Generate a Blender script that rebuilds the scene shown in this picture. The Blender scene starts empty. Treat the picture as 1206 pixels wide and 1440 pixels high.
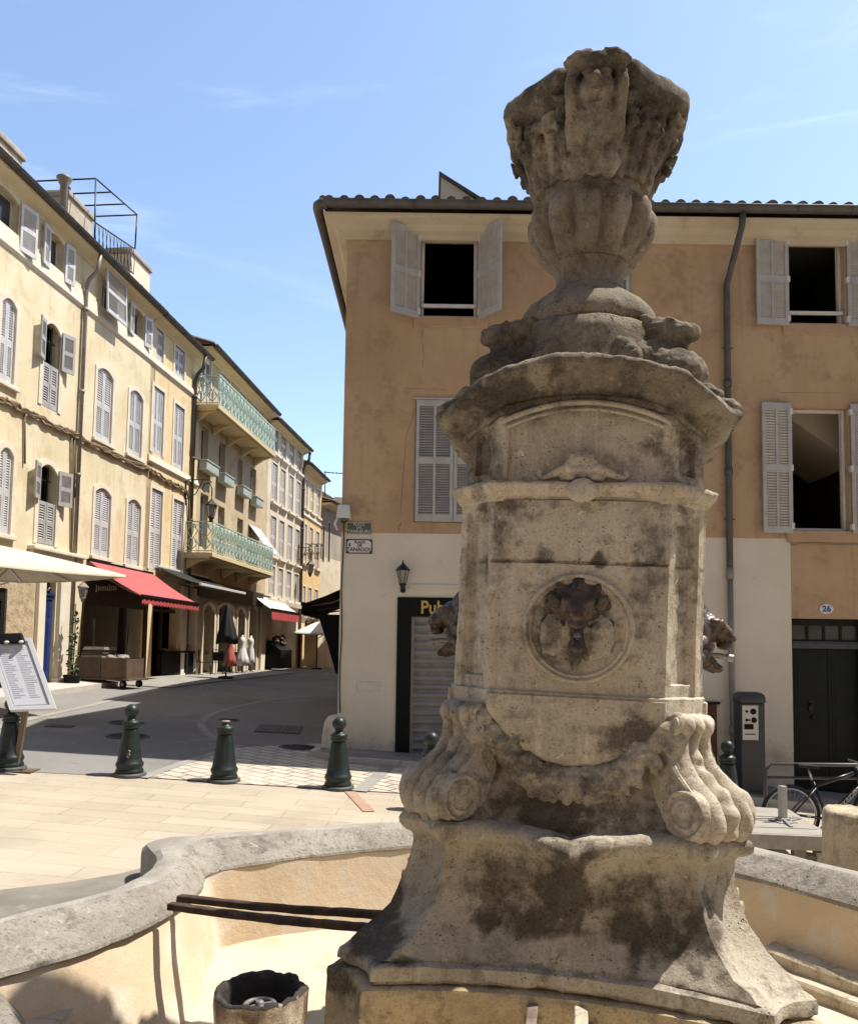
import bpy, bmesh, math, random
from mathutils import Vector as V, Matrix, noise
from math import sin, cos, tan, pi, radians as RAD, hypot, exp, atan2, sqrt
random.seed(7)
sc = bpy.context.scene
COL = sc.collection
# ---------------------------------------------------------------- camera
FPX, CX, CY, W0, H0 = 1150.0, 603.0, 831.0, 1206.0, 1440.0
EYE = V((0, 0, 1.9)); PIT, ROL = RAD(4.0), RAD(0.8)
R0, U0, F0 = V((1, 0, 0)), V((0, -sin(PIT), cos(PIT))), V((0, cos(PIT), sin(PIT)))
CR, CU = R0 * cos(ROL) + U0 * sin(ROL), U0 * cos(ROL) - R0 * sin(ROL)
cd = bpy.data.cameras.new("camera"); cam = bpy.data.objects.new("camera", cd); COL.objects.link(cam)
cam.matrix_world = Matrix(((CR.x, CU.x, -F0.x, EYE.x), (CR.y, CU.y, -F0.y, EYE.y), (CR.z, CU.z, -F0.z, EYE.z), (0, 0, 0, 1)))
cd.sensor_fit = 'VERTICAL'; cd.sensor_height = 24.0; cd.lens = FPX / H0 * 24.0
cd.shift_y = (CY - H0 / 2) / H0; cd.clip_start = 0.05; cd.clip_end = 2000
sc.camera = cam
def ray(px, py): return (F0 + CR * ((px - CX) / FPX) - CU * ((py - CY) / FPX))
def at_depth(px, py, y): r = ray(px, py); return EYE + r * (y / r.y)
def at_z(px, py, z): r = ray(px, py); return EYE + r * ((z - EYE.z) / r.z)
def ground_z(x, y):
    sx = -0.048 if x < 0 else -0.08
    x = max(-14.0, min(9.0, x)); k = 1.0 if y < 26 else max(0.0, 1 - (y - 26) / 30)
    yy = y if y < 20 else 20 + 6 * (1 - exp(-(y - 20) / 6.0))
    yy = max(yy, 4.0)
    return sx * x * (0.55 + 0.45 * k) + 0.028 * (yy - 10.65)
def at_ground(px, py, dz=0.0):
    r = ray(px, py); t = 5.0
    for _ in range(60):
        p = EYE + r * t; z = ground_z(p.x, p.y) + dz
        t2 = (z - EYE.z) / r.z
        t = t + 0.6 * (t2 - t)
    p = EYE + r * t; return V((p.x, p.y, ground_z(p.x, p.y)))
class Fac:
    """a vertical wall line: x along it, local +y into the building"""
    def __init__(s, a, b):
        s.a = V((a[0], a[1], 0)); d = V((b[0] - a[0], b[1] - a[1], 0)); s.L = d.length; s.d = d.normalized()
        s.n = V((s.d.y, -s.d.x, 0)); s.ang = atan2(s.d.y, s.d.x)
    def uv(s, px, py, out=0.0):
        r = ray(px, py); o = s.a + s.n * out
        t = (o - EYE).dot(s.n) / r.dot(s.n); p = EYE + r * t
        return (p - s.a).dot(s.d), p.z
    def pt(s, u, out=0.0, z=0.0): q = s.a + s.d * u + s.n * out; return V((q.x, q.y, z))
# ---------------------------------------------------------------- objects
def tag(o, label=None, cat=None, group=None, kind=None):
    if label: o['label'] = label
    if cat: o['category'] = cat
    if group: o['group'] = group
    if kind: o['kind'] = kind
    return o
def thing(name, label, cat, loc=(0, 0, 0), rot=(0, 0, 0), group=None):
    o = bpy.data.objects.new(name, None); COL.objects.link(o); o.location = loc; o.rotation_euler = rot
    o.empty_display_size = 0.2
    return tag(o, label, cat, group)
def copy_thing(root, label=None, loc=None, rot=None, group=None):
    def cp(o, par):
        c = o.copy(); COL.objects.link(c); c.parent = par
        for ch in [x for x in KIDS.get(o.name, [])]: cp(ch, c)
        return c
    c = cp(root, None)
    if label: c['label'] = label
    if group: c['group'] = group
    if loc is not None: c.location = loc
    if rot is not None: c.rotation_euler = rot
    return c
KIDS = {}
class MB:
    def __init__(s): s.v = []; s.f = []; s.m = []; s.s = []; s.M = Matrix(); s.mi = 0
    def add(s, vs, fs, smooth=False):
        o = len(s.v); M = s.M
        s.v += [tuple(M @ V(p)) for p in vs]
        for f in fs: s.f.append([i + o for i in f]); s.m.append(s.mi); s.s.append(smooth)
        return s
    def box(s, x0, x1, y0, y1, z0, z1):
        vs = [(x, y, z) for x in (x0, x1) for y in (y0, y1) for z in (z0, z1)]
        return s.add(vs, [(0, 1, 3, 2), (4, 6, 7, 5), (0, 4, 5, 1), (2, 3, 7, 6), (0, 2, 6, 4), (1, 5, 7, 3)])
    def bar(s, a, b, w, h, up=(0, 0, 1)):
        a, b = V(a), V(b); d = (b - a).normalized(); u = V(up)
        if abs(d.dot(u)) > .98: u = V((0, 1, 0))
        x = d.cross(u).normalized() * (w / 2); z = x.cross(d).normalized() * (h / 2)
        vs = [p + i * x + j * z for p in (a, b) for i in (-1, 1) for j in (-1, 1)]
        return s.add(vs, [(0, 1, 3, 2), (4, 6, 7, 5), (0, 4, 5, 1), (2, 3, 7, 6), (0, 2, 6, 4), (1, 5, 7, 3)])
    def loft(s, rings, closed=True, cap0=False, cap1=False, smooth=True):
        n = len(rings[0]); vs = [p for r in rings for p in r]; fs = []
        for i in range(len(rings) - 1):
            for j in range(n if closed else n - 1):
                k = (j + 1) % n; fs.append((i * n + j, i * n + k, (i + 1) * n + k, (i + 1) * n + j))
        s.add(vs, fs, smooth); o = len(s.v) - len(vs)
        for c, i in ((cap0, 0), (cap1, len(rings) - 1)):
            if c: s.f.append([o + i * n + j for j in range(n)]); s.m.append(s.mi); s.s.append(False)
        return s
    def lathe(s, prof, n=24, c=(0, 0, 0), smooth=True, caps=True):
        rings = [[(c[0] + r * cos(2 * pi * j / n), c[1] + r * sin(2 * pi * j / n), c[2] + z) for j in range(n)] for r, z in prof]
        return s.loft(rings, True, caps, caps, smooth)
    def tube(s, pts, r, n=8, caps=True, smooth=True):
        pts = [V(p) for p in pts]; rs = r if isinstance(r, (list, tuple)) else [r] * len(pts)
        rings = []; prev = None
        for i, p in enumerate(pts):
            d = (pts[min(i + 1, len(pts) - 1)] - pts[max(i - 1, 0)])
            if d.length < 1e-9: d = V((0, 0, 1))
            d.normalize()
            if prev is None:
                u = V((0, 0, 1)) if abs(d.z) < .9 else V((1, 0, 0)); x = d.cross(u).normalized()
            else: x = (prev - d * prev.dot(d)).normalized()
            prev = x; y = d.cross(x)
            rings.append([p + (x * cos(2 * pi * j / n) + y * sin(2 * pi * j / n)) * rs[i] for j in range(n)])
        return s.loft(rings, True, caps, caps, smooth)
    def ell(s, c, r, n=14, rot=None):
        r = (r, r, r) if not isinstance(r, (tuple, list)) else r; c = V(c); Rm = rot or Matrix.Identity(3)
        m = n // 2 + 1; vs = []; fs = []
        for i in range(m + 1):
            a = pi * i / m
            for j in range(n):
                b = 2 * pi * j / n; vs.append(c + Rm @ V((r[0] * sin(a) * cos(b), r[1] * sin(a) * sin(b), r[2] * cos(a))))
        for i in range(m):
            for j in range(n):
                k = (j + 1) % n
                q = [i * n + j, i * n + k, (i + 1) * n + k, (i + 1) * n + j]
                if i == 0: q = [i * n + j, (i + 1) * n + k, (i + 1) * n + j]
                elif i == m - 1: q = [i * n + j, i * n + k, (i + 1) * n + j]
                fs.append(q)
        return s.add(vs, fs, True)
    def prism(s, poly, d0, d1, ax='y', smooth=False):
        """2D polygon (a,b) swept along an axis: ax y -> (a,d,b), z -> (a,b,d), x -> (d,a,b)"""
        mk = {'y': lambda a, b, d: (a, d, b), 'z': lambda a, b, d: (a, b, d), 'x': lambda a, b, d: (d, a, b)}[ax]
        n = len(poly); vs = [mk(a, b, d0) for a, b in poly] + [mk(a, b, d1) for a, b in poly]
        fs = [tuple(range(n)), tuple(range(2 * n - 1, n - 1, -1))]
        s.add(vs, fs)
        s.add(vs, [(j, (j + 1) % n, n + (j + 1) % n, n + j) for j in range(n)], smooth)
        return s
    def build(s, name, mats, parent=None, loc=None, bevel=0.0, merge=True, tri=False, noz=None):
        me = bpy.data.meshes.new(name); me.from_pydata(s.v, [], s.f)
        if not isinstance(mats, (list, tuple)): mats = [mats]
        for m in mats: me.materials.append(m)
        me.polygons.foreach_set('material_index', s.m); me.polygons.foreach_set('use_smooth', s.s)
        bm = bmesh.new(); bm.from_mesh(me)
        if merge: bmesh.ops.remove_doubles(bm, verts=bm.verts, dist=1e-5)
        bmesh.ops.recalc_face_normals(bm, faces=bm.faces)
        if tri: bmesh.ops.triangulate(bm, faces=[f for f in bm.faces if len(f.verts) > 4])
        bm.to_mesh(me); bm.free()
        o = bpy.data.objects.new(name, me); COL.objects.link(o)
        if parent: o.parent = parent; KIDS.setdefault(parent.name, []).append(o)
        if loc is not None: o.location = loc
        if bevel: b = o.modifiers.new('bevel', 'BEVEL'); b.width = bevel; b.segments = 2; b.limit_method = 'ANGLE'; b.angle_limit = RAD(40)
        return o
def rough_up(me, amp, freq, seed=0.0, amp2=0.0, freq2=1.0, keep=None):
    """push vertices along their normals with noise: worn, uneven stone"""
    ns = [v.normal.copy() for v in me.vertices]
    for v, n in zip(me.vertices, ns):
        p = v.co + V((seed, seed * .7, seed * 1.3))
        d = amp * noise.fractal(p * freq, 1.0, 2.0, 3)
        if amp2: d += amp2 * noise.noise(p * freq2)
        v.co += n * d
    me.update()
def sculpt(mb, name, mat, parent, voxel=.012, smooth=4, amp=0.0, freq=20, amp2=0, freq2=6, seed=0.0, loc=None):
    """melt overlapping shapes into one continuous surface"""
    o = mb.build(name, mat, parent, loc=loc, merge=False)
    m = o.modifiers.new('r', 'REMESH'); m.mode = 'VOXEL'; m.voxel_size = voxel; m.use_smooth_shade = True
    if smooth: q = o.modifiers.new('s', 'SMOOTH'); q.iterations = smooth; q.factor = .5
    dg = bpy.context.evaluated_depsgraph_get()
    me = bpy.data.meshes.new_from_object(o.evaluated_get(dg))
    old = o.data; o.modifiers.clear(); o.data = me; bpy.data.meshes.remove(old); me.name = name
    if not me.materials: me.materials.append(mat)
    if amp: rough_up(me, amp, freq, seed, amp2, freq2)
    me.polygons.foreach_set('use_smooth', [True] * len(me.polygons))
    return o
def text(body, name, mat, parent, size, M, ext=.003, align='CENTER', shear=0.0, sx=1.0, bold=0.0):
    cu = bpy.data.curves.new(name, 'FONT'); cu.body = body; cu.size = size; cu.extrude = ext; cu.align_x = align; cu.align_y = 'CENTER'
    cu.shear = shear; cu.resolution_u = 4; cu.offset = bold
    t = bpy.data.objects.new(name, cu); COL.objects.link(t)
    me = bpy.data.meshes.new_from_object(t.evaluated_get(bpy.context.evaluated_depsgraph_get()))
    COL.objects.unlink(t); bpy.data.objects.remove(t)
    me.transform(M @ Matrix.Rotation(pi / 2, 4, 'X') @ Matrix.Diagonal((sx, 1, 1, 1)))
    me.materials.clear(); me.materials.append(mat)
    o = bpy.data.objects.new(name, me); COL.objects.link(o)
    if parent: o.parent = parent; KIDS.setdefault(parent.name, []).append(o)
    return o
def T(x, y, z): return Matrix.Translation((x, y, z))
def RZ(a): return Matrix.Rotation(a, 4, 'Z')
def RX(a): return Matrix.Rotation(a, 4, 'X')
def RY(a): return Matrix.Rotation(a, 4, 'Y')
def cat_rom(pts, n=4, closed=False):
    P = [V(p) for p in pts]; out = []; N = len(P)
    for i in range(N if closed else N - 1):
        g = (lambda k: P[k % N]) if closed else (lambda k: P[max(0, min(N - 1, k))])
        a, b, c, d = g(i - 1), g(i), g(i + 1), g(i + 2)
        for j in range(n):
            t = j / n
            out.append(.5 * ((2 * b) + (c - a) * t + (2 * a - 5 * b + 4 * c - d) * t * t + (3 * b - a - 3 * c + d) * t ** 3))
    if not closed: out.append(P[-1].copy())
    return out
def sm(a, b, x):
    t = max(0, min(1, (x - a) / (b - a))); return t * t * (3 - 2 * t)
# ---------------------------------------------------------------- materials
class NT:
    def __init__(s, name):
        s.mat = bpy.data.materials.new(name); s.mat.use_nodes = True; s.t = s.mat.node_tree
        s.b = s.t.nodes['Principled BSDF']; s.pos = s.n('ShaderNodeNewGeometry').outputs['Position']
    def n(s, typ, **k):
        q = s.t.nodes.new(typ)
        for a, b in k.items(): setattr(q, a, b)
        return q
    def l(s, a, b): s.t.links.new(a, b)
    def set(s, sock, v):
        if hasattr(v, 'default_value') and hasattr(v, 'node'): s.l(v, sock)
        else: sock.default_value = (*v, 1) if isinstance(v, (tuple, list)) and len(v) == 3 and sock.type == 'RGBA' else v
    def scaled(s, v, sc3):
        m = s.n('ShaderNodeMapping'); m.inputs['Scale'].default_value = sc3; s.l(v, m.inputs['Vector']); return m.outputs[0]
    def noise(s, scale, detail=4, rough=.55, vec=None, dist=0.0):
        q = s.n('ShaderNodeTexNoise'); q.inputs['Scale'].default_value = scale; q.inputs['Detail'].default_value = detail
        q.inputs['Roughness'].default_value = rough; q.inputs['Distortion'].default_value = dist; s.l(vec or s.pos, q.inputs['Vector']); return q.outputs['Fac']
    def ramp(s, v, a, b, lo=0.0, hi=1.0):
        q = s.n('ShaderNodeMapRange'); q.interpolation_type = 'SMOOTHSTEP'; s.set(q.inputs[0], v)
        for i, x in zip((1, 2, 3, 4), (a, b, lo, hi)): s.set(q.inputs[i], x)
        return q.outputs[0]
    def mix(s, f, a, b, mode='MIX'):
        q = s.n('ShaderNodeMix', data_type='RGBA', blend_type=mode); s.set(q.inputs[0], f); s.set(q.inputs[6], a); s.set(q.inputs[7], b); return q.outputs[2]
    def math(s, op, a, b=0.0):
        q = s.n('ShaderNodeMath', operation=op); s.set(q.inputs[0], a); s.set(q.inputs[1], b); return q.outputs[0]
    def out(s, col, rough=.85, bump=None, bs=.3, bd=.02, metal=0.0, spec=.3):
        s.set(s.b.inputs['Base Color'], col); s.set(s.b.inputs['Roughness'], rough); s.b.inputs['Metallic'].default_value = metal
        s.b.inputs['Specular IOR Level'].default_value = spec
        if bump is not None:
            q = s.n('ShaderNodeBump'); q.inputs['Strength'].default_value = bs; q.inputs['Distance'].default_value = bd
            s.l(bump, q.inputs['Height']); s.l(q.outputs[0], s.b.inputs['Normal'])
        return s.mat
def plaster(name, c1, c2, c3=None, scale=.8, patch=(.55, .7), bs=.35, bd=.01, fine=45, streak=0.0, rough=.9, dark=.12):
    """rendered wall or weathered surface: broad mottling, patches of c3, fine grain"""
    t = NT(name); col = t.mix(t.ramp(t.noise(scale, 5), .35, .65), c1, c2)
    if c3: col = t.mix(t.math('MULTIPLY', t.ramp(t.noise(scale * 1.7, 6, .65), *patch), .8), col, c3)
    g = t.noise(fine, 3, .7)
    col = t.mix(t.ramp(g, .35, .75, 0, dark), col, tuple(x * .45 for x in c1))
    if streak:
        sv = t.noise(1.0, 4, .6, t.scaled(t.pos, (7, 7, .5)))
        col = t.mix(t.ramp(sv, .55, .8, 0, streak), col, tuple(x * .5 for x in c1))
    h = t.math('ADD', t.math('MULTIPLY', g, .5), t.noise(fine * .2, 4))
    return t.out(col, rough, h, bs, bd, 0, .25)
def paint(name, c, rough=.5, var=.15, metal=0.0, scale=6, bs=.1, spec=.4, each=0.0):
    t = NT(name); col = t.mix(t.ramp(t.noise(scale, 5, .6), .35, .7, 0, 1), c, tuple(x * (1 - var) for x in c))
    if each: col = t.mix(t.math('MULTIPLY', t.n('ShaderNodeObjectInfo').outputs['Random'], each), col, (c[0] * .62, c[1] * .63, c[2] * .6)); col = t.mix(t.ramp(t.noise(1.0, 6, .7, t.scaled(t.pos, (9, 9, 2))), .56, .7, 0, .45), col, tuple(x * .66 for x in c))
    col = t.mix(t.ramp(t.noise(scale * 9, 3), .62, .72, 0, var), col, tuple(x * .5 for x in c))
    return t.out(col, rough, t.noise(scale * 12, 3), bs, .004, metal, spec)
def stone(name, c1, c2, c3, cdark, grain=1.0, bs=.7, bd=.014, rough=.93, grime=.55, streak=.4):
    """old limestone: mottled, pitted, lime streaked; 'stain' attribute brings the dark crust drawn on each part"""
    t = NT(name); at = t.n('ShaderNodeAttribute'); at.attribute_name = 'stain'; st = at.outputs['Fac']
    sc_ = lambda c, k: tuple(min(1, x * k) for x in c)
    big = t.noise(2.6, 7, .6); mid = t.noise(11, 8, .68); fine = t.noise(75 * grain, 5, .75); vf = t.noise(230 * grain, 2, .6)
    col = t.mix(t.ramp(big, .36, .64), c1, c2)
    col = t.mix(t.ramp(mid, .50, .66, 0, .8), col, c3)
    sv = t.noise(1.0, 6, .65, t.scaled(t.pos, (22, 22, 1.6))); col = t.mix(t.ramp(sv, .54, .72, 0, streak), col, sc_(c2, 1.35))
    sd = t.noise(1.0, 6, .65, t.scaled(t.pos, (17, 17, 1.1))); col = t.mix(t.ramp(sd, .56, .74, 0, streak), col, sc_(c3, .6))
    gr = t.noise(5.5, 9, .72, None, .4); col = t.mix(t.ramp(gr, .53, .68, 0, grime), col, tuple(.35 * x + .65 * y for x, y in zip(c3, cdark)))
    lich = t.noise(16, 6, .6, None, .6); col = t.mix(t.ramp(lich, .64, .70, 0, .55), col, sc_(c2, 1.5))
    col = t.mix(t.ramp(fine, .50, .68, 0, .5), col, sc_(c3, .45))
    col = t.mix(t.ramp(vf, .56, .7, 0, .35), col, sc_(c2, 1.45))
    e = t.math('ADD', t.math('SUBTRACT', t.math('ADD', t.math('MULTIPLY', t.noise(9, 9, .75), 1.3), t.math('MULTIPLY', mid, .6)), .95), st)
    cd_ = t.mix(t.ramp(mid, .4, .62), cdark, tuple(2.3 * x for x in cdark)); cd_ = t.mix(t.ramp(fine, .45, .65), cd_, sc_(cdark, .7))
    col = t.mix(t.ramp(e, .12, .72, 0, .88), col, cd_)
    vo = t.n('ShaderNodeTexVoronoi'); vo.inputs['Scale'].default_value = 42 * grain; t.l(t.pos, vo.inputs['Vector'])
    pit = t.ramp(vo.outputs['Distance'], .04, .26); pm = t.math('MULTIPLY', t.math('SUBTRACT', 1.0, pit), t.ramp(t.noise(8, 3), .5, .62))
    col = t.mix(t.math('MULTIPLY', pm, .75), col, cdark)
    h = t.math('ADD', t.math('ADD', t.math('MULTIPLY', fine, .7), t.math('MULTIPLY', mid, 1.5)), t.math('MULTIPLY', pm, -.8))
    return t.out(col, rough, h, bs, bd, 0, .2)
def plain(name, c, rough=.5, metal=0.0, spec=.4):
    t = NT(name); return t.out(t.mix(t.ramp(t.noise(20, 4), .3, .7), c, tuple(x * .82 for x in c)), rough, None, 0, 0, metal, spec)
def glass(name, c=(.03, .035, .04)):
    t = NT(name); return t.out(t.mix(t.ramp(t.noise(1.3, 2), .4, .6), c, tuple(x * 1.8 for x in c)), .06, None, 0, 0, 0, .6)
# ---------------------------------------------------------------- light
SUN = V((.525, .095, 1.0)).normalized()
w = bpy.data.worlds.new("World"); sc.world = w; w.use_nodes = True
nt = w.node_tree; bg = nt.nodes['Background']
sky = nt.nodes.new('ShaderNodeTexSky'); sky.sky_type = 'NISHITA'; sky.sun_disc = False
sky.sun_elevation = math.asin(SUN.z); sky.sun_rotation = atan2(SUN.x, SUN.y)
sky.altitude = 200; sky.air_density = 1.0; sky.dust_density = 1.0; sky.ozone_density = 1.0
# thin cirrus in the sky itself
tcn = nt.nodes.new('ShaderNodeTexCoord'); mp = nt.nodes.new('ShaderNodeMapping'); mp.inputs['Scale'].default_value = (1.2, 2.0, 7.0); mp.inputs['Rotation'].default_value = (0, .22, .1)
nz = nt.nodes.new('ShaderNodeTexNoise'); nz.inputs['Scale'].default_value = 1.9; nz.inputs['Detail'].default_value = 7; nz.inputs['Roughness'].default_value = .62; nz.inputs['Distortion'].default_value = .7
mr = nt.nodes.new('ShaderNodeMapRange'); mr.interpolation_type = 'SMOOTHSTEP'
for i, x in zip((1, 2, 3, 4), (.52, .86, 0, .2)): mr.inputs[i].default_value = x
mx = nt.nodes.new('ShaderNodeMix'); mx.data_type = 'RGBA'; mx.inputs[7].default_value = (6.8, 7.2, 7.6, 1)
L = nt.links.new
L(tcn.outputs['Generated'], mp.inputs[0]); L(mp.outputs[0], nz.inputs['Vector']); L(nz.outputs['Fac'], mr.inputs[0]); L(mr.outputs[0], mx.inputs[0])
# sky scaled brighter ahead, dimmer behind the camera so it fills shaded fronts less
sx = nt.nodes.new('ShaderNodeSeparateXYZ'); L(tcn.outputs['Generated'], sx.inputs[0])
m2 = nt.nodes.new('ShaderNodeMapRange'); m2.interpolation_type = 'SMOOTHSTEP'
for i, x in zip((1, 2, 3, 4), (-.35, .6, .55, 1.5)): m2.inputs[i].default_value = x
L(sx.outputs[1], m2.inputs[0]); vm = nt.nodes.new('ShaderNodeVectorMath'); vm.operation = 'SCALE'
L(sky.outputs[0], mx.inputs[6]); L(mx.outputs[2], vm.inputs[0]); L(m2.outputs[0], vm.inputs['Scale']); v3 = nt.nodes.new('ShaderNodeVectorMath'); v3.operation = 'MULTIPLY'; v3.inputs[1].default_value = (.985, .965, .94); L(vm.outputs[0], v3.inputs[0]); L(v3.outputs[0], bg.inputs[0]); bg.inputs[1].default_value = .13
sl = bpy.data.lights.new("sun", 'SUN'); sl.energy = 4.95; sl.angle = RAD(.55); sl.color = (1, .95, .86)
so = bpy.data.objects.new("sun", sl); COL.objects.link(so); so.rotation_euler = SUN.to_track_quat('Z', 'Y').to_euler()
sc.view_settings.view_transform = 'Standard'; sc.view_settings.look = 'None'; sc.view_settings.exposure = .6; sc.view_settings.gamma = 1
sc.view_settings.use_curve_mapping = False
sc.cycles.max_bounces = 8; sc.cycles.diffuse_bounces = 5
# ---------------------------------------------------------------- materials used all over
M_ASPH = None
def asphalt():
    t = NT('asphalt'); col = t.mix(t.ramp(t.noise(.35, 5), .35, .65), (.165, .156, .145), (.21, .2, .187))
    col = t.mix(t.ramp(t.noise(.9, 7, .72, None, .5), .52, .66, 0, .6), col, (.27, .255, .23))
    col = t.mix(t.ramp(t.noise(2.1, 7, .75), .6, .68, 0, .45), col, (.09, .085, .08)); g = t.noise(140, 2, .7); col = t.mix(t.ramp(g, .5, .7, 0, .5), col, (.3, .29, .27)); 
    return t.out(col, .9, g, .4, .006, 0, .25)
def slabs(name, sc3, rotz, c1, c2, cm, ratio=(.9, .42), mortar=.012, off=.5, bs=.4, worn=.35):
    t = NT(name); mp = t.n('ShaderNodeMapping'); mp.inputs['Rotation'].default_value = (0, 0, rotz); mp.inputs['Scale'].default_value = (sc3, sc3, sc3)
    wb = t.n('ShaderNodeTexNoise'); wb.inputs['Scale'].default_value = 2.0; t.l(t.pos, wb.inputs['Vector'])
    va = t.n('ShaderNodeVectorMath', operation='MULTIPLY_ADD'); va.inputs[1].default_value = (.05, .05, 0); t.l(wb.outputs['Color'], va.inputs[0]); t.l(t.pos, va.inputs[2])
    t.l(va.outputs[0], mp.inputs['Vector'])
    b = t.n('ShaderNodeTexBrick'); b.offset = off; b.inputs['Color1'].default_value = (*c1, 1); b.inputs['Color2'].default_value = (*c2, 1); b.inputs['Mortar'].default_value = (*cm, 1)
    b.inputs['Scale'].default_value = 1.0; b.inputs['Mortar Size'].default_value = mortar; b.inputs['Mortar Smooth'].default_value = .3
    b.inputs['Brick Width'].default_value = ratio[0]; b.inputs['Row Height'].default_value = ratio[1]; b.inputs['Bias'].default_value = 0
    t.l(mp.outputs[0], b.inputs['Vector'])
    col = t.mix(t.ramp(t.noise(1.1, 6, .65), .45, .7, 0, worn), b.outputs['Color'], tuple(x * .62 for x in c1))
    col = t.mix(t.ramp(t.noise(5, 7, .75), .57, .68, 0, .5), col, tuple(x * .5 for x in c2)); col = t.mix(t.ramp(t.noise(33, 3, .7), .66, .71, 0, .5), col, tuple(x * .35 for x in c2))
    col = t.mix(t.ramp(t.noise(.5, 3), .4, .65, 0, .4), col, tuple(min(1, x * 1.15) for x in c2))
    h = t.math('ADD', t.math('MULTIPLY', b.outputs['Fac'], -1.0), t.math('MULTIPLY', t.noise(60, 4, .7), .5))
    return t.out(col, .85, h, bs, .008, 0, .3)
M_ASPH = asphalt()
M_PAVE = slabs('pale_paving', 1.0, RAD(4), (.36, .30, .225), (.415, .35, .265), (.22, .175, .125), (1.1, .31), .005, worn=.35)
M_SETT = slabs('stone_setts', 1.0, RAD(33), (.42, .36, .29), (.53, .46, .37), (.17, .145, .12), (.36, .21), .02, bs=.9)
M_KERB = plaster('kerb_stone', (.42, .385, .34), (.5, .46, .4), (.3, .27, .23), 2.0, bs=.5, fine=60)
M_PAVT = plaster('pavement_asphalt', (.17, .16, .15), (.22, .21, .195), (.28, .26, .24), 1.2, fine=110)
M_IRON = paint('cast_iron_cover', (.105, .098, .09), .8, .4, .1, 10)
M_PALE = plaster('channel_stone', (.25, .235, .21), (.31, .29, .26), (.19, .18, .16), 2.5, fine=70)
M_REDP = plaster('red_paving_strip', (.34, .19, .14), (.38, .25, .18), (.4, .30, .22), 3)
def patch(name, poly, mat, dz, kind='structure', step=.8, thick=0.0):
    """a sheet draped over the sloping ground"""
    bm = bmesh.new(); vs = [bm.verts.new((p[0], p[1], 0)) for p in poly]; bm.faces.new(vs)
    bmesh.ops.triangulate(bm, faces=bm.faces)
    for ax in (0, 1):
        lo = min(p[ax] for p in poly); hi = max(p[ax] for p in poly); cuts = []
        q = math.ceil(lo / step) * step
        while q < hi: cuts.append(q); q += step if q < 30 else step * 4
        if lo < 0 < hi and ax == 0: cuts.append(0.0)
        for q in cuts:
            co = (q, 0, 0) if ax == 0 else (0, q, 0); no = (1, 0, 0) if ax == 0 else (0, 1, 0)
            bmesh.ops.bisect_plane(bm, geom=bm.verts[:] + bm.edges[:] + bm.faces[:], plane_co=co, plane_no=no, dist=1e-5)
    if thick:
        r = bmesh.ops.extrude_face_region(bm, geom=bm.faces[:]); top = {v for v in r['geom'] if isinstance(v, bmesh.types.BMVert)}
    for v in bm.verts: v.co.z = ground_z(v.co.x, v.co.y) + dz
    if thick:
        for v in bm.verts:
            if v not in top: v.co.z -= thick
    bmesh.ops.recalc_face_normals(bm, faces=bm.faces)
    if not thick and sum(f.normal.z for f in bm.faces) < 0: bmesh.ops.reverse_faces(bm, faces=bm.faces)
    me = bpy.data.meshes.new(name); bm.to_mesh(me); bm.free(); me.materials.append(mat)
    o = bpy.data.objects.new(name, me); COL.objects.link(o)
    if kind: o['kind'] = kind
    return o
def strip(pts, w):
    pts = [V((p[0], p[1], 0)) for p in pts]; a = []; b = []
    for i, p in enumerate(pts):
        d = (pts[min(i + 1, len(pts) - 1)] - pts[max(i - 1, 0)]).normalized(); n = V((-d.y, d.x, 0)) * w / 2
        a.append(p + n); b.append(p - n)
    return a + b[::-1]
def strip_patch(name, pts, w, mat, dz, kind='structure'):
    mb = MB(); pts = cat_rom([(p[0], p[1], 0) for p in pts], 6); r = []
    for i, p in enumerate(pts):
        d = (pts[min(i + 1, len(pts) - 1)] - pts[max(i - 1, 0)]).normalized(); n = V((-d.y, d.x, 0)) * w / 2
        r.append([V((q.x, q.y, ground_z(q.x, q.y) + dz)) for q in (p + n, p - n)])
    mb.loft(r, False, smooth=False); o = mb.build(name, mat)
    for p in o.data.polygons:
        if p.normal.z < 0: p.flip()
    if kind: o['kind'] = kind
    return o
G = lambda px, py: at_ground(px, py)
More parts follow.
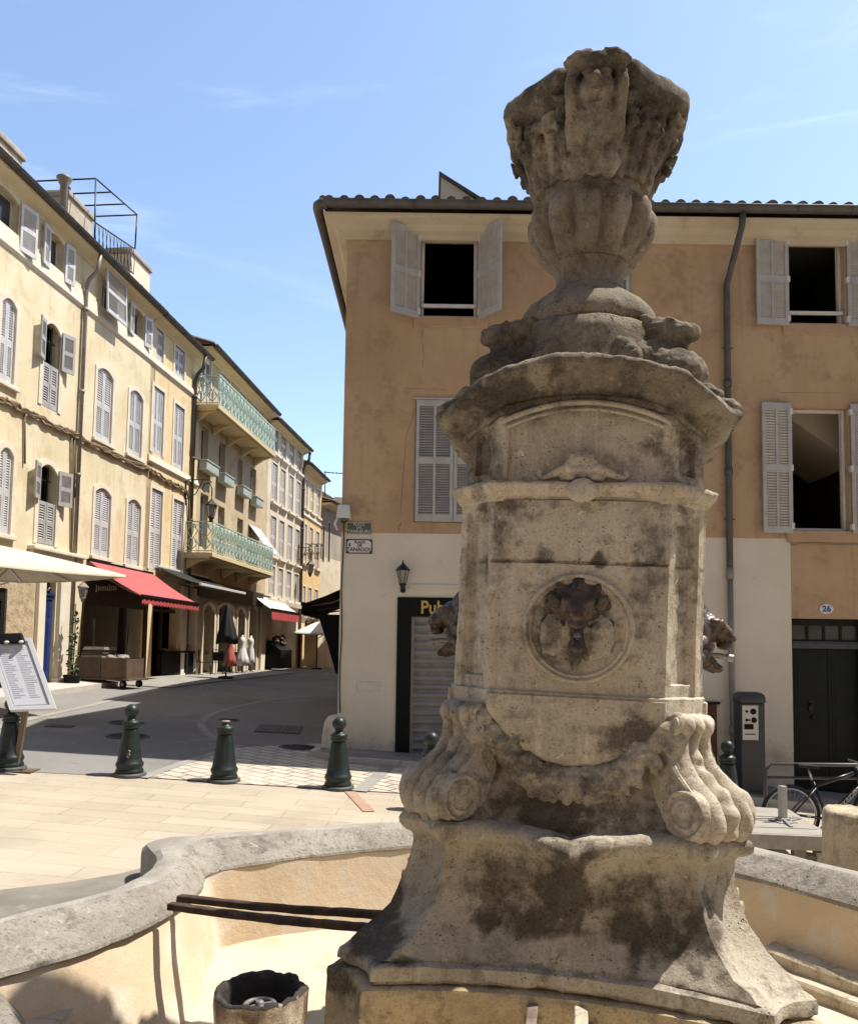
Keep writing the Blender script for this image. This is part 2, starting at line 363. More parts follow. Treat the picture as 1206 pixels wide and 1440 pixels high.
# ground sheet: a hole is left where the basin is dug in
GH = [(-1.9, 4.6), (-1.75, 5.9), (-2.0, 6.6), (-.3, 7.4), (.9, 7.7), (1.8, 7.35), (2.5, 6.7), (3.0, 6), (3.65, 4.8), (3.85, 3.6), (3.3, 2.2), (2.1, 1.2), (.3, 1.0), (-.85, 1.6), (-1.7, 2.6), (-1.9, 3.4)]
def ground_sheet():
    bm = bmesh.new()
    xs = [-400, -120, -40, -20] + [-14 + i for i in range(24)] + [14, 25, 60, 150, 400]
    ys = [-60, -15, -4] + [i for i in range(0, 27)] + [28, 32, 36, 40, 44, 48, 52, 56, 60, 80, 150, 400, 1200]
    g = [[bm.verts.new((x, y, 0)) for x in xs] for y in ys]
    for i in range(len(ys) - 1):
        for j in range(len(xs) - 1): bm.faces.new((g[i][j], g[i][j + 1], g[i + 1][j + 1], g[i + 1][j]))
    n = len(GH)
    for i in range(n):
        a, b = V((*GH[i], 0)), V((*GH[(i + 1) % n], 0)); d = b - a
        fs = [f for f in bm.faces if f.calc_center_median().x > -4 and f.calc_center_median().x < 6 and f.calc_center_median().y < 10]
        es = list({e for f in fs for e in f.edges}); vv = list({v for f in fs for v in f.verts})
        bmesh.ops.bisect_plane(bm, geom=vv + es + fs, plane_co=a, plane_no=(d.y, -d.x, 0), dist=1e-4)
    def inside(x, y):
        c = False
        for i in range(n):
            (x1, y1), (x2, y2) = GH[i], GH[(i + 1) % n]
            if (y1 > y) != (y2 > y) and x < (x2 - x1) * (y - y1) / (y2 - y1) + x1: c = not c
        return c
    bmesh.ops.delete(bm, geom=[f for f in bm.faces if inside(f.calc_center_median().x, f.calc_center_median().y)], context='FACES')
    for v in bm.verts: v.co.z = ground_z(v.co.x, v.co.y)
    me = bpy.data.meshes.new('ground'); bm.to_mesh(me); bm.free(); me.materials.append(M_PAVE)
    o = bpy.data.objects.new('ground', me); COL.objects.link(o); o['kind'] = 'structure'
    return o
ground_sheet()
# road: everything beyond the line of bollards
pA, pB, pC = G(0, 1084), G(205, 1094), G(335, 1052)
road = [(-14, pA.y - .35), (pA.x, pA.y), (pB.x, pB.y), (pC.x, pC.y), (G(455, 1046).x, G(455, 1046).y), (-1.45, 13.6), (-1.45, 40), (-1.45, 75), (-14, 75)]
patch('road', [V((a, b, 0)) for a, b in road], M_ASPH, .006)
patch('road', [V((a, b, 0)) for a, b in ((-30, -9.5), (30, -9.5), (30, -.2), (-30, -.2))], M_ASPH, .006, step=3)  # unseen asphalt added behind the camera to cut light bounced off the ground
# setts between the road and the square
q = [G(205, 1094), G(335, 1052), G(455, 1046)]
sett = [V((*p.xy, 0)) for p in q] + [V((-1.45, 13.4, 0)), V((1.4, 13.2, 0)), V((2.2, 10.6, 0)), V((*G(560, 1116).xy, 0)), V((*G(320, 1102).xy, 0))]
patch('stone_setts_paving', sett, M_SETT, .012)
strip_patch('kerb_line', [G(200, 1095), G(262, 1073), G(338, 1049)], .16, M_PALE, .017)
strip_patch('kerb_line', [G(505, 1114), G(548, 1078), G(560, 1066)], .2, M_PALE, .017)
strip_patch('paving_strip', [G(492, 1114), G(519, 1142)], .14, M_REDP, .01)
# channels of pale setts in the road
strip_patch('road_channel', [G(-60, 1040), G(50, 1010), G(130, 992), G(205, 974), G(300, 958), G(390, 945), G(430, 938)], .16, M_PALE, .012)
strip_patch('road_channel', [G(452, 978), G(380, 985), G(312, 1000), G(284, 1016), G(292, 1032), G(318, 1047)], .15, M_PALE, .012)
# ================================================================ the fountain
S_WARM = stone('fountain_stone', (.45, .385, .295), (.58, .50, .39), (.30, .25, .188), (.06, .047, .034), grime=.4)
S_TOP = stone('crusted_stone', (.205, .168, .124), (.32, .268, .203), (.112, .09, .065), (.04, .032, .024), 1.0, .8, .014, grime=.45, streak=.5)
S_LOW = stone('plinth_stone', (.375, .32, .245), (.49, .425, .33), (.225, .188, .14), (.045, .035, .025), 1.0, .8, .016, grime=.6)
def bronze():
    t = NT('dark_bronze'); col = t.mix(t.ramp(t.noise(14, 5, .65), .4, .65), (.05, .036, .028), (.12, .075, .05))
    col = t.mix(t.ramp(t.noise(40, 4), .62, .72, 0, .5), col, (.2, .18, .14))
    return t.out(col, .42, t.noise(60, 4), .35, .004, .35, .5)
M_BRONZE = bronze()
M_LEAD = paint('lead_pipe', (.34, .33, .31), .5, .3, .5, 30)
M_CALC = stone('limescale', (.46, .38, .27), (.6, .52, .4), (.3, .23, .15), (.12, .08, .05), 1.4, .9, .01)
FS = 1.083; FX, FY = .715 * FS, 4.34 * FS; FZ = 1.9 * (1 - FS); LEAN = RAD(1.95)
fountain = thing('stone_fountain', 'tall weathered stone fountain column with a carved urn on top and bronze lion spouts', 'fountain', (FX, FY, FZ), (0, LEAN, RAD(-10)))
fountain.scale = (FS,) * 3
F_M = Matrix.Translation((FX, FY, FZ)) @ Matrix.Rotation(RAD(-10), 4, 'Z') @ Matrix.Rotation(LEAN, 4, 'Y') @ Matrix.Scale(FS, 4)
def stain(o, fn):
    me = o.data; at = me.attributes.new('stain', 'FLOAT', 'POINT')
    at.data.foreach_set('value', [fn(v.co) for v in me.vertices]); return o
def sharp(o, ang=38): o.data.set_sharp_from_angle(angle=RAD(ang)); return o
def blobs(lst):
    def f(p):
        s = 0.0; n = .55 * noise.fractal(V(p) * 6 + V((3, 1, 2)), 1, 2, 4) + .25 * noise.noise(V(p) * 23)
        for (x, z, rx, rz, k) in lst:
            q = ((p[0] - x) / rx) ** 2 + ((p[2] - z) / rz) ** 2
            if q < 6: s += k * sm(1.5, .45, sqrt(q) + n * .9)
        return min(s, .9) if s >= 0 else max(s, -.7)
    return f
def steps(n, pairs): 
    t = [i / n for i in range(n + 1)]
    for p in pairs: t += [p - .006, p + .006]
    t = sorted(set(round(x, 5) for x in t if 0 <= x <= 1)); return t
def octa(b, a, TF, TC):
    """outline of a square with cut corners, front first: (x, y, normal, face, t)"""
    c = [(-a, -b), (a, -b), (b, -a), (b, a), (a, b), (-a, b), (-b, a), (-b, -a)]; out = []
    for i in range(8):
        p, q = c[i], c[(i + 1) % 8]; d = V((q[0] - p[0], q[1] - p[1])); L_ = d.length; n = (d.y / L_, -d.x / L_)
        for t in (TF if i % 2 == 0 else TC)[:-1]: out.append((p[0] + d.x * t, p[1] + d.y * t, n, i, t))
    return out
def stack(mb, rows, TF, TC, fn=None, b0=.572, a0=.40):
    """rows: (z, offset); fn(pt, z, row) -> (extra offset along face normal, dz)"""
    rings = []
    for k, (z, off) in enumerate(rows):
        r = []
        for x, y, n, f, t in octa(b0 + off, a0 + .414 * off, TF, TC):
            e, dz = fn(x, y, n, f, t, z, k) if fn else (0, 0)
            r.append(V((x + n[0] * e, y + n[1] * e, z + dz)))
        rings.append(r)
    return mb.loft(rings, True, False, False)
# ---- plinth: flared base with brace shaped faces meeting in a ridge
def plinth_ring(b, a, z, k, N=44, NC=10, inset=0.0):
    r = []
    for q in range(4):
        R = Matrix.Rotation(q * pi / 2, 3, 'Z')
        for i in range(N):
            t = -1 + 2 * i / N; m = abs(t)
            top = .12 * max(0, 1 - m * 1.5) ** 1.9 + .045 * max(0, (m - .5) / .5) ** 2 - .045
            low = -.16 * (1 - m * m)
            r.append(R @ V((a * t, -(b + top * k + low * (1 - k)), z - .045 * max(0, 1 - m * 1.6) ** 1.8 * max(0, k - .6) / .4)))
        for i in range(NC):
            t = i / NC; x = a + (b - a) * t; y = -(b + (a - b) * t); c = -.035 * sin(pi * t)
            r.append(R @ V((x + c * .7, y - c * .7, z)))
    return r
prof = [(.468, .9, 0), (.476, .985, .02), (.487, .985, .03), (.492, 1.0, .03), (.52, 1.0, .05), (.545, .995, .06), (.553, .975, .08), (.558, .955, .1), (.565, .952, .1), (.59, .925, .2), (.62, .885, .3), (.66, .845, .4), (.70, .81, .5), (.75, .78, .62), (.8, .757, .72), (.85, .74, .82), (.9, .73, .9), (.94, .724, .95),
        (.975, .722, 1), (1.005, .725, 1), (1.02, .735, 1), (1.026, .752, 1), (1.04, .772, 1), (1.06, .785, 1), (1.085, .79, 1), (1.105, .782, 1), (1.118, .765, 1), (1.122, .72, 1), (1.125, .3, 1)]
def pr(b, z): return b * (.745 if z > .6 else .79 if z < .56 else .77)
mb = MB(); mb.loft([plinth_ring(b, pr(b, z), z, k) for z, b, k in prof], True, False, True)
plinth = mb.build('plinth', S_LOW, fountain); rough_up(plinth.data, .012, 9, 2, .007, 2.3); sharp(plinth, 42)
stain(plinth, blobs([(-.24, .85, .34, .16, .5), (.32, .83, .32, .17, .5), (-.1, .70, .34, .06, .6), (.3, .70, .26, .07, .5), (0, .95, .10, .2, .55), (.52, .66, .2, .10, .3), (-.85, .62, .16, .14, .7), (-.86, .76, .12, .10, .5), (0, .56, 1.0, .012, .35),
                     (-.56, .80, .07, .2, -.5), (.02, .62, .13, .05, -.6), (-.4, 1.02, .3, .05, -.2), (.4, 1.02, .3, .05, -.2), (.75, .9, .1, .4, -.3), (.0, .53, .6, .02, -.3)]))
S_BASE = stone('ochre_stained_base', (.40, .31, .19), (.50, .39, .24), (.28, .22, .14), (.07, .06, .035))
mb = MB(); mb.loft([plinth_ring(b, pr(b, z), z, 0) for z, b in ((-.45, 1.035), (.0, 1.035), (.12, 1.035), (.2, 1.035), (.27, 1.035), (.33, 1.035), (.38, 1.035), (.42, 1.036), (.445, 1.035), (.462, 1.03), (.468, 1.015), (.470, .9))], True, False, False)
o = mb.build('base_block', S_BASE, fountain); rough_up(o.data, .010, 9, 2, .006, 2.3); sharp(o, 42)
stain(o, blobs([(-.98, .42, .14, .05, .8), (.8, .44, .25, .03, .4), (-.12, .37, .045, .05, .8), (.09, .37, .045, .05, .8), (.4, .4, .08, .05, .5), (0, .2, .3, .15, -.3)]))
# ---- core behind the scrolls
mb = MB(); TFc, TCc = steps(24, ()), steps(8, ())
stack(mb, [(.98, .08), (1.1, .10), (1.14, .09), (1.2, .055), (1.27, .02), (1.34, -.01), (1.42, -.03), (1.5, -.03), (1.58, -.03), (1.66, -.02)], TFc, TCc)
core = mb.build('scroll_block', S_LOW, fountain); rough_up(core.data, .02, 8, 5, .01, 3)
stain(core, blobs([(0, 1.2, .6, .10, .5), (0, 1.42, .5, .1, .6), (-.1, 1.14, .2, .08, .5)]))
# ---- shaft
TF = steps(40, (.055, .09)); TC = steps(14, (.14, .2, .3, .7, .8, .86))
zz = sorted(set([1.60 + i * .03 for i in range(34)] + [1.612, 1.618, 1.626, 1.632, 1.645, 1.652, 1.66, 1.70, 1.708, 1.76, 1.768, 2.294, 2.300, 2.306, 2.312, 2.50, 2.508, 2.545, 2.553]))
def shaft_fn(x, y, n, f, t, z, k):
    e = 0.0
    if f % 2 == 0:
        u = abs(t - .5) * 2
        if .11 < u * .5 + .0 and False: pass
        if .058 < t < .942 and z > 1.63: e += .014
        if .085 < t < .09 or .91 < t < .915: e -= .008
        e += .012 * (1 - u * u)
        if 2.295 < z < 2.311: e -= .016 + .01 * noise.noise(V((x * 18, y * 18, 0)))
        if 1.617 < z < 1.627: e -= .012
    else:
        if .16 < t < .84 and 1.705 < z < 2.548: e -= .014
        if .25 < t < .75 and 1.765 < z < 2.505: e -= .024
        if t < .05 or t > .95: e -= .0
    return e, 0
mb = MB(); stack(mb, [(z, 0.0 if z > 1.7 else .012) for z in zz], TF, TC, shaft_fn)
shaft = mb.build('shaft', S_WARM, fountain); rough_up(shaft.data, .005, 14, 9, .006, 3); sharp(shaft, 34)
stain(shaft, blobs([(-.14, 2.33, .05, .04, .4), (.09, 2.32, .03, .04, .9), (-.33, 2.4, .2, .2, .16), (.33, 2.1, .1, .34, .22), (.34, 2.45, .16, .35, .15), (-.3, 2.52, .2, .1, .2), (.30, 2.25, .08, .3, .12), (-.37, 2.0, .06, .5, .16), (.22, 2.58, .2, .05, .2), (-.2, 2.6, .25, .04, .2),
                    (.05, 1.8, .35, .12, -.25), (-.15, 2.15, .25, .1, -.12), (.5, 2.2, .06, .5, .3), (-.52, 2.1, .07, .5, .3), (0, 2.305, .42, .012, .3), (.56, 2.1, .04, .6, -.1)]))
# ---- rounded apron under each face
def apron(q):
    pts = [(-.405, 1.69)] + [(-.405 + .81 * i / 28, 1.61 - .235 * (1 - abs(-1 + 2 * i / 28) ** 2.3)) for i in range(29)] + [(.405, 1.69)]
    m = MB(); m.M = Matrix.Rotation(q * pi / 2, 4, 'Z'); rings = []
    cx, cz = 0, 1.6
    for s, y in ((1.0, -.42), (1.0, -.585), (.985, -.605), (.95, -.612), (.7, -.618), (.35, -.62)):
        rings.append([V((x * s, y, cz + (z - cz) * s if z < 1.66 else 1.685)) for x, z in pts])
    m.loft(rings, True, False, True); o = m.build('apron_panel', S_WARM, fountain); rough_up(o.data, .004, 14, 3, .003, 4); sharp(o, 40)
    return stain(o, blobs([(.24, 1.5, .12, .09, .75), (.33, 1.55, .1, .08, .5), (-.05, 1.36, .3, .05, .4), (-.3, 1.58, .05, .04, .4)]))
for q in range(4): apron(q)
# ---- scroll consoles on the four corners
def volute():
    P = [(p.x, p.y) for p in cat_rom([(.60, 1.635, 0), (.73, 1.635, 0), (.782, 1.615, 0), (.79, 1.575, 0), (.768, 1.525, 0), (.772, 1.465, 0), (.80, 1.405, 0), (.86, 1.35, 0), (.925, 1.30, 0), (.968, 1.235, 0), (.972, 1.17, 0), (.94, 1.122, 0), (.88, 1.11, 0), (.81, 1.12, 0), (.75, 1.15, 0), (.62, 1.18, 0)], 5)]
    m = MB(); n = len(P); cx, cz = .66, 1.42; rings = []; NW = 28
    def hw(i): t = i / (n - 1); return .125 + .045 * sm(.2, .6, t)
    for j in range(NW + 1):
        s = -1 + 2 * j / NW; row = []
        for i, (x, z) in enumerate(P):
            a, b = P[max(0, i - 1)], P[min(n - 1, i + 1)]; d = hypot(b[0] - a[0], b[1] - a[1]) or 1; nx, nz = (b[1] - a[1]) / d, -(b[0] - a[0]) / d
            nx, nz = -nx, -nz
            t = i / (n - 1); rib = .034 * (abs(cos(s * pi * 1.75)) ** .7 - .6) * sm(.08, .25, t) * sm(.98, .8, t) - .03 * max(0, (abs(s) - .86) / .14) ** 2
            rib += .010 * sin(t * 75) * max(0, 1 - abs(s) * 3.2) * sm(.15, .4, t)
            row.append(V((x + nx * rib, s * hw(i), z + nz * rib)))
        rings.append(row)
    vs = [p for r in rings for p in r]; fs = []
    for j in range(NW):
        for i in range(n - 1): fs.append((j * n + i, j * n + i + 1, (j + 1) * n + i + 1, (j + 1) * n + i))
    m.add(vs, fs, True); k = len(vs)
    for j in (0, NW):
        m.add([rings[j][i] for i in range(n)] , [tuple(range(n))])
    for sd in (-1, 1):   # scroll eye, spiral ridge and fillet on both cheeks
        y = sd * .16
        m.M = T(.953, y, 1.222) @ RX(-sd * pi / 2 * -1)
        m.M = T(.850, 0, 1.222) @ Matrix(((1, 0, 0, 0), (0, 0, sd, 0), (0, 1, 0, 0), (0, 0, 0, 1)))
        m.lathe([(.108, .12), (.107, .160), (.101, .184), (.094, .186), (.088, .176), (.082, .172), (.066, .184), (.058, .188), (.052, .180), (.03, .184), (.0, .186)], 26, caps=False)
        m.M = Matrix()
        e = [(p[0] - .03 * (1 if i > 3 else 0), sd * hw(i) * .99, p[1] - .004) for i, p in enumerate(P) if 8 < i < 40]
        m.tube(e, .011, 6)
    return m
vm = volute(); VOL = None
for k, q in enumerate((-45, -135, 45, 135)):
    m = MB(); m.v, m.f, m.m, m.s = vm.v, vm.f, vm.m, vm.s
    o = m.build('scroll_console', S_LOW if k else S_WARM, fountain); rough_up(o.data, .007, 16, 4 + k * 3, .006, 5)
    o.data.transform(Matrix.Rotation(RAD(q), 4, 'Z')); sharp(o, 50)
    stain(o, blobs([(-.5, 1.25, .35, .16, .25 if k else 0), (.45, 1.2, .12, .08, .25), (-.5, 1.55, .2, .15, .3)]))
# ---- garland
def garland():
    m = MB(); rnd = random.Random(4); N = 40
    for i in range(N + 1):
        t = -1 + 2 * i / N; x = .46 * t; za = 1.605 - .235 * (1 - abs(x / .405) ** 2.3) if abs(x) < .405 else 1.605 + (abs(x) - .405) * .4; w_ = .03 + .05 * (1 - t * t)
        for j in range(4):
            dz = -(.3 + j * .55) * w_ + rnd.uniform(-.01, .01); q = rnd.uniform(.022, .036)
            m.ell((x + rnd.uniform(-.012, .012), -.575 - .055 * (1 - t * t) * sin(pi * (j + .8) / 4.6) + rnd.uniform(-.012, .012), za + dz), (q, q, q * rnd.uniform(.8, 1.15)), 8)
    for k in range(26):   # leaf tips
        t = rnd.uniform(-.9, .9); x = .46 * t; za = 1.605 - .235 * (1 - abs(x / .42) ** 2.3); a = rnd.uniform(-2.6, -.5)
        p = V((x, -.61, za - .05 - .05 * (1 - t * t))); m.tube([p, p + V((.05 * cos(a), -.018, .05 * sin(a))), p + V((.09 * cos(a), .0, .09 * sin(a)))], [.018, .02, .005], 6)
    for sx in (-1, 1):
        for k in range(6): a = k * 1.047; m.ell((sx * .255 + .032 * cos(a), -.60, 1.475 + .032 * sin(a)), .02, 7)
        m.ell((sx * .255, -.615, 1.475), .017, 7)
        m.tube([(sx * .42, -.57, 1.60), (sx * .455, -.59, 1.52), (sx * .44, -.585, 1.42), (sx * .40, -.57, 1.33), (sx * .37, -.56, 1.27)], [.04, .05, .045, .03, .01], 8)
    m.tube([(x / 20 * .44, -.54, 1.57 - .25 * (1 - abs(x / 20) ** 2)) for x in range(-20, 21)], .07, 10)
    o = sculpt(m, 'garland', S_LOW, fountain, .0075, 1, .004, 40)
    return stain(o, blobs([(0, 1.3, .5, .16, .32), (-.3, 1.45, .25, .12, .3), (.3, 1.45, .2, .1, .25)]))
garland()
# ---- round medallion with the lion mask
MZ, MY = 2.0, -.616
m = MB(); m.M = T(.005, MY + .012, MZ) @ RX(pi / 2)
m.lathe([(.252, -.02), (.25, .010), (.243, .017), (.234, .016), (.230, .007), (.225, .006), (.221, .013), (.214, .013), (.209, .004), (.2, .0), (.1, .0), (.001, .0)], 56, caps=False)
med = m.build('medallion', S_WARM, fountain); rough_up(med.data, .003, 30); stain(med, blobs([(-.02, 2.1, .2, .12, .4), (0, 1.92, .16, .1, .3), (-.12, 2.02, .1, .15, .3)]))
m = MB(); rnd = random.Random(9)
for sx in (-1, 1):
    for i in range(9):
        x = sx * (.035 + .0125 * i); b_ = rnd.uniform(-.008, .008)
        m.tube([(x * .9, MY - .004, MZ + .08 - .003 * i), (x * 1.12, MY - .022, MZ + .01), (x * 1.16 + b_, MY - .018, MZ - .06), (x * 1.08 + b_, MY - .012, MZ - .125 + .004 * i), (x * 1.06 + sx * .008, MY - .002, MZ - .15 + .004 * i)], [.012, .014, .013, .011, .005], 7)
    m.tube([(sx * .09, MY, MZ + .10), (sx * .112, MY - .02, MZ + .125), (sx * .128, MY - .008, MZ + .155)], [.028, .026, .008], 8)
m.tube([(0, MY - .01, MZ - .05), (-.004, MY - .025, MZ - .13), (-.006, MY - .012, MZ - .195)], [.034, .03, .012], 8)
man = sculpt(m, 'lion_mane', S_LOW, fountain, .006, 1, .004, 45); stain(man, blobs([(0, 1.98, .3, .3, .22), (-.1, 2.02, .04, .1, .3), (.06, 2.0, .03, .1, .25), (0, 1.88, .05, .06, .4), (-.11, 2.13, .06, .06, .6), (.11, 2.13, .06, .06, .5)]))
def lion_head(flat=1.0):
    """bronze head looking along +x"""
    m = MB()
    m.ell((.02, 0, .02), (.085, .125, .15), 18); m.ell((.065, 0, .055), (.085, .088, .085), 16)
    m.tube([(.09, 0, .06), (.14, 0, .045), (.185, 0, .012)], [.062, .052, .040], 12)
    m.ell((.196, 0, .012), (.026, .036, .024), 12); m.ell((.165, 0, -.032), (.045, .05, .022), 12)
    m.tube([(.03, 0, -.085), (.09, 0, -.128), (.128, 0, -.150)], [.055, .04, .03], 10); m.ell((.135, 0, -.15), (.028, .034, .022), 10)
    for s in (-1, 1):
        m.tube([(.13, s * .05, .09), (.155, s * .02, .06)], [.022, .018], 8); m.ell((.1, s * .058, .085), (.04, .03, .024), 10)
        m.tube([(.08, s * .06, -.02), (.05, s * .085, -.09)], [.032, .03], 8)
        m.tube([(.02, s * .075, .13), (.03, s * .105, .17)], [.035, .012], 8)
        for i in range(7):
            a = 2.4 - i * .62; m.tube([(.045, s * abs(cos(a)) * .085 + s * .02, sin(a) * .10), (.02, s * abs(cos(a)) * .125 + s * .03, sin(a) * .155 - .01), (-.03, s * abs(cos(a)) * .14 + s * .03, sin(a) * .17 - .03)], [.026, .026, .014], 7)
    m.tube([(.06, 0, .13), (.02, 0, .175), (-.03, 0, .18)], [.035, .035, .03], 8)
    return m
lm = lion_head(); lion0 = None
for k, (loc, rz, sc_) in enumerate((((.585, 0, 1.99), 0, 1.0), ((-.585, 0, 2.0), pi, 1.0), ((.0, -.602, 2.045), -pi / 2, .94), ((0, .59, 2.0), pi / 2, .9))):
    if lion0 is None:
        lion0 = sculpt(lm, 'lion_head', M_BRONZE, fountain, .0075, 3, .0035, 45, .002, 110); lo = lion0
    else:
        lo = lion0.copy(); COL.objects.link(lo); lo.parent = fountain
    lo.location = loc; lo.rotation_euler = (0, 0, rz); lo.scale = (sc_ * (.5 if k == 2 else 1), sc_, sc_)
    mm = MB()
    p = Matrix.Translation(loc) @ RZ(rz) @ Matrix.Diagonal((sc_ * (.6 if k == 2 else 1), sc_, sc_, 1)); tip = .205 if k != 2 else .13
    pts = [p @ V((.04, 0, -.085)), p @ V((.13, 0, -.082)), p @ V((tip, 0, -.094))]
    mm.tube(pts, [.015, .015, .016], 10, caps=False); mm.tube([pts[1], pts[2]], [.011, .011], 10, caps=False)
    mm.tube([p @ V((tip - .03, 0, -.09)), p @ V((tip, 0, -.094))], .021, 10, caps=False)
    mm.build('spout', M_LEAD, fountain)
# ---- moulded ledge, arched upper stage and cornice in one carved stack
def arch(x, y, w=.56):
    q = abs(x) / w; return max(0.0, 1 - q * q)
TFu = steps(40, (.03, .06)); TCu = steps(14, (.24, .32, .68, .76))
led = [(2.585, .0), (2.595, .014), (2.605, .016), (2.61, .03), (2.625, .045), (2.645, .06), (2.66, .063), (2.672, .055), (2.678, .03), (2.682, -.01), (2.684, -.1)]
m = MB(); stack(m, led, steps(30, ()), steps(8, ())); o = m.build('ledge', S_WARM, fountain); rough_up(o.data, .005, 15, 1, .004, 5); sharp(o, 45)
stain(o, blobs([(-.5, 2.64, .2, .05, .3), (.5, 2.64, .2, .05, .2), (0, 2.62, .12, .05, -.3)]))
def up_fn(x, y, n, f, t, z, k):
    e = 0.0; h = arch(x, y)
    if f % 2 == 0:
        if .02 < t < .98: e += .008
        if .06 < t < .94 and 2.70 < z: e -= .02
    else:
        if .28 < t < .72 and 2.735 < z < 2.885: e -= .028
    return e, .175 * h * sm(2.7, 2.93, z)
zs = [2.676, 2.69, 2.73, 2.737, 2.745, 2.76, 2.79, 2.82, 2.85, 2.877, 2.885, 2.89, 2.91, 2.935, 2.95]
m = MB(); stack(m, [(z, -.012) for z in zs], TFu, TCu, up_fn); o = m.build('upper_stage', S_WARM, fountain); rough_up(o.data, .004, 15, 2, .003, 5); sharp(o, 34)
stain(o, blobs([(-.52, 2.8, .16, .25, .6), (.5, 2.8, .14, .25, .5), (-.2, 2.93, .15, .08, .3), (.3, 2.87, .06, .06, .5), (0, 3.06, .4, .04, .3), (0, 2.8, .3, .12, -.3)]))
cor = [(2.875, -.06), (2.885, .008), (2.895, .016), (2.912, .016), (2.92, .008), (2.932, .010), (2.945, .032), (2.962, .062), (2.982, .09), (3.0, .112), (3.012, .130), (3.02, .144), (3.038, .152), (3.056, .148), (3.07, .132), (3.078, .09), (3.088, .02), (3.098, -.1), (3.108, -.3)]
m = MB(); stack(m, cor, steps(40, ()), steps(10, ()), lambda x, y, n, f, t, z, k: (0, .19 * arch(x, y, .66) * (1 if k < 16 else .95) - .012))
o = m.build('cornice', S_TOP, fountain); rough_up(o.data, .012, 10, 6, .008, 3); sharp(o, 45)
stain(o, blobs([(0, 3.1, .8, .12, .48), (-.5, 3.02, .3, .1, .3), (.35, 3.13, .09, .08, -.6), (.05, 3.17, .12, .05, -.35), (-.2, 3.14, .05, .05, -.25)]))
m = MB(); m.tube([(x, -.588, 2.885 + .17 * max(0, 1 - (x / .52) ** 2)) for x in [-.39 + .78 * i / 30 for i in range(31)]], .014, 6); m.tube([(x, -.585, 2.858 + .165 * max(0, 1 - (x / .5) ** 2)) for x in [-.36 + .72 * i / 30 for i in range(31)]], .009, 6)
stain(m.build('arch_moulding', S_WARM, fountain), blobs([(-.2, 2.97, .2, .08, .3)]))
# ---- shell and scroll ornament on the upper panel
m = MB(); y0 = -.588
for s in (-1, 1):
    m.tube([(0, y0, 2.725), (s * .07, y0 - .012, 2.742), (s * .13, y0 - .008, 2.715), (s * .18, y0, 2.697), (s * .205, y0, 2.712), (s * .20, y0, 2.733), (s * .183, y0, 2.726)], [.034, .026, .02, .013, .012, .011, .009], 8)
    m.tube([(s * .02, y0 - .01, 2.73), (s * .05, y0 - .02, 2.70), (s * .1, y0, 2.69)], [.02, .02, .01], 8)
for i in range(6):
    a = RAD(12 + i * 31); m.tube([(-.005, y0, 2.755), (-.005 + .04 * cos(a), y0 - .014, 2.755 + .038 * sin(a)), (-.005 + .068 * cos(a), y0 - .004, 2.765 + .062 * sin(a))], [.014, .02, .015], 8)
m.ell((0, y0 - .01, 2.72), (.03, .02, .028), 8); m.ell((0, y0 - .05, 2.63), (.075, .025, .06), 10)
o = sculpt(m, 'shell_ornament', S_WARM, fountain, .007, 2, .003, 40); stain(o, blobs([(.05, 2.71, .1, .02, .4)]))
# ---- pedestal under the urn
m = MB(); m.lathe([(.47, 3.02), (.455, 3.12), (.43, 3.22), (.41, 3.32), (.40, 3.42), (.398, 3.50), (.388, 3.56), (.36, 3.58), (.1, 3.585)], 40, caps=False)
o = m.build('urn_pedestal', S_TOP, fountain); rough_up(o.data, .012, 8, 3, .01, 3); stain(o, blobs([(-.15, 3.5, .2, .1, .3), (.1, 3.4, .2, .1, -.3)]))
# ---- crouching lions at the foot of the urn
def crouch(k):
    m = MB()
    m.ell((.50, 0, 3.30), (.15, .13, .125), 16)          # chest low over the paws
    m.ell((.36, 0, 3.36), (.16, .15, .15), 16); m.tube([(.46, 0, 3.34), (.42, 0, 3.44), (.41, 0, 3.50)], [.10, .085, .08], 10)
    m.ell((.43, 0, 3.52), (.10, .08, .072), 14); m.tube([(.47, 0, 3.52), (.56, 0, 3.50), (.60, 0, 3.485)], [.06, .046, .036], 10); m.tube([(.48, 0, 3.47), (.56, 0, 3.445)], [.045, .026], 8)
    for s in (-1, 1):
        m.ell((.39, s * .06, 3.575), (.035, .022, .026), 8); m.ell((.50, s * .042, 3.555), (.03, .02, .014), 8)
        m.tube([(.48, s * .10, 3.28), (.58, s * .11, 3.22), (.66, s * .10, 3.165), (.72, s * .10, 3.145)], [.055, .05, .042, .036], 10)
        for c in (-.022, 0, .022): m.ell((.735, s * .10 + c, 3.14), (.03, .014, .024), 7)
        for f in range(4): m.tube([(.30 + .03 * f, s * (.16 + .01 * f), 3.47 - .02 * f), (.34 + .035 * f, s * (.19 + .008 * f), 3.34), (.36 + .03 * f, s * (.20 + .01 * f), 3.23)], [.03, .03, .025], 7)
    o = sculpt(m, 'stone_lion', S_TOP, fountain, .012, 3, .009, 14, .006, 40, seed=k * 3.1)
    o.data.transform(Matrix.Translation((.425, 0, 3.105)) @ Matrix.Diagonal((1.14, 1.3, 1.06, 1)) @ Matrix.Translation((-.44, 0, -3.125))); o.data.transform(Matrix.Rotation(RAD((-30, 210, 40, 140)[k]), 4, 'Z')); return stain(o, blobs([((.45, -.45, .2, -.2)[k], 3.35, .25, .2, (.4, .55, .2, .2)[k])]))
for k in range(4): crouch(k)
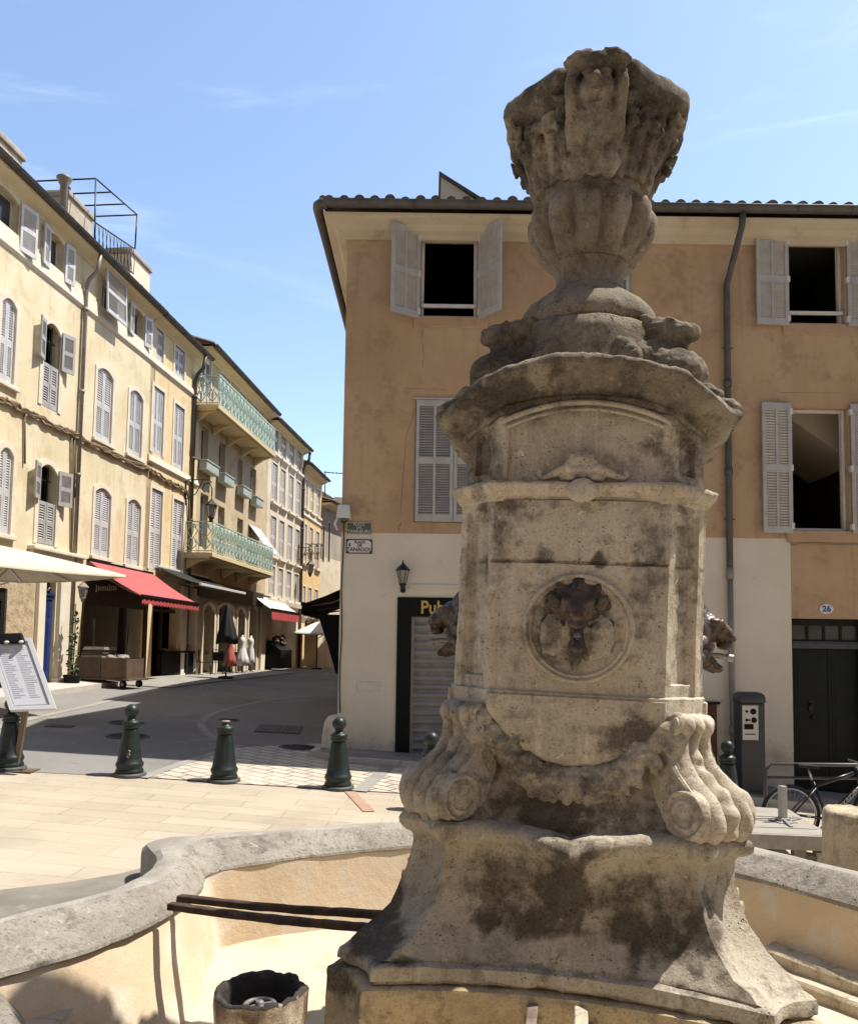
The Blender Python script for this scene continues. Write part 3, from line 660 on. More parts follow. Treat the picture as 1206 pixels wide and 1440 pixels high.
# ---- urn
def urn():
    prof = [(.30, 3.57), (.345, 3.575), (.365, 3.595), (.37, 3.63), (.36, 3.67), (.33, 3.71), (.285, 3.75), (.24, 3.785), (.206, 3.815), (.188, 3.845), (.178, 3.875), (.178, 3.905), (.186, 3.93), (.198, 3.95), (.205, 3.962),
            (.20, 3.97), (.225, 3.985), (.262, 4.02), (.292, 4.07), (.316, 4.125), (.326, 4.18), (.322, 4.225), (.310, 4.26), (.290, 4.285), (.282, 4.31), (.286, 4.35), (.300, 4.40), (.317, 4.45), (.338, 4.50), (.364, 4.555), (.388, 4.60), (.41, 4.645), (.425, 4.675), (.435, 4.69), (.468, 4.697),
            (.492, 4.712), (.500, 4.735), (.500, 4.775), (.49, 4.80), (.45, 4.815), (.40, 4.80), (.36, 4.74), (.34, 4.65), (.1, 4.6)]
    n = 168; rings = []
    for r, z in prof:
        row = []
        for j in range(n):
            a = 2 * pi * j / n; d = 0.0
            if 3.965 < z < 4.29:
                g = abs(cos(a * 6 + .35)); w = sm(3.965, 4.06, z) * sm(4.30, 4.22, z); d = (g ** .5 - .70) * .085 * w
            if z > 4.33:   # eight sided lip, leafy flutes under it
                seg = pi / 4; b = ((a + seg / 2) % seg) - seg / 2; oc = cos(seg / 2) / cos(b); kk = sm(4.45, 4.7, z); d += r * (oc * 1.03 - 1) * kk
                d += .018 * sin(a * 11 + 5 * z) * sm(4.33, 4.42, z) * sm(4.68, 4.6, z)
            row.append(V(((r + d) * cos(a), (r + d) * sin(a), z + (.02 * noise.noise(V((cos(a) * 2, sin(a) * 2, 7))) if z > 4.7 else 0))))
        rings.append(row)
    m = MB(); m.loft(rings, True, True, True); return m
o = urn().build('urn', S_TOP, fountain); rough_up(o.data, .009, 10, 8, .006, 3); sharp(o, 55)
stain(o, blobs([(0, 4.66, .6, .2, .6), (-.3, 4.3, .12, .2, .3), (0, 4.14, .3, .12, -.35), (.1, 3.65, .25, .06, -.4), (0, 4.36, .3, .05, .3), (-.2, 3.62, .2, .06, .1)]))
# carved mask, beard and leaves running up the urn
def mask(ang, front):
    m = MB(); R = Matrix.Rotation(ang, 4, 'Z') @ Matrix.Translation((.028, 0, -.01)); m.M = R
    m.ell((.455, 0, 4.66), (.075, .095, .085), 14); m.ell((.50, 0, 4.67), (.03, .03, .04), 10); m.tube([(.515, 0, 4.71), (.545, 0, 4.655)], [.016, .026], 8); m.ell((.515, 0, 4.618), (.022, .04, .012), 8)
    for s in (-1, 1):
        m.ell((.512, s * .042, 4.712), (.026, .034, .015), 8); m.ell((.495, s * .05, 4.64), (.03, .032, .03), 10)
        m.tube([(.45, s * .10, 4.80), (.47, s * .125, 4.69), (.42, s * .115, 4.58), (.385, s * .115, 4.50), (.35, s * .105, 4.42)], [.03, .034, .034, .034, .03], 8)
        m.tube([(.43, s * .04, 4.57), (.395, s * .075, 4.51), (.375, s * .045, 4.45), (.35, s * .02, 4.40)], [.04, .042, .036, .03], 9)
        m.tube([(.36, s * .06, 4.42), (.34, s * .095, 4.35), (.34, s * .07, 4.29)], [.045, .045, .03], 8)
        m.tube([(.48, s * .03, 4.825), (.49, s * .10, 4.81), (.47, s * .16, 4.785)], [.03, .032, .018], 8)
    m.tube([(.46, 0, 4.60), (.41, .01, 4.52), (.375, -.01, 4.44), (.35, .01, 4.36), (.345, 0, 4.30)], [.052, .05, .05, .05, .03], 10)
    m.ell((.47, 0, 4.785), (.06, .10, .055), 10); m.ell((.40, 0, 4.62), (.06, .125, .19), 12); m.ell((.36, 0, 4.42), (.045, .10, .14), 12)
    return m
for q in (0, 2):
    o = sculpt(mask(-pi / 2 + q * pi / 2, q == 0), 'mask_relief', S_TOP, fountain, .0065, 1, .004, 30, .003, 80, seed=q * 2.7)
    stain(o, blobs([(0, 4.72, .3, .14, .45), (0, 4.5, .12, .1, -.3), (.05, 4.4, .1, .06, .4)]))
def acanthus():
    m = MB(); rnd = random.Random(21)
    for q in range(4):
        for s in (-1, 1):
            for k in range(2):
                a = -pi / 2 + q * pi / 2 + s * (.40 + .24 * k); p = []
                for r, z in ((.275, 4.33), (.31, 4.45), (.352, 4.53), (.39, 4.59), (.42, 4.60), (.43, 4.57)): p.append((r * cos(a), r * sin(a), z + .02 * k))
                m.tube(p, [.045, .05, .05, .045, .03, .012], 9)
        for k in range(16):
            a = -pi / 2 + q * pi / 2 + rnd.uniform(.22, 1.35); m.ell((.415 * cos(a), .415 * sin(a), rnd.uniform(4.55, 4.63)), rnd.uniform(.02, .035), 7)
    for a in (-2.75, -.42, -1.25, -1.92, 2.75, .42):   # big curling leaves with a rib
        p = [(r_ * cos(a), r_ * sin(a), z) for r_, z in ((.275, 4.32), (.305, 4.42), (.345, 4.51), (.392, 4.585), (.435, 4.635), (.468, 4.645), (.472, 4.61))]
        m.tube(p, [.022, .024, .024, .024, .022, .018, .01], 7); tx, ty = -sin(a), cos(a)
        for s in (-1, 1):
            for k in range(1, 6):
                b = p[k]; w_ = .035 + .02 * (k < 4); m.tube([(b[0], b[1], b[2]), (b[0] + tx * s * w_, b[1] + ty * s * w_, b[2] + .012), (b[0] + tx * s * w_ * 1.6 + .01 * cos(a), b[1] + ty * s * w_ * 1.6 + .01 * sin(a), b[2] + .03)], [.024, .02, .008], 6)
    return m
o = sculpt(acanthus(), 'acanthus_leaves', S_TOP, fountain, .0075, 1, .006, 24, .003, 70)
stain(o, blobs([(0, 4.58, .6, .2, .6), (-.26, 4.5, .05, .12, -1.2)]))
# ================================================================ basin
M_RIM = plaster('rim_limestone', (.27, .245, .205), (.36, .33, .285), (.46, .43, .375), 2.6, (.5, .72), .9, .012, 70, .12, .9, .3)
M_OCHRE = plaster('ochre_render', (.56, .43, .29), (.61, .485, .345), (.60, .53, .43), 1.9, (.46, .62), .6, .01, 60, .12, .9, .14)
M_FLOOR = plaster('basin_floor_render', (.50, .43, .305), (.56, .49, .365), (.42, .35, .24), 1.4, bs=.5, bd=.01, fine=80)
basin = thing('fountain_basin', 'low stone basin with a rounded grey rim and ochre inner walls around the fountain', 'basin', (0, 0, 0))
O_ = [(-1.85, 3.12), (-2.4, 3.62), (-3.2, 4.1), (-2.51, 4.79), (-2.08, 5.39), (-1.98, 5.9), (-2.05, 6.3), (-2.29, 6.74), (-2.2, 6.95), (-1.86, 7.05), (-1.2, 7.28), (-.29, 7.65)]
G_ = [(-1.61, 3.34), (-2.06, 3.93), (-2.72, 4.2), (-2.42, 4.62), (-2.05, 5.12), (-1.77, 5.42), (-1.72, 5.92), (-1.80, 6.35), (-1.8, 6.58), (-1.65, 6.78), (-1.2, 6.98), (-.28, 7.38)]
L_ = [(-1.54, 3.42), (-1.98, 4.02), (-2.38, 4.12), (-2.22, 4.32), (-1.86, 4.74), (-1.62, 5.38), (-1.58, 5.9), (-1.62, 6.15), (-1.64, 6.28), (-1.56, 6.42), (-1.16, 6.72), (-.27, 7.17)]
B_ = [(-1.46, 3.52), (-1.9, 4.1), (-2.2, 4.15), (-2.0, 4.4), (-1.62, 4.75), (-1.45, 5.2), (-1.5, 5.8), (-1.54, 6.15), (-1.55, 6.33), (-1.5, 6.45), (-1.1, 6.7), (-.30, 7.08)]
cc = V((.75, 4.3))
for x, y in [(.8, 7.95), (1.9, 7.6), (2.72, 6.84), (3.22, 6.1), (3.9, 4.9), (4.1, 3.6), (3.5, 2.0), (2.2, .95), (.3, .75), (-1.0, 1.4)]:
    p = V((x, y)); d = (p - cc).normalized(); O_.append((x, y))
    for lst, k in ((G_, .27), (L_, .47), (B_, .56)): q = p - d * k; lst.append((q.x, q.y))
def loop(lst, z, kk=5):
    pts = cat_rom([(x, y, 0) for x, y in lst], kk, True)
    return [V((p.x, p.y, z)) for p in pts]
lo, lg, ll, lb = loop(O_, 0), loop(G_, 0), loop(L_, 0), loop(B_, 0)
def mixl(a, b, t, z): return [V((p.x + (q.x - p.x) * t, p.y + (q.y - p.y) * t, z)) for p, q in zip(a, b)]
mb = MB()
rings = [mixl(lo, lg, -.02, -.5), mixl(lo, lg, -.02, .2), mixl(lo, lg, .0, .255), mixl(lo, lg, .12, .30), mixl(lo, lg, .35, .325), mixl(lo, lg, .65, .335), mixl(lo, lg, .88, .332), mixl(lg, ll, .1, .318), mixl(lg, ll, .3, .288), mixl(lg, ll, .6, .246), mixl(lg, ll, .85, .212), mixl(lg, ll, .97, .19), mixl(lg, ll, 1.0, .172), mixl(lg, ll, .93, .155), mixl(lg, ll, .6, .15)]
mb.loft(rings); M_RIMF = stone('rim_face_stone', (.245, .218, .178), (.345, .31, .258), (.175, .155, .125), (.07, .06, .05), .6, .8, .016); rim = mb.build('rim', [M_RIM, M_RIMF], basin)
nR = len(lo)
for i_, p_ in enumerate(rim.data.polygons): p_.material_index = 1 if i_ // nR >= 6 else 0
rough_up(rim.data, .012, 5, 3, .007, 1.7, ); sharp(rim, 22)
mb = MB(); mb.loft([mixl(ll, lb, -.2, .165), mixl(ll, lb, -.05, .11), mixl(ll, lb, .3, -.1), mixl(ll, lb, .75, -.3), mixl(ll, lb, 1.0, -.41), mixl(lb, ll, -.08, -.44)])
wl = mb.build('basin_wall', M_OCHRE, basin); rough_up(wl.data, .012, 3, 5)
mb = MB(); c0 = V((cc.x, cc.y, -.40)); n = len(lb)
rr = [[p.lerp(c0, t) for p in mixl(lb, ll, .0, -.40)] for t in (-.03, .1, .3, .6, .98)]
mb.loft(rr, True, False, True); fl = mb.build('basin_floor', M_FLOOR, basin); rough_up(fl.data, .012, 2.5, 1)
# stepped ledges against the right wall
for k, (t0, z) in enumerate(((.13, -.22), (.25, -.31))):
    mb = MB(); idx = range(72, 92); r = []
    for i in idx:
        p = lb[i % n]; d = (c0 - p); d.z = 0; d.normalize(); a = p - d * .12; b = p + d * (t0 + .0)
        r.append([V((a.x, a.y, -.42)), V((a.x, a.y, z)), V((b.x - d.x * .02, b.y - d.y * .02, z)), V((b.x, b.y, z - .02)), V((b.x, b.y, -.42))])
    mb.loft(r, False, smooth=False); o = mb.build('basin_ledge', M_CALC, basin); rough_up(o.data, .012, 8, k)
# grey apron stones outside the left rim
gp = [V((*p.xy, 0)) for p in (G(-80, 1266), G(0, 1253), G(90, 1243), G(165, 1231), G(200, 1222))] + [V((-1.95, 5.7, 0)), V((-2.4, 4.8, 0)), V((-3.1, 4.0, 0))]
ap = patch('basin_apron', gp, plaster('apron_stone', (.16, .145, .12), (.22, .2, .17), (.28, .255, .215), 2.2, fine=60), .010)
# ---- rusty bars from the fountain to the rim
M_RUST = plaster('rusty_iron', (.045, .03, .024), (.085, .05, .035), (.16, .09, .055), 8, (.55, .7), .8, .004, 120)
def rbar(label, a, b, w=.05, h=.042, group='rusty iron bars across the basin', mat=None, seed=0):
    a, b = V(a), V(b); mb = MB(); N = 26; d = (b - a).normalized(); sx = V((d.y, -d.x, 0)).normalized(); up = V((0, 0, 1)); rings = []
    for i in range(N + 1):
        p = a.lerp(b, i / N) + V((0, 0, -.012 * sin(pi * i / N)))
        rings.append([p + sx * (x * w / 2) + up * (z * h / 2) for x, z in ((-1, -.8), (-.8, -1), (.8, -1), (1, -.8), (1, .8), (.8, 1), (-.8, 1), (-1, .8))])
    mb.loft(rings, True, True, True, False); o = mb.build('iron_bar', mat or M_RUST); rough_up(o.data, .004, 22, seed)
    return tag(o, label, 'iron bar', group)
pl = at_depth(239, 1274, 5.25); pr = at_depth(548, 1307, 4.55)
rbar('rusty square bar spanning basin, the one closer to the dark standpipe', pl, pr, seed=1)
pl = at_depth(252, 1263, 5.45); pr = at_depth(552, 1287, 4.8)
rbar('rusty square bar spanning basin, the one closer to the back wall', pl, pr, seed=4)
M_LIME = M_CALC
f1 = F_M @ V((-.125, -.82, .425)); f2 = F_M @ V((.07, -.82, .425)); dv = (F_M.to_3x3() @ V((0, -1, -.02)))
rbar('short flat bar with red rusty edges, pointing out from fountain base front', f1, f1 + dv * 1.75, .046, .03, 'bars on the front of the fountain base', paint('reddish_bar', (.24, .17, .14), .7, .5, .2, 14), 7)
rbar('short bar crusted with pale limescale, pointing out from fountain base front', f2, f2 + dv * 1.75, .058, .05, 'bars on the front of the fountain base', M_LIME, 9)
mb = MB()
# ---- overflow standpipe with valve wheel
sp = at_z(366, 1388, .46)
pipe = thing('overflow_standpipe', 'stubby encrusted standpipe with dark hollow top and small valve wheel inside', 'standpipe', (sp.x, sp.y, 0))
mb = MB(); n = 64; rings = []
for r, z in [(.185, -.42), (.187, -.2), (.186, 0), (.188, .15), (.186, .3), (.19, .40), (.192, .445), (.186, .458), (.168, .455), (.155, .43), (.15, .3), (.148, .12), (.14, .1), (.01, .1)]:
    row = []
    for j in range(n):
        a = 2 * pi * j / n; q = V((cos(a), sin(a), z * 3)); d = .012 * noise.noise(q * 2.2) + (.01 * noise.noise(q * 9) if r > .16 else 0); nz_ = .008 * noise.noise(q * 4) if z > .38 else 0
        row.append(V(((r + d) * cos(a), (r + d) * sin(a), z + nz_)))
    rings.append(row)
mb.loft(rings, True); M_DARKIN = plaster('sooty_metal', (.035, .03, .026), (.06, .05, .042), (.1, .085, .07), 6, fine=70, bs=.8)
pt_ = mb.build('pipe_body', [M_CALC, M_DARKIN], pipe)
for p in pt_.data.polygons:
    if p.center.z > .40 and hypot(p.center.x, p.center.y) < .2 and p.normal.z > .25 or hypot(p.center.x, p.center.y) < .165: p.material_index = 1
rough_up(pt_.data, .006, 30, 3, .005, 12)
stain(pt_, lambda c: .9 * sm(.05, .4, noise.noise(V((c.x * 9, c.y * 9, c.z * 5 + 3)))) + .5 * sm(.33, .42, c.z))
mb = MB(); mb.tube([(.062 * cos(2 * pi * i / 28), .062 * sin(2 * pi * i / 28), .385) for i in range(29)], .011, 8)
for i in range(4): a = i * pi / 2 + .5; mb.bar((0, 0, .388), (.06 * cos(a), .06 * sin(a), .385), .012, .01)
mb.lathe([(.018, .30), (.018, .40), (.012, .405), (0.001, .406)], 10, caps=False); mb.lathe([(.05, .1), (.05, .33), (.03, .36)], 16)
M_VALVE = paint('valve_wheel', (.22, .21, .2), .55, .4, .3, 20); mb.M = T(.0, -.01, .02); mb.build('valve_wheel', M_VALVE, pipe)
for a in (.75, 2.2):
    mb = MB(); mb.M = T(.17 * cos(a), .17 * sin(a), .45); mb.ell((0, 0, -.004), (.024, .02, .012), 8); mb.build('lug', M_DARKIN, pipe)
# ================================================================ building kit
M_SHUT = paint('grey_white_shutter', (.47, .45, .435), .55, .18, .2, 5, each=.35)
M_SHUT2 = paint('pale_grey_shutter', (.62, .605, .605), .6, .16, .2, 4, each=.35)
M_FRAME = paint('white_frame', (.60, .58, .55), .5, .12)
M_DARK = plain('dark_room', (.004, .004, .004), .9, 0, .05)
M_ZINC = paint('zinc_gutter', (.095, .088, .085), .55, .3, .2, 5)
M_PIPE = paint('painted_pipe', (.27, .235, .205), .5, .25, .1, 4)
M_GLASS = glass('window_glass')
M_BLACK = paint('black_paint', (.007, .007, .0075), .6, .2, 0, 6, .1, .15)
M_TILE = plaster('roof_tile', (.13, .085, .062), (.18, .125, .092), (.09, .07, .058), 3, fine=50)
M_IRONB = paint('black_iron', (.02, .021, .022), .45, .3, .3, 20)
def wall_faces(mb, x0, x1, z0, z1, ops, depth=.24, mfun=None, back=None, xs_extra=(), zs_extra=()):
    xs = sorted(set([x0, x1] + [v for o in ops for v in o[:2]] + list(xs_extra))); zs = sorted(set([z0, z1] + [v for o in ops for v in o[2:4]] + list(zs_extra)))
    for i in range(len(xs) - 1):
        for j in range(len(zs) - 1):
            cx, cz = (xs[i] + xs[i + 1]) / 2, (zs[j] + zs[j + 1]) / 2
            if any(o[0] < cx < o[1] and o[2] < cz < o[3] for o in ops): continue
            mb.mi = mfun(cx, cz) if mfun else 0
            mb.add([(xs[i], 0, zs[j]), (xs[i + 1], 0, zs[j]), (xs[i + 1], 0, zs[j + 1]), (xs[i], 0, zs[j + 1])], [(0, 1, 2, 3)])
    for o in ops:
        a, b, c, d = o[:4]; dp = o[4] if len(o) > 4 else depth; mb.mi = mfun((a + b) / 2, (c + d) / 2) if mfun else 0
        mb.add([(a, 0, c), (b, 0, c), (b, 0, d), (a, 0, d), (a, dp, c), (b, dp, c), (b, dp, d), (a, dp, d)], [(0, 1, 5, 4), (1, 2, 6, 5), (2, 3, 7, 6), (3, 0, 4, 7)])
    mb.mi = 0
    if back:
        mb.add([(x0, 0, z0), (x0, back, z0), (x0, back, z1), (x0, 0, z1), (x1, 0, z0), (x1, back, z0), (x1, back, z1), (x1, 0, z1)], [(0, 1, 2, 3), (4, 5, 6, 7), (1, 5, 6, 2), (3, 2, 6, 7)])
def leaf(mb, w, h, n=14, cols=1, sgn=1, st=.055, th=.034, mid=.5, rail=.10):
    """louvred shutter leaf, hinge at x=0, runs to sgn*w"""
    M0 = mb.M.copy()
    def bx(a, b, z0, z1, t=th): x = sorted((sgn * a, sgn * b)); mb.box(x[0], x[1], -t / 2, t / 2, z0, z1)
    bx(0, st, 0, h); bx(w - st, w, 0, h)
    rs = [(0, rail * 1.15), (h * mid - rail * .55, h * mid + rail * .55), (h - rail, h)]
    for a, b in rs: bx(st, w - st, a, b, th * .9)
    if cols == 2: bx(w / 2 - .02, w / 2 + .02, rs[0][1], rs[1][0], th * .8); bx(w / 2 - .02, w / 2 + .02, rs[1][1], rs[2][0], th * .8)
    for (z0, z1) in ((rs[0][1], rs[1][0]), (rs[1][1], rs[2][0])):
        p = (z1 - z0) / n
        for i in range(n):
            z = z0 + i * p
            for a, b in (((st, w / 2 - .02), (w / 2 + .02, w - st)) if cols == 2 else ((st, w - st),)):
                x = sorted((sgn * a, sgn * b)); ya, yb, t = -.014, .013, .007; zl, zh = z + p * .08, z + p * .80
                vs = [(X, Y, Z) for X in x for Y, Z in ((ya, zl), (yb, zh), (yb, zh + t), (ya, zl + t))]
                mb.add(vs, [(0, 1, 2, 3), (7, 6, 5, 4), (0, 4, 5, 1), (1, 5, 6, 2), (2, 6, 7, 3), (3, 7, 4, 0)])
    mb.M = M0
def band(mb, x0, x1, z0, z1, w, rise=0.0, y0=-.02, y1=.02, sill=True, n=8, orise=None):
    """stucco surround with an arched head"""
    inn = [(x0, z0)] + [(x0 + (x1 - x0) * i / n, z1 - rise * ((-1 + 2 * i / n) ** 2)) for i in range(n + 1)] + [(x1, z0)]
    orr = rise if orise is None else orise
    out = [(x0 - w, z0)] + [(x0 - w + (x1 - x0 + 2 * w) * i / n, z1 + w * .9 - orr * ((-1 + 2 * i / n) ** 2)) for i in range(n + 1)] + [(x1 + w, z0)]
    k = len(inn); vs = [(a, y, b) for y in (y0, y1) for lst in (inn, out) for a, b in lst]; fs = []
    for i in range(k - 1):
        fs += [(i, i + 1, k + i + 1, k + i), (2 * k + i, 2 * k + i + 1, 3 * k + i + 1, 3 * k + i), (i, i + 1, 2 * k + i + 1, 2 * k + i), (k + i, k + i + 1, 3 * k + i + 1, 3 * k + i)]
    fs += [(0, k, 3 * k, 2 * k), (k - 1, 2 * k - 1, 4 * k - 1, 3 * k - 1)]
    mb.add(vs, fs)
def tiles(mb, x0, x1, y0, z0, run, pitch, step=.25, r=.085, segs=6, bow=.0):
    """rows of half round tiles running up the roof; also the channels between"""
    n = int((x1 - x0) / step); dz = run * tan(pitch)
    mb.mi = 0; mb.add([(x0, y0, z0), (x1, y0, z0), (x1, y0 + run, z0 + dz), (x0, y0 + run, z0 + dz)], [(0, 1, 2, 3)])
    rnd = random.Random(int(x0 * 10) + n)
    for i in range(n):
        x = x0 + (i + .5) * (x1 - x0) / n; rr = r * rnd.uniform(.92, 1.08); dy = rnd.uniform(-.03, .02); A = []
        for t, (yy, zz) in enumerate(((y0 + dy, z0), (y0 + run, z0 + dz))):
            A.append([V((x + rr * cos(pi * j / segs), yy, zz + .01 + rr * sin(pi * j / segs))) for j in range(segs + 1)])
        mb.loft(A, False); 
        B = [[V((p.x, p.y, p.z)) for p in A[0]], [V((x + (p.x - x) * .75, p.y, A[0][0].z + (p.z - A[0][0].z) * .75)) for p in A[0]]]
        mb.loft(B, False, smooth=False); mb.add([*B[1]], [tuple(range(segs + 1))])
def gutter(mb, x0, x1, y, z, r=.075, n=8):
    A = [[V((x, y + r * cos(pi + pi * j / n) , z + r * sin(pi + pi * j / n))) for j in range(n + 1)] for x in (x0, x1)]
    mb.loft(A, False); B = [[V((x, y + r * .93 * cos(pi + pi * j / n), z + .012 + r * .9 * sin(pi + pi * j / n))) for j in range(n + 1)] for x in (x0, x1)]; mb.loft(B, False)
    mb.tube([(x0, y - r, z), (x1, y - r, z)], .012, 6); mb.tube([(x0, y + r, z), (x1, y + r, z)], .008, 6)
    k = x0 + .6
    while k < x1: mb.tube([(k, y + r * cos(pi + pi * j / n) * 1.05, z + r * 1.05 * sin(pi + pi * j / n)) for j in range(n + 1)], .006, 5); k += .9
# ================================================================ the peach corner building
def peach_mat():
    t = NT('peach_render'); col = t.mix(t.ramp(t.noise(.7, 6, .6), .35, .65), (.415, .275, .162), (.48, .335, .21))
    col = t.mix(t.ramp(t.noise(2.2, 7, .72), .50, .68, 0, .75), col, (.32, .215, .13))
    col = t.mix(t.ramp(t.noise(1.0, 5, .65, t.scaled(t.pos, (6, 6, .45))),   .52, .74, 0, .55), col, (.27, .185, .12))
    g = t.noise(70, 3, .75); col = t.mix(t.ramp(g, .5, .72, 0, .35), col, (.6, .43, .3))
    return t.out(col, .93, t.math('ADD', g, t.noise(9, 4)), .55, .012, 0, .2)
def creamwall():
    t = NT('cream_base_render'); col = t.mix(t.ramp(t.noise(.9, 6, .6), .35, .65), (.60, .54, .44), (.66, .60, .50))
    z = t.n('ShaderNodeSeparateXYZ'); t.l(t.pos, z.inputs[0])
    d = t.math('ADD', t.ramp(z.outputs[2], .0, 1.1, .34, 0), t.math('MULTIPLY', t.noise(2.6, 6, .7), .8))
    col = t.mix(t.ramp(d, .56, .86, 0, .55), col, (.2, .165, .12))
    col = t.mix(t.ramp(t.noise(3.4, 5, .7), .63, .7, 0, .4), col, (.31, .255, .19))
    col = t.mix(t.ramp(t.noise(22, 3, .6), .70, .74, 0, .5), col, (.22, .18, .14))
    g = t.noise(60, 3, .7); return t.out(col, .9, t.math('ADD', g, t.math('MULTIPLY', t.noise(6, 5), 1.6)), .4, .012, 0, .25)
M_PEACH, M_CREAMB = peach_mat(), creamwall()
M_CORN = plaster('cream_cornice', (.46, .39, .29), (.51, .44, .34), (.38, .31, .22), 1.5, fine=40, dark=.05)
M_SILLP = plaster('peach_sill', (.40, .265, .165), (.44, .30, .19), (.32, .21, .14), 2, fine=60)
PF = Fac((-1.47, 13.5), (12.5, 13.5))
peach = thing('corner_building', 'three storey peach rendered corner building with cream ground floor and grey shutters', 'building', (PF.a.x, PF.a.y, 0))
PX = lambda px, py: PF.uv(px, py)
def prect(l, r, t, b): m = (t + b) / 2; c = (l + r) / 2; return PX(l, m)[0], PX(r, m)[0], PX(c, b)[1], PX(c, t)[1]
w1, w3, w4, w6 = prect(592, 671, 331, 445), prect(1108, 1186, 336, 455), prect(583, 692, 563, 735), prect(1113, 1192, 574, 746)
w2 = prect(792, 885, 333, 447); w5 = (w4[0] + 2.95, w4[1] + 2.95, w4[2], w4[3])
w7 = (w3[0] + 3.6, w3[1] + 3.6, w3[2], w3[3]); w8 = (w6[0] + 3.6, w6[1] + 3.6, w6[2], w6[3])
pd = prect(557, 760, 841, 1058); pd = (pd[0], pd[1], -.2, pd[3]); dd = prect(1114, 1204, 870, 1100); dd = (dd[0], dd[1] + .18, -.6, dd[3])
zc = PX(560, 750)[1]; xcream = PX(1111, 800)[0]; zroof = 9.10; LP = 14.0
ops = [(*o, .3) for o in (w1, w2, w3, w4, w5, w6, w7, w8)] + [(pd[0], pd[1], -.9, pd[3], .14), (dd[0], dd[1], -.9, dd[3], .32)]
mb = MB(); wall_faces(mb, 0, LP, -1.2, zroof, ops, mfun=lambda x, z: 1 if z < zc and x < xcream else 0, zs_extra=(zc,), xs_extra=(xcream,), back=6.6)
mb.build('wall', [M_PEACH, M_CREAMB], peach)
def room(mb, o, d=3.0, ex=.5, mi=0):
    a, b, c, e = o[0] - ex, o[1] + ex, o[2] - .5, min(o[3] + .15, zroof - .02); y0, y1 = .302, .3 + d; mb.mi = mi
    mb.add([(a, y0, c), (b, y0, c), (b, y0, e), (a, y0, e), (a, y1, c), (b, y1, c), (b, y1, e), (a, y1, e)], [(4, 5, 6, 7), (0, 1, 5, 4), (3, 2, 6, 7), (0, 4, 7, 3), (1, 5, 6, 2)])
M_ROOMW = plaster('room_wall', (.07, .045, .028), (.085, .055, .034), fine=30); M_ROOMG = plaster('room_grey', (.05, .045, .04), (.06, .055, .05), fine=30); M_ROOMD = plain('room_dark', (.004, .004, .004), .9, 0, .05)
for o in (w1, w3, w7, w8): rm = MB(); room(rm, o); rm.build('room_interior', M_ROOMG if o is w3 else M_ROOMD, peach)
rm = MB(); room(rm, w6, 3.0, .6)
a, b, c, e = w6; rm.add([(a - .5, .35, e + .12), (b + .3, .35, c + 1.0), (b + .3, 2.8, c + 1.0), (a - .5, 2.8, e + .12)], [(0, 1, 2, 3)]) if False else None
rm.build('room_interior', M_ROOMW, peach)
mb = MB(); a, b, c, e = w6
mb.add([(a + .25, .8, e + .1), (b + .55, .8, e - .75), (b + .55, 2.6, e - .75), (a + .25, 2.6, e + .1), (a + .25, .8, e + .14), (b + .55, .8, e + .14)], [(0, 1, 2, 3), (0, 1, 5, 4)])
mb.build('sloping_ceiling', plaster('attic_ceiling', (.62, .54, .42), (.68, .6, .47), fine=20), peach)
def frame_win(o, bar=True, sash=True):
    a, b, c, d = o; m = MB()
    f = .05; y0, y1 = .10, .17
    m.box(a + .002, a + f, y0, y1, c + .002, d - .002); m.box(b - f, b - .002, y0, y1, c + .002, d - .002); m.box(a + f, b - f, y0, y1, d - f, d - .002); m.box(a + f, b - f, y0, y1, c + .002, c + f)
    m.build('window_frame', M_FRAME, peach, bevel=.006)
    if bar: m = MB(); m.bar((a + .01, .05, c + .20), (b - .01, .05, c + .20), .045, .06); m.build('guard_bar', M_FRAME, peach, bevel=.006)
    m = MB(); m.box(a - .12, b + .18, -.028, .10, c - .20, c - .004); m.build('window_sill', M_SILLP, peach, bevel=.012)
    if sash:   # inward opened casements
        for sx, hx in ((1, a + f), (-1, b - f)):
            m = MB(); m.M = T(hx, .17, c + f) @ RZ(sx * RAD(88)); w_ = (b - a) / 2 - f; h_ = d - c - 2 * f
            xs = sorted((0, sx * w_))
            m.box(xs[0], xs[0] + .05, 0, .04, 0, h_); m.box(xs[1] - .05, xs[1], 0, .04, 0, h_); m.box(xs[0] + .05, xs[1] - .05, 0, .04, 0, .06); m.box(xs[0] + .05, xs[1] - .05, 0, .04, h_ - .05, h_)
            m.box(xs[0] + .05, xs[1] - .05, .002, .038, h_ * .5 - .02, h_ * .5 + .02)
            cs = m.build('casement', M_FRAME, peach, bevel=.004)
            m2 = MB(); m2.M = m.M; m2.box(xs[0] + .05, xs[1] - .05, .017, .022, .06, h_ - .05); m2.build('pane', M_GLASS, cs)
for o in (w1, w3, w7): frame_win(o, sash=False)
frame_win(w6, False, False); frame_win(w8, False, False)
def hung(o, al, ar, wl=None, wr=None, n=17):
    a, b, c, d = o; h = d - c + .12; w_ = (b - a) / 2 + .06
    for hx, sg, ang, ww in ((a - .03, 1, al, wl or w_), (b + .03, -1, ar, wr or w_)):
        m = MB(); m.M = T(hx, -.045, c - .06) @ RZ(-sg * RAD(ang)); leaf(m, ww, h, n, 2, sg, .06, .04)
        s = m.build('shutter', M_SHUT, peach, bevel=0)
        k = MB()
        for zz in (.12, h * .5, h - .14): k.box(hx - .025, hx + .025, -.075, .0, c - .06 + zz - .05, c - .06 + zz + .05)
        k.build('hinge', M_FRAME, s)
hung(w1, 148, 128); hung(w3, 174, 172, .56, .56); hung(w6, 175, 170, .5, .5, 20); hung(w7, 172, 150); hung(w8, 172, 150)
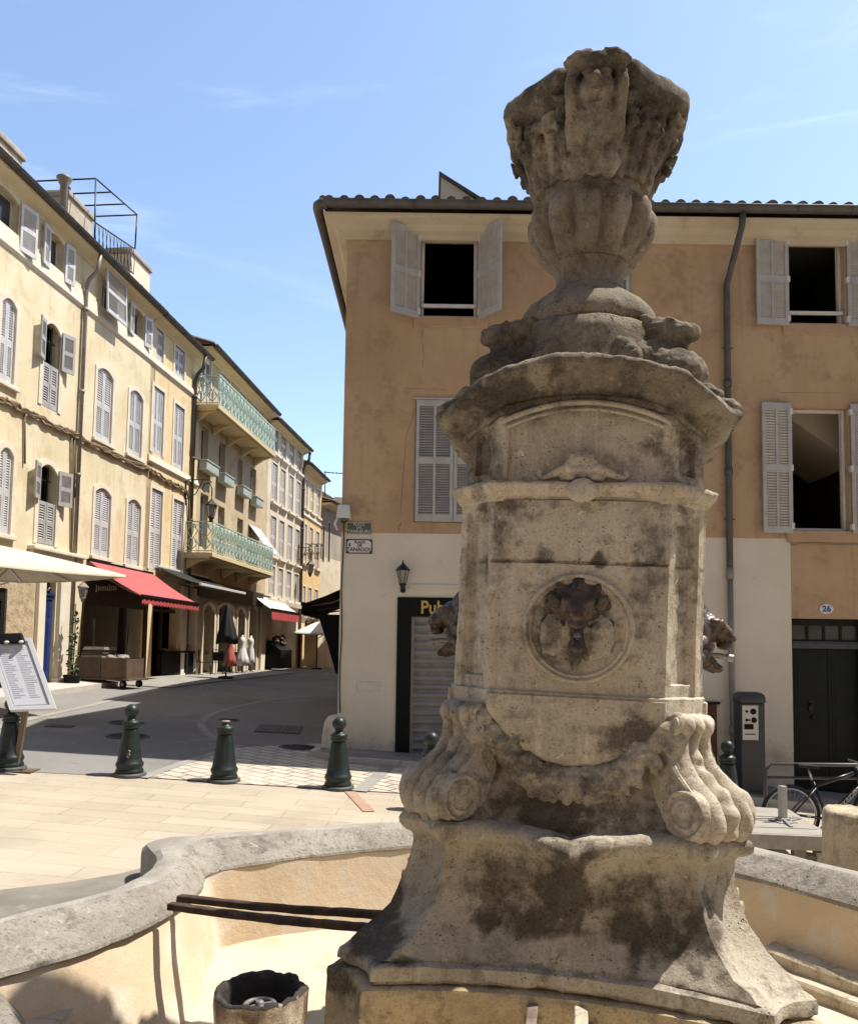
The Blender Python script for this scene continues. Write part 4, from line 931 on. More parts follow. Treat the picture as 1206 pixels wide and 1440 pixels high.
for o in (w4, w5, w2):
    a, b, c, d = o
    for hx, sg in ((a + .015, 1), (b - .015, -1)):
        m = MB(); m.M = T(hx, -.015, c + .01); leaf(m, (b - a) / 2 - .02, d - c - .02, 20, 2, sg, .055, .04, .5); s = m.build('shutter', M_SHUT, peach)
    m = MB(); m.box(a - .02, b + .02, -.03, .06, d, d + .035); m.box(a + .0, b - .0, .05, .09, c, d); m.build('shutter_frame', M_SHUT, peach)
# eaves: stepped plaster cornice, gutters, tiles
mb = MB(); xe = -.42
sec = [(.0, -.30), (-.05, -.30), (-.06, -.24), (-.16, -.20), (-.22, -.12), (-.36, -.06), (-.38, .0), (.0, .0)]
def cornice_run(mb, z):
    A = []
    for yy, dz in sec: pass
    ring0 = [V((LP, yy, z + dz)) for yy, dz in sec]; ring1 = [V((yy * 1.0 if False else yy, yy, z + dz)) for yy, dz in sec]; ring2 = [V((yy, 6.6, z + dz)) for yy, dz in sec]
    mb.loft([ring0, ring1, ring2], True, True, True, False)
cornice_run(mb, zroof + .02); mb.build('cornice', M_CORN, peach, bevel=.01)
gz = zroof + .14
mb = MB(); gutter(mb, -.36, LP, -.47, gz, .095)
pts = [V((-.47 , y, gz - .01)) for y in (-.30, 1, 3, 6.6)]
gA = MB(); mb.tube([(-.30, -.47, gz - .03), (-.40, -.44, gz - .03), (-.46, -.38, gz - .03), (-.475, -.28, gz - .03)] + pts[1:], .088, 12)
mb.build('gutter', M_ZINC, peach)
mb = MB(); tiles(mb, -.40, LP, -.47, zroof + .165, 3.4, RAD(17)); mb.mi = 0
mb.add([(-.40, 2.93, zroof + .165 + 3.4 * tan(RAD(17))), (LP, 2.93, zroof + .165 + 3.4 * tan(RAD(17))), (LP, 6.7, zroof + .1), (-.4, 6.7, zroof + .1)], [(0, 1, 2, 3)])
mb.tube([(-.38, -.42, zroof + .2), (-.38, 2.93, zroof + .22 + 3.4 * tan(RAD(17)))], .07, 8)
mb.build('roof', M_TILE, peach)
# lone wedge of roof masonry above the eave
a = at_depth(620, 245, 14.2); b_ = at_depth(656, 271, 14.2); m = MB()
m.prism([(a.x - PF.a.x, a.z - .08), (b_.x - PF.a.x + .25, b_.z - .25), (b_.x - PF.a.x + .25, 9.3), (a.x - PF.a.x, 9.3)], .62, 1.5); o = m.build('chimney', M_CREAMB, peach)
m = MB(); m.prism([(a.x - PF.a.x - .04, a.z - .078), (a.x - PF.a.x - .04, a.z - .02), (b_.x - PF.a.x + .3, b_.z - .19), (b_.x - PF.a.x + .3, b_.z - .25)], .56, 1.56); m.build('chimney_cap', M_ZINC, o)
# downpipe
xd, _ = PX(1020, 500); xt, zt = PX(1027, 293); mb = MB()
pp = [(xt + .03, -.46, gz - .06), (xt + .02, -.42, gz - .3), (xd + .03, -.16, gz - .95), (xd, -.075, gz - 1.15), (xd, -.07, 5.0), (xd, -.07, 3.2)]
mb.tube(pp, .052, 10); 
for zz in (6.4, 4.9): mb.tube([(xd, -.07, zz - .06), (xd, -.07, zz + .06)], .066, 10)
for zz in (7.0, 5.6, 4.1): mb.tube([(xd - .09, -.07, zz), (xd + .09, -.07, zz)], .014, 6)
d1 = mb.build('downpipe', M_ZINC, peach)
mb = MB(); mb.tube([(xd, -.07, 3.25), (xd + .02, -.07, -.1)], .047, 10); mb.tube([(xd, -.07, 3.1), (xd, -.07, 3.3)], .06, 10); mb.tube([(xd + .015, -.07, .55), (xd + .015, -.07, .7)], .06, 10); mb.build('downpipe_foot', M_PIPE, d1)
# pub door: black surround, rolling shutter
mb = MB(); a, b, c, d = pd; fw = PX(577, 950)[0] - a; zh = PX(600, 867)[1]
mb.box(a + .002, a + fw, -.03, .11, c - .6, d - .002); mb.box(b - fw, b - .002, -.03, .11, c - .6, d - .002); mb.box(a + fw, b - fw, -.03, .11, zh, d - .002)
mb.build('door_surround', M_BLACK, peach, bevel=.005)
M_ROLL = paint('roller_slats', (.25, .24, .23), .6, .25, .0, 4)
mb = MB(); z = -.5; R_ = []; stp = .142
while z < zh: 
    for k in range(7): t = k / 6; R_.append([V((x, .10 - .055 * sin(pi * min(1, t * 1.25)) , z + stp * t)) for x in (a + fw, b - fw)])
    z += stp
mb.loft([r for r in R_ if r[0].z < zh + .05], False); rs_ = mb.build('roller_shutter', M_ROLL, peach); sharp(rs_, 50)
mb = MB(); mb.box(a + fw + .001, a + fw + .05, .02, .085, -.5, zh - .001); mb.build('shutter_guide', M_ROLL, peach)
M_GOLD = paint('gold_lettering', (.55, .36, .12), .45, .1)
px_, pz_ = PX(597, 855); text('Pub', 'lettering', M_GOLD, peach, .30, T(px_ - .07, -.034, pz_ + .0), .003, 'LEFT', 0, .88, .006)
mb = MB(); bz = PX(600, 822)[1]; bx0 = PX(565, 822)[0]; mb.prism([(-.035, bz - .07), (0.0, bz - .09), (0, bz), (-.02, bz)], bx0 + .12, pd[1] + .2, 'x'); mb.build('wall_ledge', M_CREAMB, peach)
# house door with panes over it
M_DOOR = paint('dark_green_door', (.008, .0115, .0105), .5, .25, 0, 3, .1, .2); M_DGREY = paint('grey_transom', (.06, .07, .074), .5, .2)
a, b, c, d = dd; zt_ = PX(1150, 907)[1]
mb = MB(); mid = PX(1172, 1000)[0]
mb.box(a + .004, a + .06, .15, .24, c - .3, d - .004); mb.box(b - .06, b - .004, .15, .24, c - .3, d - .004); mb.box(a + .06, b - .06, .15, .24, d - .07, d - .004); 
mb.build('door_frame', M_DOOR, peach, bevel=.006)
mb = MB(); mb.box(a + .06, b - .06, .12, .24, zt_ - .06, zt_ + .06); mb.box(a + .06, b - .06, .10, .13, zt_ - .01, zt_ + .03); mb.build('transom_rail', M_DGREY, peach, bevel=.008)
mb = MB()
for i in range(1, 4): x = a + .06 + (b - a - .12) * i / 4; mb.box(x - .02, x + .02, .17, .22, zt_ + .09, d - .11)
mb.box(a + .06, b - .06, .17, .22, zt_ + .06, zt_ + .091); mb.box(a + .06, b - .06, .17, .22, d - .111, d - .07); fl_ = mb.build('fanlight_frame', M_DOOR, peach); mb = MB(); mb.box(a + .06, b - .06, .19, .2, zt_ + .06, d - .07); mb.build('pane', M_GLASS, fl_)
for x0, x1, nm in ((a + .06, mid - .004, 1), (mid + .004, b - .06, 0)):
    mb = MB(); z0, z1 = c - .3, zt_ - .062; mb.box(x0, x1, .20, .24, z0, z1); 
    wx = x1 - x0
    for (f0, f1) in ((.06, .30), (.34, .62), (.66, .95)):
        za, zb = z0 + (z1 - z0) * f0, z0 + (z1 - z0) * f1
        for q in range(2):
            i = .06 + q * .05; mb.box(x0 + i, x1 - i, .195 - q * .006, .2, za + q * .05, zb - q * .05)
    dl = mb.build('door', M_DOOR, peach, bevel=.006)
    if nm:
        mb = MB(); hx = PX(1147, 1000)[0]; hz = PX(1147, 995)[1]; mb.box(hx - .035, hx + .035, .17, .199, hz - .08, hz + .1); mb.ell((hx, .16, hz + .04), (.03, .03, .03), 10); mb.ell((hx + .03, .18, hz - .17), (.035, .02, .035), 10); mb.build('door_handle', M_IRONB, dl)
        mb = MB(); lx, lz = PX(1160, 969); mb.box(lx - .06, lx + .07, .186, .199, lz - .015, lz + .015); mb.build('letter_slot', M_IRONB, dl)
# brown hatch half hidden by the fountain
h_ = prect(975, 1007, 990, 1090); mb = MB(); mb.box(h_[0] - .3, h_[1], -.025, .01, -.35, h_[3]); hb = mb.build('meter_cupboard', paint('red_brown_wood', (.14, .06, .04), .5, .3, 0, 9), peach, bevel=.006)
mb = MB(); mb.box(h_[0] - .24, h_[1] - .07, -.04, -.02, -.2, h_[3] - .12); mb.build('cupboard_door', bpy.data.materials['red_brown_wood'], hb, bevel=.006)
mb = MB(); mb.prism([(h_[0] - .35, h_[3]), (h_[1] + .05, h_[3]), (h_[1] + .05, h_[3] + .04), (h_[0] - .35, h_[3] + .04)], -.05, .01); mb.build('cupboard_lid', M_IRONB, hb)
# guard stone, threshold and plinth at the corner
mb = MB(); rings = []
for r, z in ((.24, -.4), (.23, .25), (.21, .5), (.18, .68), (.12, .77), (.02, .79)):
    rings.append([V((-.03 + r * cos(2 * pi * j / 14), .05 + r * .8 * sin(2 * pi * j / 14), z)) for j in range(14)])
mb.loft(rings, True, False, True); gs = mb.build('corner_guard_stone', M_CREAMB, peach); rough_up(gs.data, .02, 5)
# wiring along the wall
mb = MB(); x0, z0 = PX(1113, 752)
p = [(x0 - .12, -.02, z0 + .08)] + [(x0 - .1 + .02 * i, -.03, z0 - .02 - .16 * sin(min(1, i / 6) * pi / 2)) for i in range(7)] + [(x0 + .1 + .3 * i, -.025, z0 - .15 + .015 * sin(i * 2)) for i in range(9)]
mb.tube(p, .009, 6); mb.build('cable', M_PIPE, peach)
mb = MB(); p = [PX(472, 730 + 34 * i) for i in range(9)]; mb.tube([(.035 + .012 * sin(i * 1.7), -.018, z) for i, (x, z) in enumerate(p)], .010, 6); mb.build('cable', M_IRONB, peach)
# fine cracks in the render are real grooves: thin dark lines of missing paint
M_CRACK = plain('crack', (.18, .11, .07), .95)
def crack(pts, w=.0035, mat=M_CRACK):
    mb = MB(); q = [PX(x, y) for x, y in pts]; rnd = random.Random(len(pts)); q2 = []
    for i in range(len(q) - 1):
        for j in range(5): t = j / 5; q2.append((q[i][0] + (q[i + 1][0] - q[i][0]) * t + rnd.uniform(-.012, .012), -.001, q[i][1] + (q[i + 1][1] - q[i][1]) * t))
    mb.tube(q2, [w * rnd.uniform(.5, 1) for _ in q2], 5); mb.build('crack', mat, peach)
crack([(595, 465), (592, 480), (596, 500), (594, 520)]); crack([(584, 575), (570, 620), (566, 680), (563, 735)]); crack([(570, 546), (640, 548)], .003); crack([(1095, 552), (1206, 553)], .003); crack([(563, 735), (560, 748)], .007)
# ---- things fixed to the corner building
def onp(px, py, out=0): u, z = PX(px, py); return (PF.a.x + u, PF.a.y - out, z)
M_ENAW = paint('white_enamel', (.62, .61, .58), .3, .06); M_ENAG = paint('grey_green_enamel', (.09, .105, .095), .35, .15); M_ENAB = paint('dark_enamel', (.03, .032, .04), .35, .1)
M_BLUE = paint('blue_enamel', (.02, .06, .30), .3, .1)
sz = 13.5 / FPX
o = thing('street_sign', 'dark grey street name plate PLACE DES TANNEURS at the building corner', 'street sign', onp(505, 743, .012), group='street name plates at the corner')
mb = MB(); mb.box(-.21, .21, -.006, .006, -.10, .10); mb.build('plate', M_ENAG, o, bevel=.004)
mb = MB(); [mb.box(*q) for q in ((-.21, .21, -.009, -.006, .088, .10), (-.21, .21, -.009, -.006, -.10, -.088), (-.21, -.198, -.009, -.006, -.088, .088), (.198, .21, -.009, -.006, -.088, .088))]; mb.build('border', paint('pale_rim', (.4, .38, .33), .4), o)
for s_, z, k in (('PLACE', .062, .055), ('DES', .008, .042), ('TANNEURS', -.055, .062)): text(s_, 'lettering', M_ENAW, o, k * 1.25, T(0, -.008, z), .001, 'CENTER', 0, .95)
o = thing('street_sign', 'white street name plate PLAÇO DEI TANADOU with dark border and cut corners', 'street sign', onp(505, 768.5, .012), group='street name plates at the corner')
mb = MB(); mb.box(-.215, .215, -.004, .006, -.12, .12); mb.build('plate', M_ENAB, o, bevel=.004)
c = .035; a, b = .198, .102; mb = MB(); mb.prism([(-a + c, -b), (a - c, -b), (a, -b + c), (a, b - c), (a - c, b), (-a + c, b), (-a, b - c), (-a, -b + c)], -.008, -.004); mb.build('enamel_field', M_ENAW, o)
for s_, z, k in (('PLAÇO', .066, .05), ('DEI', .012, .042), ('TANADOU', -.055, .074)): text(s_, 'lettering', M_ENAB, o, k * 1.25, T(0.01, -.010, z), .001, 'CENTER', 0, .92, .002)
mb = MB(); mb.prism([(-.175, .05), (-.14, .05), (-.14, .01), (-.157, -.012), (-.175, .01)], -.0095, -.008); mb.build('crest', M_ENAG, o)
o = thing('house_number', 'small oval white enamel plate with blue 26 above the dark green door', 'house number', onp(1161, 856.5, .008))
mb = MB(); mb.prism([(.115 * cos(2 * pi * i / 28), .085 * sin(2 * pi * i / 28)) for i in range(28)], -.004, .006); mb.build('plate', M_ENAW, o)
text('26', 'lettering', M_BLUE, o, .135, T(0, -.006, 0), .001, 'CENTER', 0, 1.05, .004)
o = thing('wall_plaque', 'small blank pale plaque screwed to cream wall left of the pub door', 'plaque', onp(518, 965, .01))
mb = MB(); mb.box(-.18, .18, -.008, .008, -.075, .075); mb.build('plate', plaster('pale_plaque', (.6, .55, .47), (.64, .6, .52)), o, bevel=.003)
mb = MB(); [mb.ell((s * .13, -.01, .02), (.008, .006, .008), 8) for s in (-1, 1)]; mb.build('screw', M_PIPE, o)
def lantern_body(o, s, mm=M_IRONB):
    g = MB(); q = lambda r, z, n=6, ph=0: [V((r * s * cos(2 * pi * j / n + ph), r * s * sin(2 * pi * j / n + ph), z * s)) for j in range(n)]
    g.loft([q(.075, 0), q(.135, .30)], True, False, False, False); g.build('glass', glass('lantern_glass', (.2, .2, .19)), o)
    m = MB(); m.loft([q(.165, .30), q(.16, .325), q(.09, .40), q(.05, .44), q(.03, .45)], True, True, True, False); m.lathe([(.03 * s, .44 * s), (.035 * s, .47 * s), (.012 * s, .49 * s), (.016 * s, .51 * s), (.002, .55 * s)], 10)
    m.build('lamp_roof', mm, o); m = MB()
    for a, b in zip(q(.077, 0), q(.137, .30)): m.bar(a, b, .014 * s, .014 * s)
    for k in range(6): A, B = q(.077, 0)[k], q(.077, 0)[(k + 1) % 6]; m.bar(A, B, .016 * s, .016 * s)
    m.build('lamp_frame', mm, o); m = MB(); m.lathe([(.085 * s, 0), (.08 * s, -.03 * s), (.05 * s, -.06 * s), (.055 * s, -.09 * s), (.03 * s, -.13 * s), (.002, -.15 * s)], 12); m.build('lamp_base', mm, o)
    m = MB(); m.lathe([(.02 * s, 0), (.02 * s, .12 * s), (.03 * s, .16 * s), (.025 * s, .22 * s), (.003, .25 * s)], 10); m.build('bulb', M_ENAW, o)
x, y, z = onp(566.5, 822, .16); o = thing('wall_lantern', 'black wall lantern with clear panes mounted above the pub door corner', 'wall lamp', (x, y, z))
lantern_body(o, .72); m = MB(); m.tube([(0, 0, -.10), (0, .06, -.14), (0, .13, -.10), (0, .155, -.03)], .012, 8); m.box(-.04, .04, .145, .158, -.13, .05); m.build('bracket', M_IRONB, o)
x, y, z = onp(485, 724, .16); o = thing('security_camera', 'white dome security camera on the corner of the peach building', 'security camera', (x, y, z))
m = MB(); m.loft([[V((a * k + .0, b * k, zz)) for a, b in ((-.10, -.10), (.10, -.10), (.10, .10), (-.10, .10))] for k, zz in ((1.15, -.09), (.92, .12), (.8, .135))], True, True, True, False); m.build('housing', M_ENAW, o, bevel=.012)
m = MB(); m.ell((0, 0, -.09), (.075, .075, .075), 16); m.build('dome', M_GLASS, o)
m = MB(); m.bar((0, .1, 0), (.04, .16, 0), .05, .07); m.tube([(-.1, .05, -.06), (-.16, .1, -.16), (-.12, .15, -.26)], .02, 8); m.build('bracket', M_ENAW, o)
# pavement with kerb in front of the corner building
pv = [(-1.75, 13.0), (-1.2, 12.72), (1.5, 12.55), (3.6, 12.5), (5.2, 12.3), (7, 12.3), (12.5, 12.3), (12.5, 13.52), (-1.55, 13.52)]
patch('pavement', [V((a, b, 0)) for a, b in pv], M_PAVT, .10, thick=.5)
kb = [(-1.8, 13.5), (-1.84, 13.05), (-1.22, 12.62), (1.5, 12.43), (3.6, 12.38), (5.2, 12.18), (12.5, 12.18), (12.5, 12.295), (7, 12.295), (5.2, 12.295), (3.6, 12.495), (1.5, 12.545), (-1.2, 12.715), (-1.745, 13.0), (-1.7, 13.5)]
patch('kerb', [V((a, b, 0)) for a, b in kb], M_KERB, .108, thick=.5)
# second house: the rest of the row along the street, seen only by its shadow and its corner
mb = MB(); o = thing('street_house', 'unseen tall ochre house added behind the viewer to block sky light', 'building', (-22, -10, 0))  # first house is unseen, added to block sky light from behind
mb = MB(); mb.box(0, 44, -9, 0, -.5, 12.5); mb.build('wall', M_PEACH, o); mb = MB(); mb.prism([(-9.4, 12.5), (.45, 12.5), (-4.5, 14)], -.3, 44.3, 'x'); mb.build('roof', M_TILE, o)
o = thing('street_house', 'plain ochre house standing behind the peach corner building along the street', 'building', (-1.5, 20.2, 0))
mb = MB(); mb.box(0, 12, 0, 36, -.5, 11.2); mb.build('wall', M_PEACH, o); mb = MB(); mb.prism([(-.45, 11.2), (12.4, 11.2), (6, 12.4)], -.2, 36.2); mb.build('roof', M_TILE, o)
# ================================================================ the sunny row on the left of the street
def wallmat(name, c1, c2, c3, streak=.5):
    return plaster(name, c1, c2, c3, .75, (.50, .66), .4, .012, 40, streak, .92, .1)
M_CREAM = wallmat('cream_render', (.67, .57, .375), (.73, .645, .455), (.59, .48, .30))
M_YELL = wallmat('yellow_render', (.69, .53, .30), (.73, .585, .36), (.63, .48, .26))
M_TAN = wallmat('tan_render', (.47, .38, .25), (.53, .44, .30), (.38, .29, .185), .5)
M_IVORY = wallmat('ivory_render', (.62, .54, .42), (.68, .60, .48), (.55, .46, .34))
M_APRI = wallmat('apricot_render', (.66, .46, .235), (.70, .51, .28), (.6, .42, .22))
M_GREYW = wallmat('grey_render', (.34, .30, .25), (.40, .36, .3), (.27, .24, .2))
M_SURR = plaster('pale_surround', (.66, .59, .47), (.72, .65, .53), (.6, .52, .4), 2, fine=50, dark=.06)
M_STONEW = slabs('rubble_stone_wall', 1.0, 0, (.42, .33, .2), (.5, .4, .26), (.36, .28, .18), (.5, .26), .02)
M_ROUGH = plaster('rough_stone', (.44, .34, .21), (.52, .42, .28), (.3, .22, .13), 4, (.5, .62), 1.0, .03, 25, 0, .95, .3)
M_SOFF = plaster('soffit', (.62, .54, .36), (.68, .6, .42), fine=30, dark=.04)
FB = Fac((-10.5, 13.0), (-8.76, 30.4))
FB2 = Fac((-8.76, 30.4), (-7.98, 39.75)); FB3 = Fac((-7.98, 39.75), (-7.3, 46.3)); FB4 = Fac((-7.3, 46.3), (-6.85, 51.2))
def bthing(fac, s0, name, label):
    p = fac.pt(s0); return thing(name, label, 'building', (p.x, p.y, 0), (0, 0, fac.ang))
class Bld:
    def __init__(s, fac, s0, s1, ztop, mat, label, name='town_house', z0=-.2):
        s.f, s.s0, s.s1, s.zt, s.mat, s.z0 = fac, s0, s1, ztop, mat, z0; s.o = bthing(fac, s0, name, label); s.ops = []; s.L = s1 - s0; s.mats = [mat]; s.mf = None; s.zx = (); s.xx = ()
    def box(s, l, r, t, b):
        m = (t + b) / 2; c = (l + r) / 2; return s.f.uv(l, m)[0] - s.s0, s.f.uv(r, m)[0] - s.s0, s.f.uv(c, b)[1], min(s.f.uv(c, t)[1], s.zt - .24)
    def p(s, px, py): u, z = s.f.uv(px, py); return u - s.s0, z
    def closed(s, l, r, t, b, rise=.12, n=13, mat=None, surr=.13, split=True, sill=True, cols=1, frame=True, op=None):
        o = op or s.box(l, r, t, b); a, bb, c, d = o; s.ops.append((a, bb, c, d, .10))
        if frame: m = MB(); band(m, a + .012, bb - .012, c, d, surr, rise, -.025, .03); m.build('window_surround', M_SURR, s.o)
        hw = (bb - a) / 2
        for hx, sg in ((a + .015, 1), (bb - .015, -1)):
            m = MB(); m.M = T(hx, .055, c + .02); leaf(m, hw - .018, d - c - .03, n, cols, sg, .07, .045, .48, .14); m.build('shutter', mat or M_SHUT2, s.o)
        if sill: m = MB(); m.box(a - surr - .03, bb + surr + .03, -.09, .02, c - .10, c + .004); m.build('window_sill', M_SURR, s.o, bevel=.012)
    def halfopen(s, l, r, t, b, tl, bl, rise=.2):
        """open window: folded shutters either side, bars behind, a low pair of louvres under it"""
        a, bb, c, d = s.box(l, r, t, b); _, cl = s.p((l + r) / 2, bl); s.ops.append((a, bb, cl, d, .26))
        m = MB(); band(m, a, bb, cl, d, .15, rise, -.025, .05); m.build('window_surround', M_SURR, s.o)
        hw = (bb - a) / 2; h = d - c
        for hx, sg in ((a - .02, 1), (bb + .02, -1)):
            m = MB(); m.M = T(hx, -.05, c - .02) @ RZ(-sg * RAD(163)); leaf(m, hw + .05, h - .05, 10, 1, sg, .07, .04); m.build('shutter', M_SHUT, s.o)
        for hx, sg in ((a + .02, 1), (bb - .02, -1)):
            m = MB(); m.M = T(hx, .03, cl + .02); leaf(m, hw - .03, c - cl - .03, 6, 1, sg, .07, .045); m.build('shutter', M_SHUT, s.o)
        m = MB()
        for i in range(1, 6): x = a + (bb - a) * i / 6; m.tube([(x, .16, c), (x, .16, d)], .013, 6)
        m.bar((a, .16, c + .03), (bb, .16, c + .03), .03, .03); m.bar((a, .16, c + h * .6), (bb, .16, c + h * .6), .03, .02); m.build('window_bars', M_IRONB, s.o)
        s.dark(a, bb, cl, d)
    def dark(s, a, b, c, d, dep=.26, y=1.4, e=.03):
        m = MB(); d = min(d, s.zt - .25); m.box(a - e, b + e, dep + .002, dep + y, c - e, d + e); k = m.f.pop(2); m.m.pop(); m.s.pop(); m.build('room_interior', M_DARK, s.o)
    def opened(s, l, r, t, b, leaves=(), rise=0, surr=.12, glass_=True, dep=.24):
        a, bb, c, d = s.box(l, r, t, b); s.ops.append((a, bb, c, d, dep))
        if surr: m = MB(); band(m, a, bb, c, d, surr, rise, -.022, .04); m.build('window_surround', M_SURR, s.o)
        for sg, ang in leaves:
            hx = a - .02 if sg > 0 else bb + .02; m = MB(); m.M = T(hx, -.05, c - .01) @ RZ(-sg * RAD(ang)); leaf(m, (bb - a) / 2 + .02, d - c, 12, 1, sg, .07, .04); m.build('shutter', M_SHUT2, s.o)
        if glass_:
            m = MB(); f = .06; m.box(a, a + f, dep - .07, dep - .02, c, d); m.box(bb - f, bb, dep - .07, dep - .02, c, d); m.box(a + f, bb - f, dep - .07, dep - .02, c, c + f); m.box(a + f, bb - f, dep - .07, dep - .02, d - f, d)
            m.box((a + bb) / 2 - .035, (a + bb) / 2 + .035, dep - .07, dep - .02, c + f, d - f); w_ = m.build('window_frame', M_FRAME, s.o)
            m = MB(); m.box(a + f, bb - f, dep - .05, dep - .04, c + f, d - f); m.build('pane', M_GLASS, w_)
        s.dark(a, bb, c, d, dep)
        return a, bb, c, d
    def finish(s, back=8, gut=True, over=.38, pitch=17, tile=True, run=4.0):
        m = MB(); wall_faces(m, 0, s.L, s.z0, s.zt, s.ops, mfun=s.mf, back=back, zs_extra=s.zx, xs_extra=s.xx); m.build('wall', s.mats, s.o)
        m = MB(); A = [[V((x, yy, s.zt + zz)) for yy, zz in ((.0, -.20), (-.03, -.20), (-.05, -.17), (-.10, -.13), (-over * .6, -.07), (-over + .04, -.03), (-over + .02, .02), (0, .02))] for x in (-.0, s.L)]
        m.loft(A, True, True, True, False); m.build('cornice', M_SOFF, s.o)
        m = MB(); gutter(m, -.0, s.L, -over - .06, s.zt + .10, .10); m.build('gutter', M_ZINC, s.o)
        m = MB(); tiles(m, 0, s.L, -over - .03, s.zt + .14, run, RAD(pitch), .26, .09, 5)
        zr = s.zt + .14 + run * tan(RAD(pitch)); m.mi = 0; m.add([(0, run - over - .03, zr), (s.L, run - over - .03, zr), (s.L, back, s.zt), (0, back, s.zt)], [(0, 1, 2, 3)])
        m.add([(0, -over, s.zt + .1), (0, run - over, zr), (0, back, s.zt), (s.L, -over, s.zt + .1), (s.L, run - over, zr), (s.L, back, s.zt)], [(0, 1, 2), (3, 4, 5)])
        m.build('roof', M_TILE, s.o)
    def pipe(s, px, py, z0, z1, r=.055, mat=None, off=.09, top=True):
        x, _ = s.p(px, py); m = MB(); pts = [(x, -off, z0), (x, -off, z1)]
        if top: pts += [(x + .02, -off - .06, z1 + .25), (x + .05, -.36, z1 + .5), (x + .05, -.42, z1 + .95)]
        m.tube(pts, r, 9); k = z0 + 1
        while k < z1: m.tube([(x, -off, k), (x, -off, k + .09)], r * 1.3, 9); k += 2.3
        m.build('downpipe', mat or M_PIPE, s.o)
FB1z = FB.uv(100, 309, .44)[1] - .10
b1 = Bld(FB, 0, FB.uv(209, 600)[0], FB1z, M_CREAM, 'long cream rendered town house with a blue door and red shop awning')
b1.mats = [M_CREAM, M_ROUGH, M_SURR]
xs0, xs1 = b1.p(2, 860)[0], b1.p(48, 860)[0]; zs1 = b1.p(25, 800)[1]
b1.mf = lambda x, z: 1 if xs0 - 3 < x < xs1 and z < zs1 else 0; b1.zx = (zs1,); b1.xx = (xs0 - 3, xs1)
# attic openings
b1.opened(-14, 27, 252, 336, ((-1, 170),), .1); b1.opened(69, 90, 312, 388, ((1, 172), (-1, 168)), .1)
b1.opened(143, 165, 385, 445, (), .08); b1.opened(187, 202, 425, 480, ((1, 170), (-1, 168)), .08)
a, c_ = b1.p(154, 395), b1.p(154, 442)
m = MB(); m.M = T(a[0] - .62, -.30, c_[1] - .2) @ RX(RAD(-3)); leaf(m, 1.2, a[1] - c_[1] + .35, 15, 1, 1, .07, .045); m.build('propped_shutter', M_SHUT2, b1.o)
for l, r, t, b in ((0, 22, 418, 540), (135, 158, 518, 622), (181, 200, 549, 643), (-3, 17, 628, 752), (132, 155, 686, 784), (178, 197, 702, 796)): b1.closed(l, r, t, b, .16)
b1.halfopen(62, 85, 455, 514, 0, 577); b1.halfopen(55, 80, 653, 706, 0, 767)
# string course under the attic
za = b1.p(100, 415)[1]; m = MB(); m.prism([(-.07, za - .05), (-.02, za - .12), (.0, za - .12), (.0, za + .38), (-.03, za + .38)], 0, b1.L, 'x') ; m.build('string_course', M_SURR, b1.o)
b1.pipe(109, 600, .8, FB1z - 1.0)
# cable bundle sagging along the wall
def cables(b, pts, n=5, r=.035, seed=1, name='cable_bundle'):
    rnd = random.Random(seed); m = MB(); q = [(b.p(*p)) for p in pts]; base = cat_rom([(x, 0, z) for x, z in q], 7)
    for k in range(n):
        ph = rnd.uniform(0, 6); m.tube([(p.x, -.05 - .035 * rnd.random(), p.z + .05 * sin(i * .8 + ph) + rnd.uniform(-.05, .05)) for i, p in enumerate(base)], r * rnd.uniform(.5, 1), 6)
    return m
M_CABLE = plaster('old_cables', (.16, .115, .07), (.22, .165, .1), (.09, .06, .04), 5, fine=60)
m = cables(b1, [(-40, 548), (0, 562), (33, 578), (70, 597), (108, 614), (150, 636), (209, 661)], 6)
for (x, y0, y1) in ((33, 580, 652), (99, 616, 790), (103, 616, 700)):
    q = [b1.p(x, y) for y in (y0, (y0 + y1) / 2, y1)]; m.tube([(u, -.04, z) for u, z in q], .028, 6)
m.build('cable_bundle', M_CABLE, b1.o)
# ground floor: blue door between pilasters
zg = .55
d = b1.box(59, 77, 812, 946); b1.ops.append((d[0], d[1], zg - .4, d[3], .20))
for l, r in ((48.5, 58.5), (79, 93)):
    q = b1.box(l, r, 800, 960); m = MB(); m.box(q[0], q[1], -.10, .02, .2, d[3] + .35); m.box(q[0] - .04, q[1] + .04, -.14, .02, .2, zg + .45); 
    m.build('door_pilaster', M_SURR, b1.o, bevel=.015)
m = MB(); q = b1.box(40, 112, 788, 800); m.box(q[0], q[1], -.12, .02, d[3] + .352, d[3] + .62); m.box(q[0] - .08, q[1] + .05, -.2, .02, d[3] + .62, d[3] + .72); m.build('door_lintel', M_SURR, b1.o, bevel=.02)
M_BLUED = paint('deep_blue_door', (.018, .04, .17), .4, .2)
m = MB(); mid = (d[0] + d[1]) / 2; top = d[3] - .55
for x0, x1 in ((d[0] + .02, mid - .005), (mid + .005, d[1] - .02)):
    m.box(x0, x1, .08, .14, zg - .2, top)
    for f0, f1 in ((.08, .22), (.28, .78), (.83, .97)): za_, zb_ = zg + (top - zg) * f0, zg + (top - zg) * f1; m.box(x0 + .09, x1 - .09, .055, .08, za_, zb_); m.box(x0 + .05, x1 - .05, .07, .08, za_ - .05, zb_ + .05)
bd = m.build('door', M_BLUED, b1.o, bevel=.01)
m = MB(); m.box(d[0], d[1], .04, .18, top, top + .14); m.box(d[0], d[1], .0, .14, top + .10, top + .14); m.build('door_transom', M_BLUED, b1.o)
m = MB(); m.box(d[0], d[1], .18, .20, top + .12, d[3]); m.build('fanlight', M_GLASS, b1.o)
m = MB()
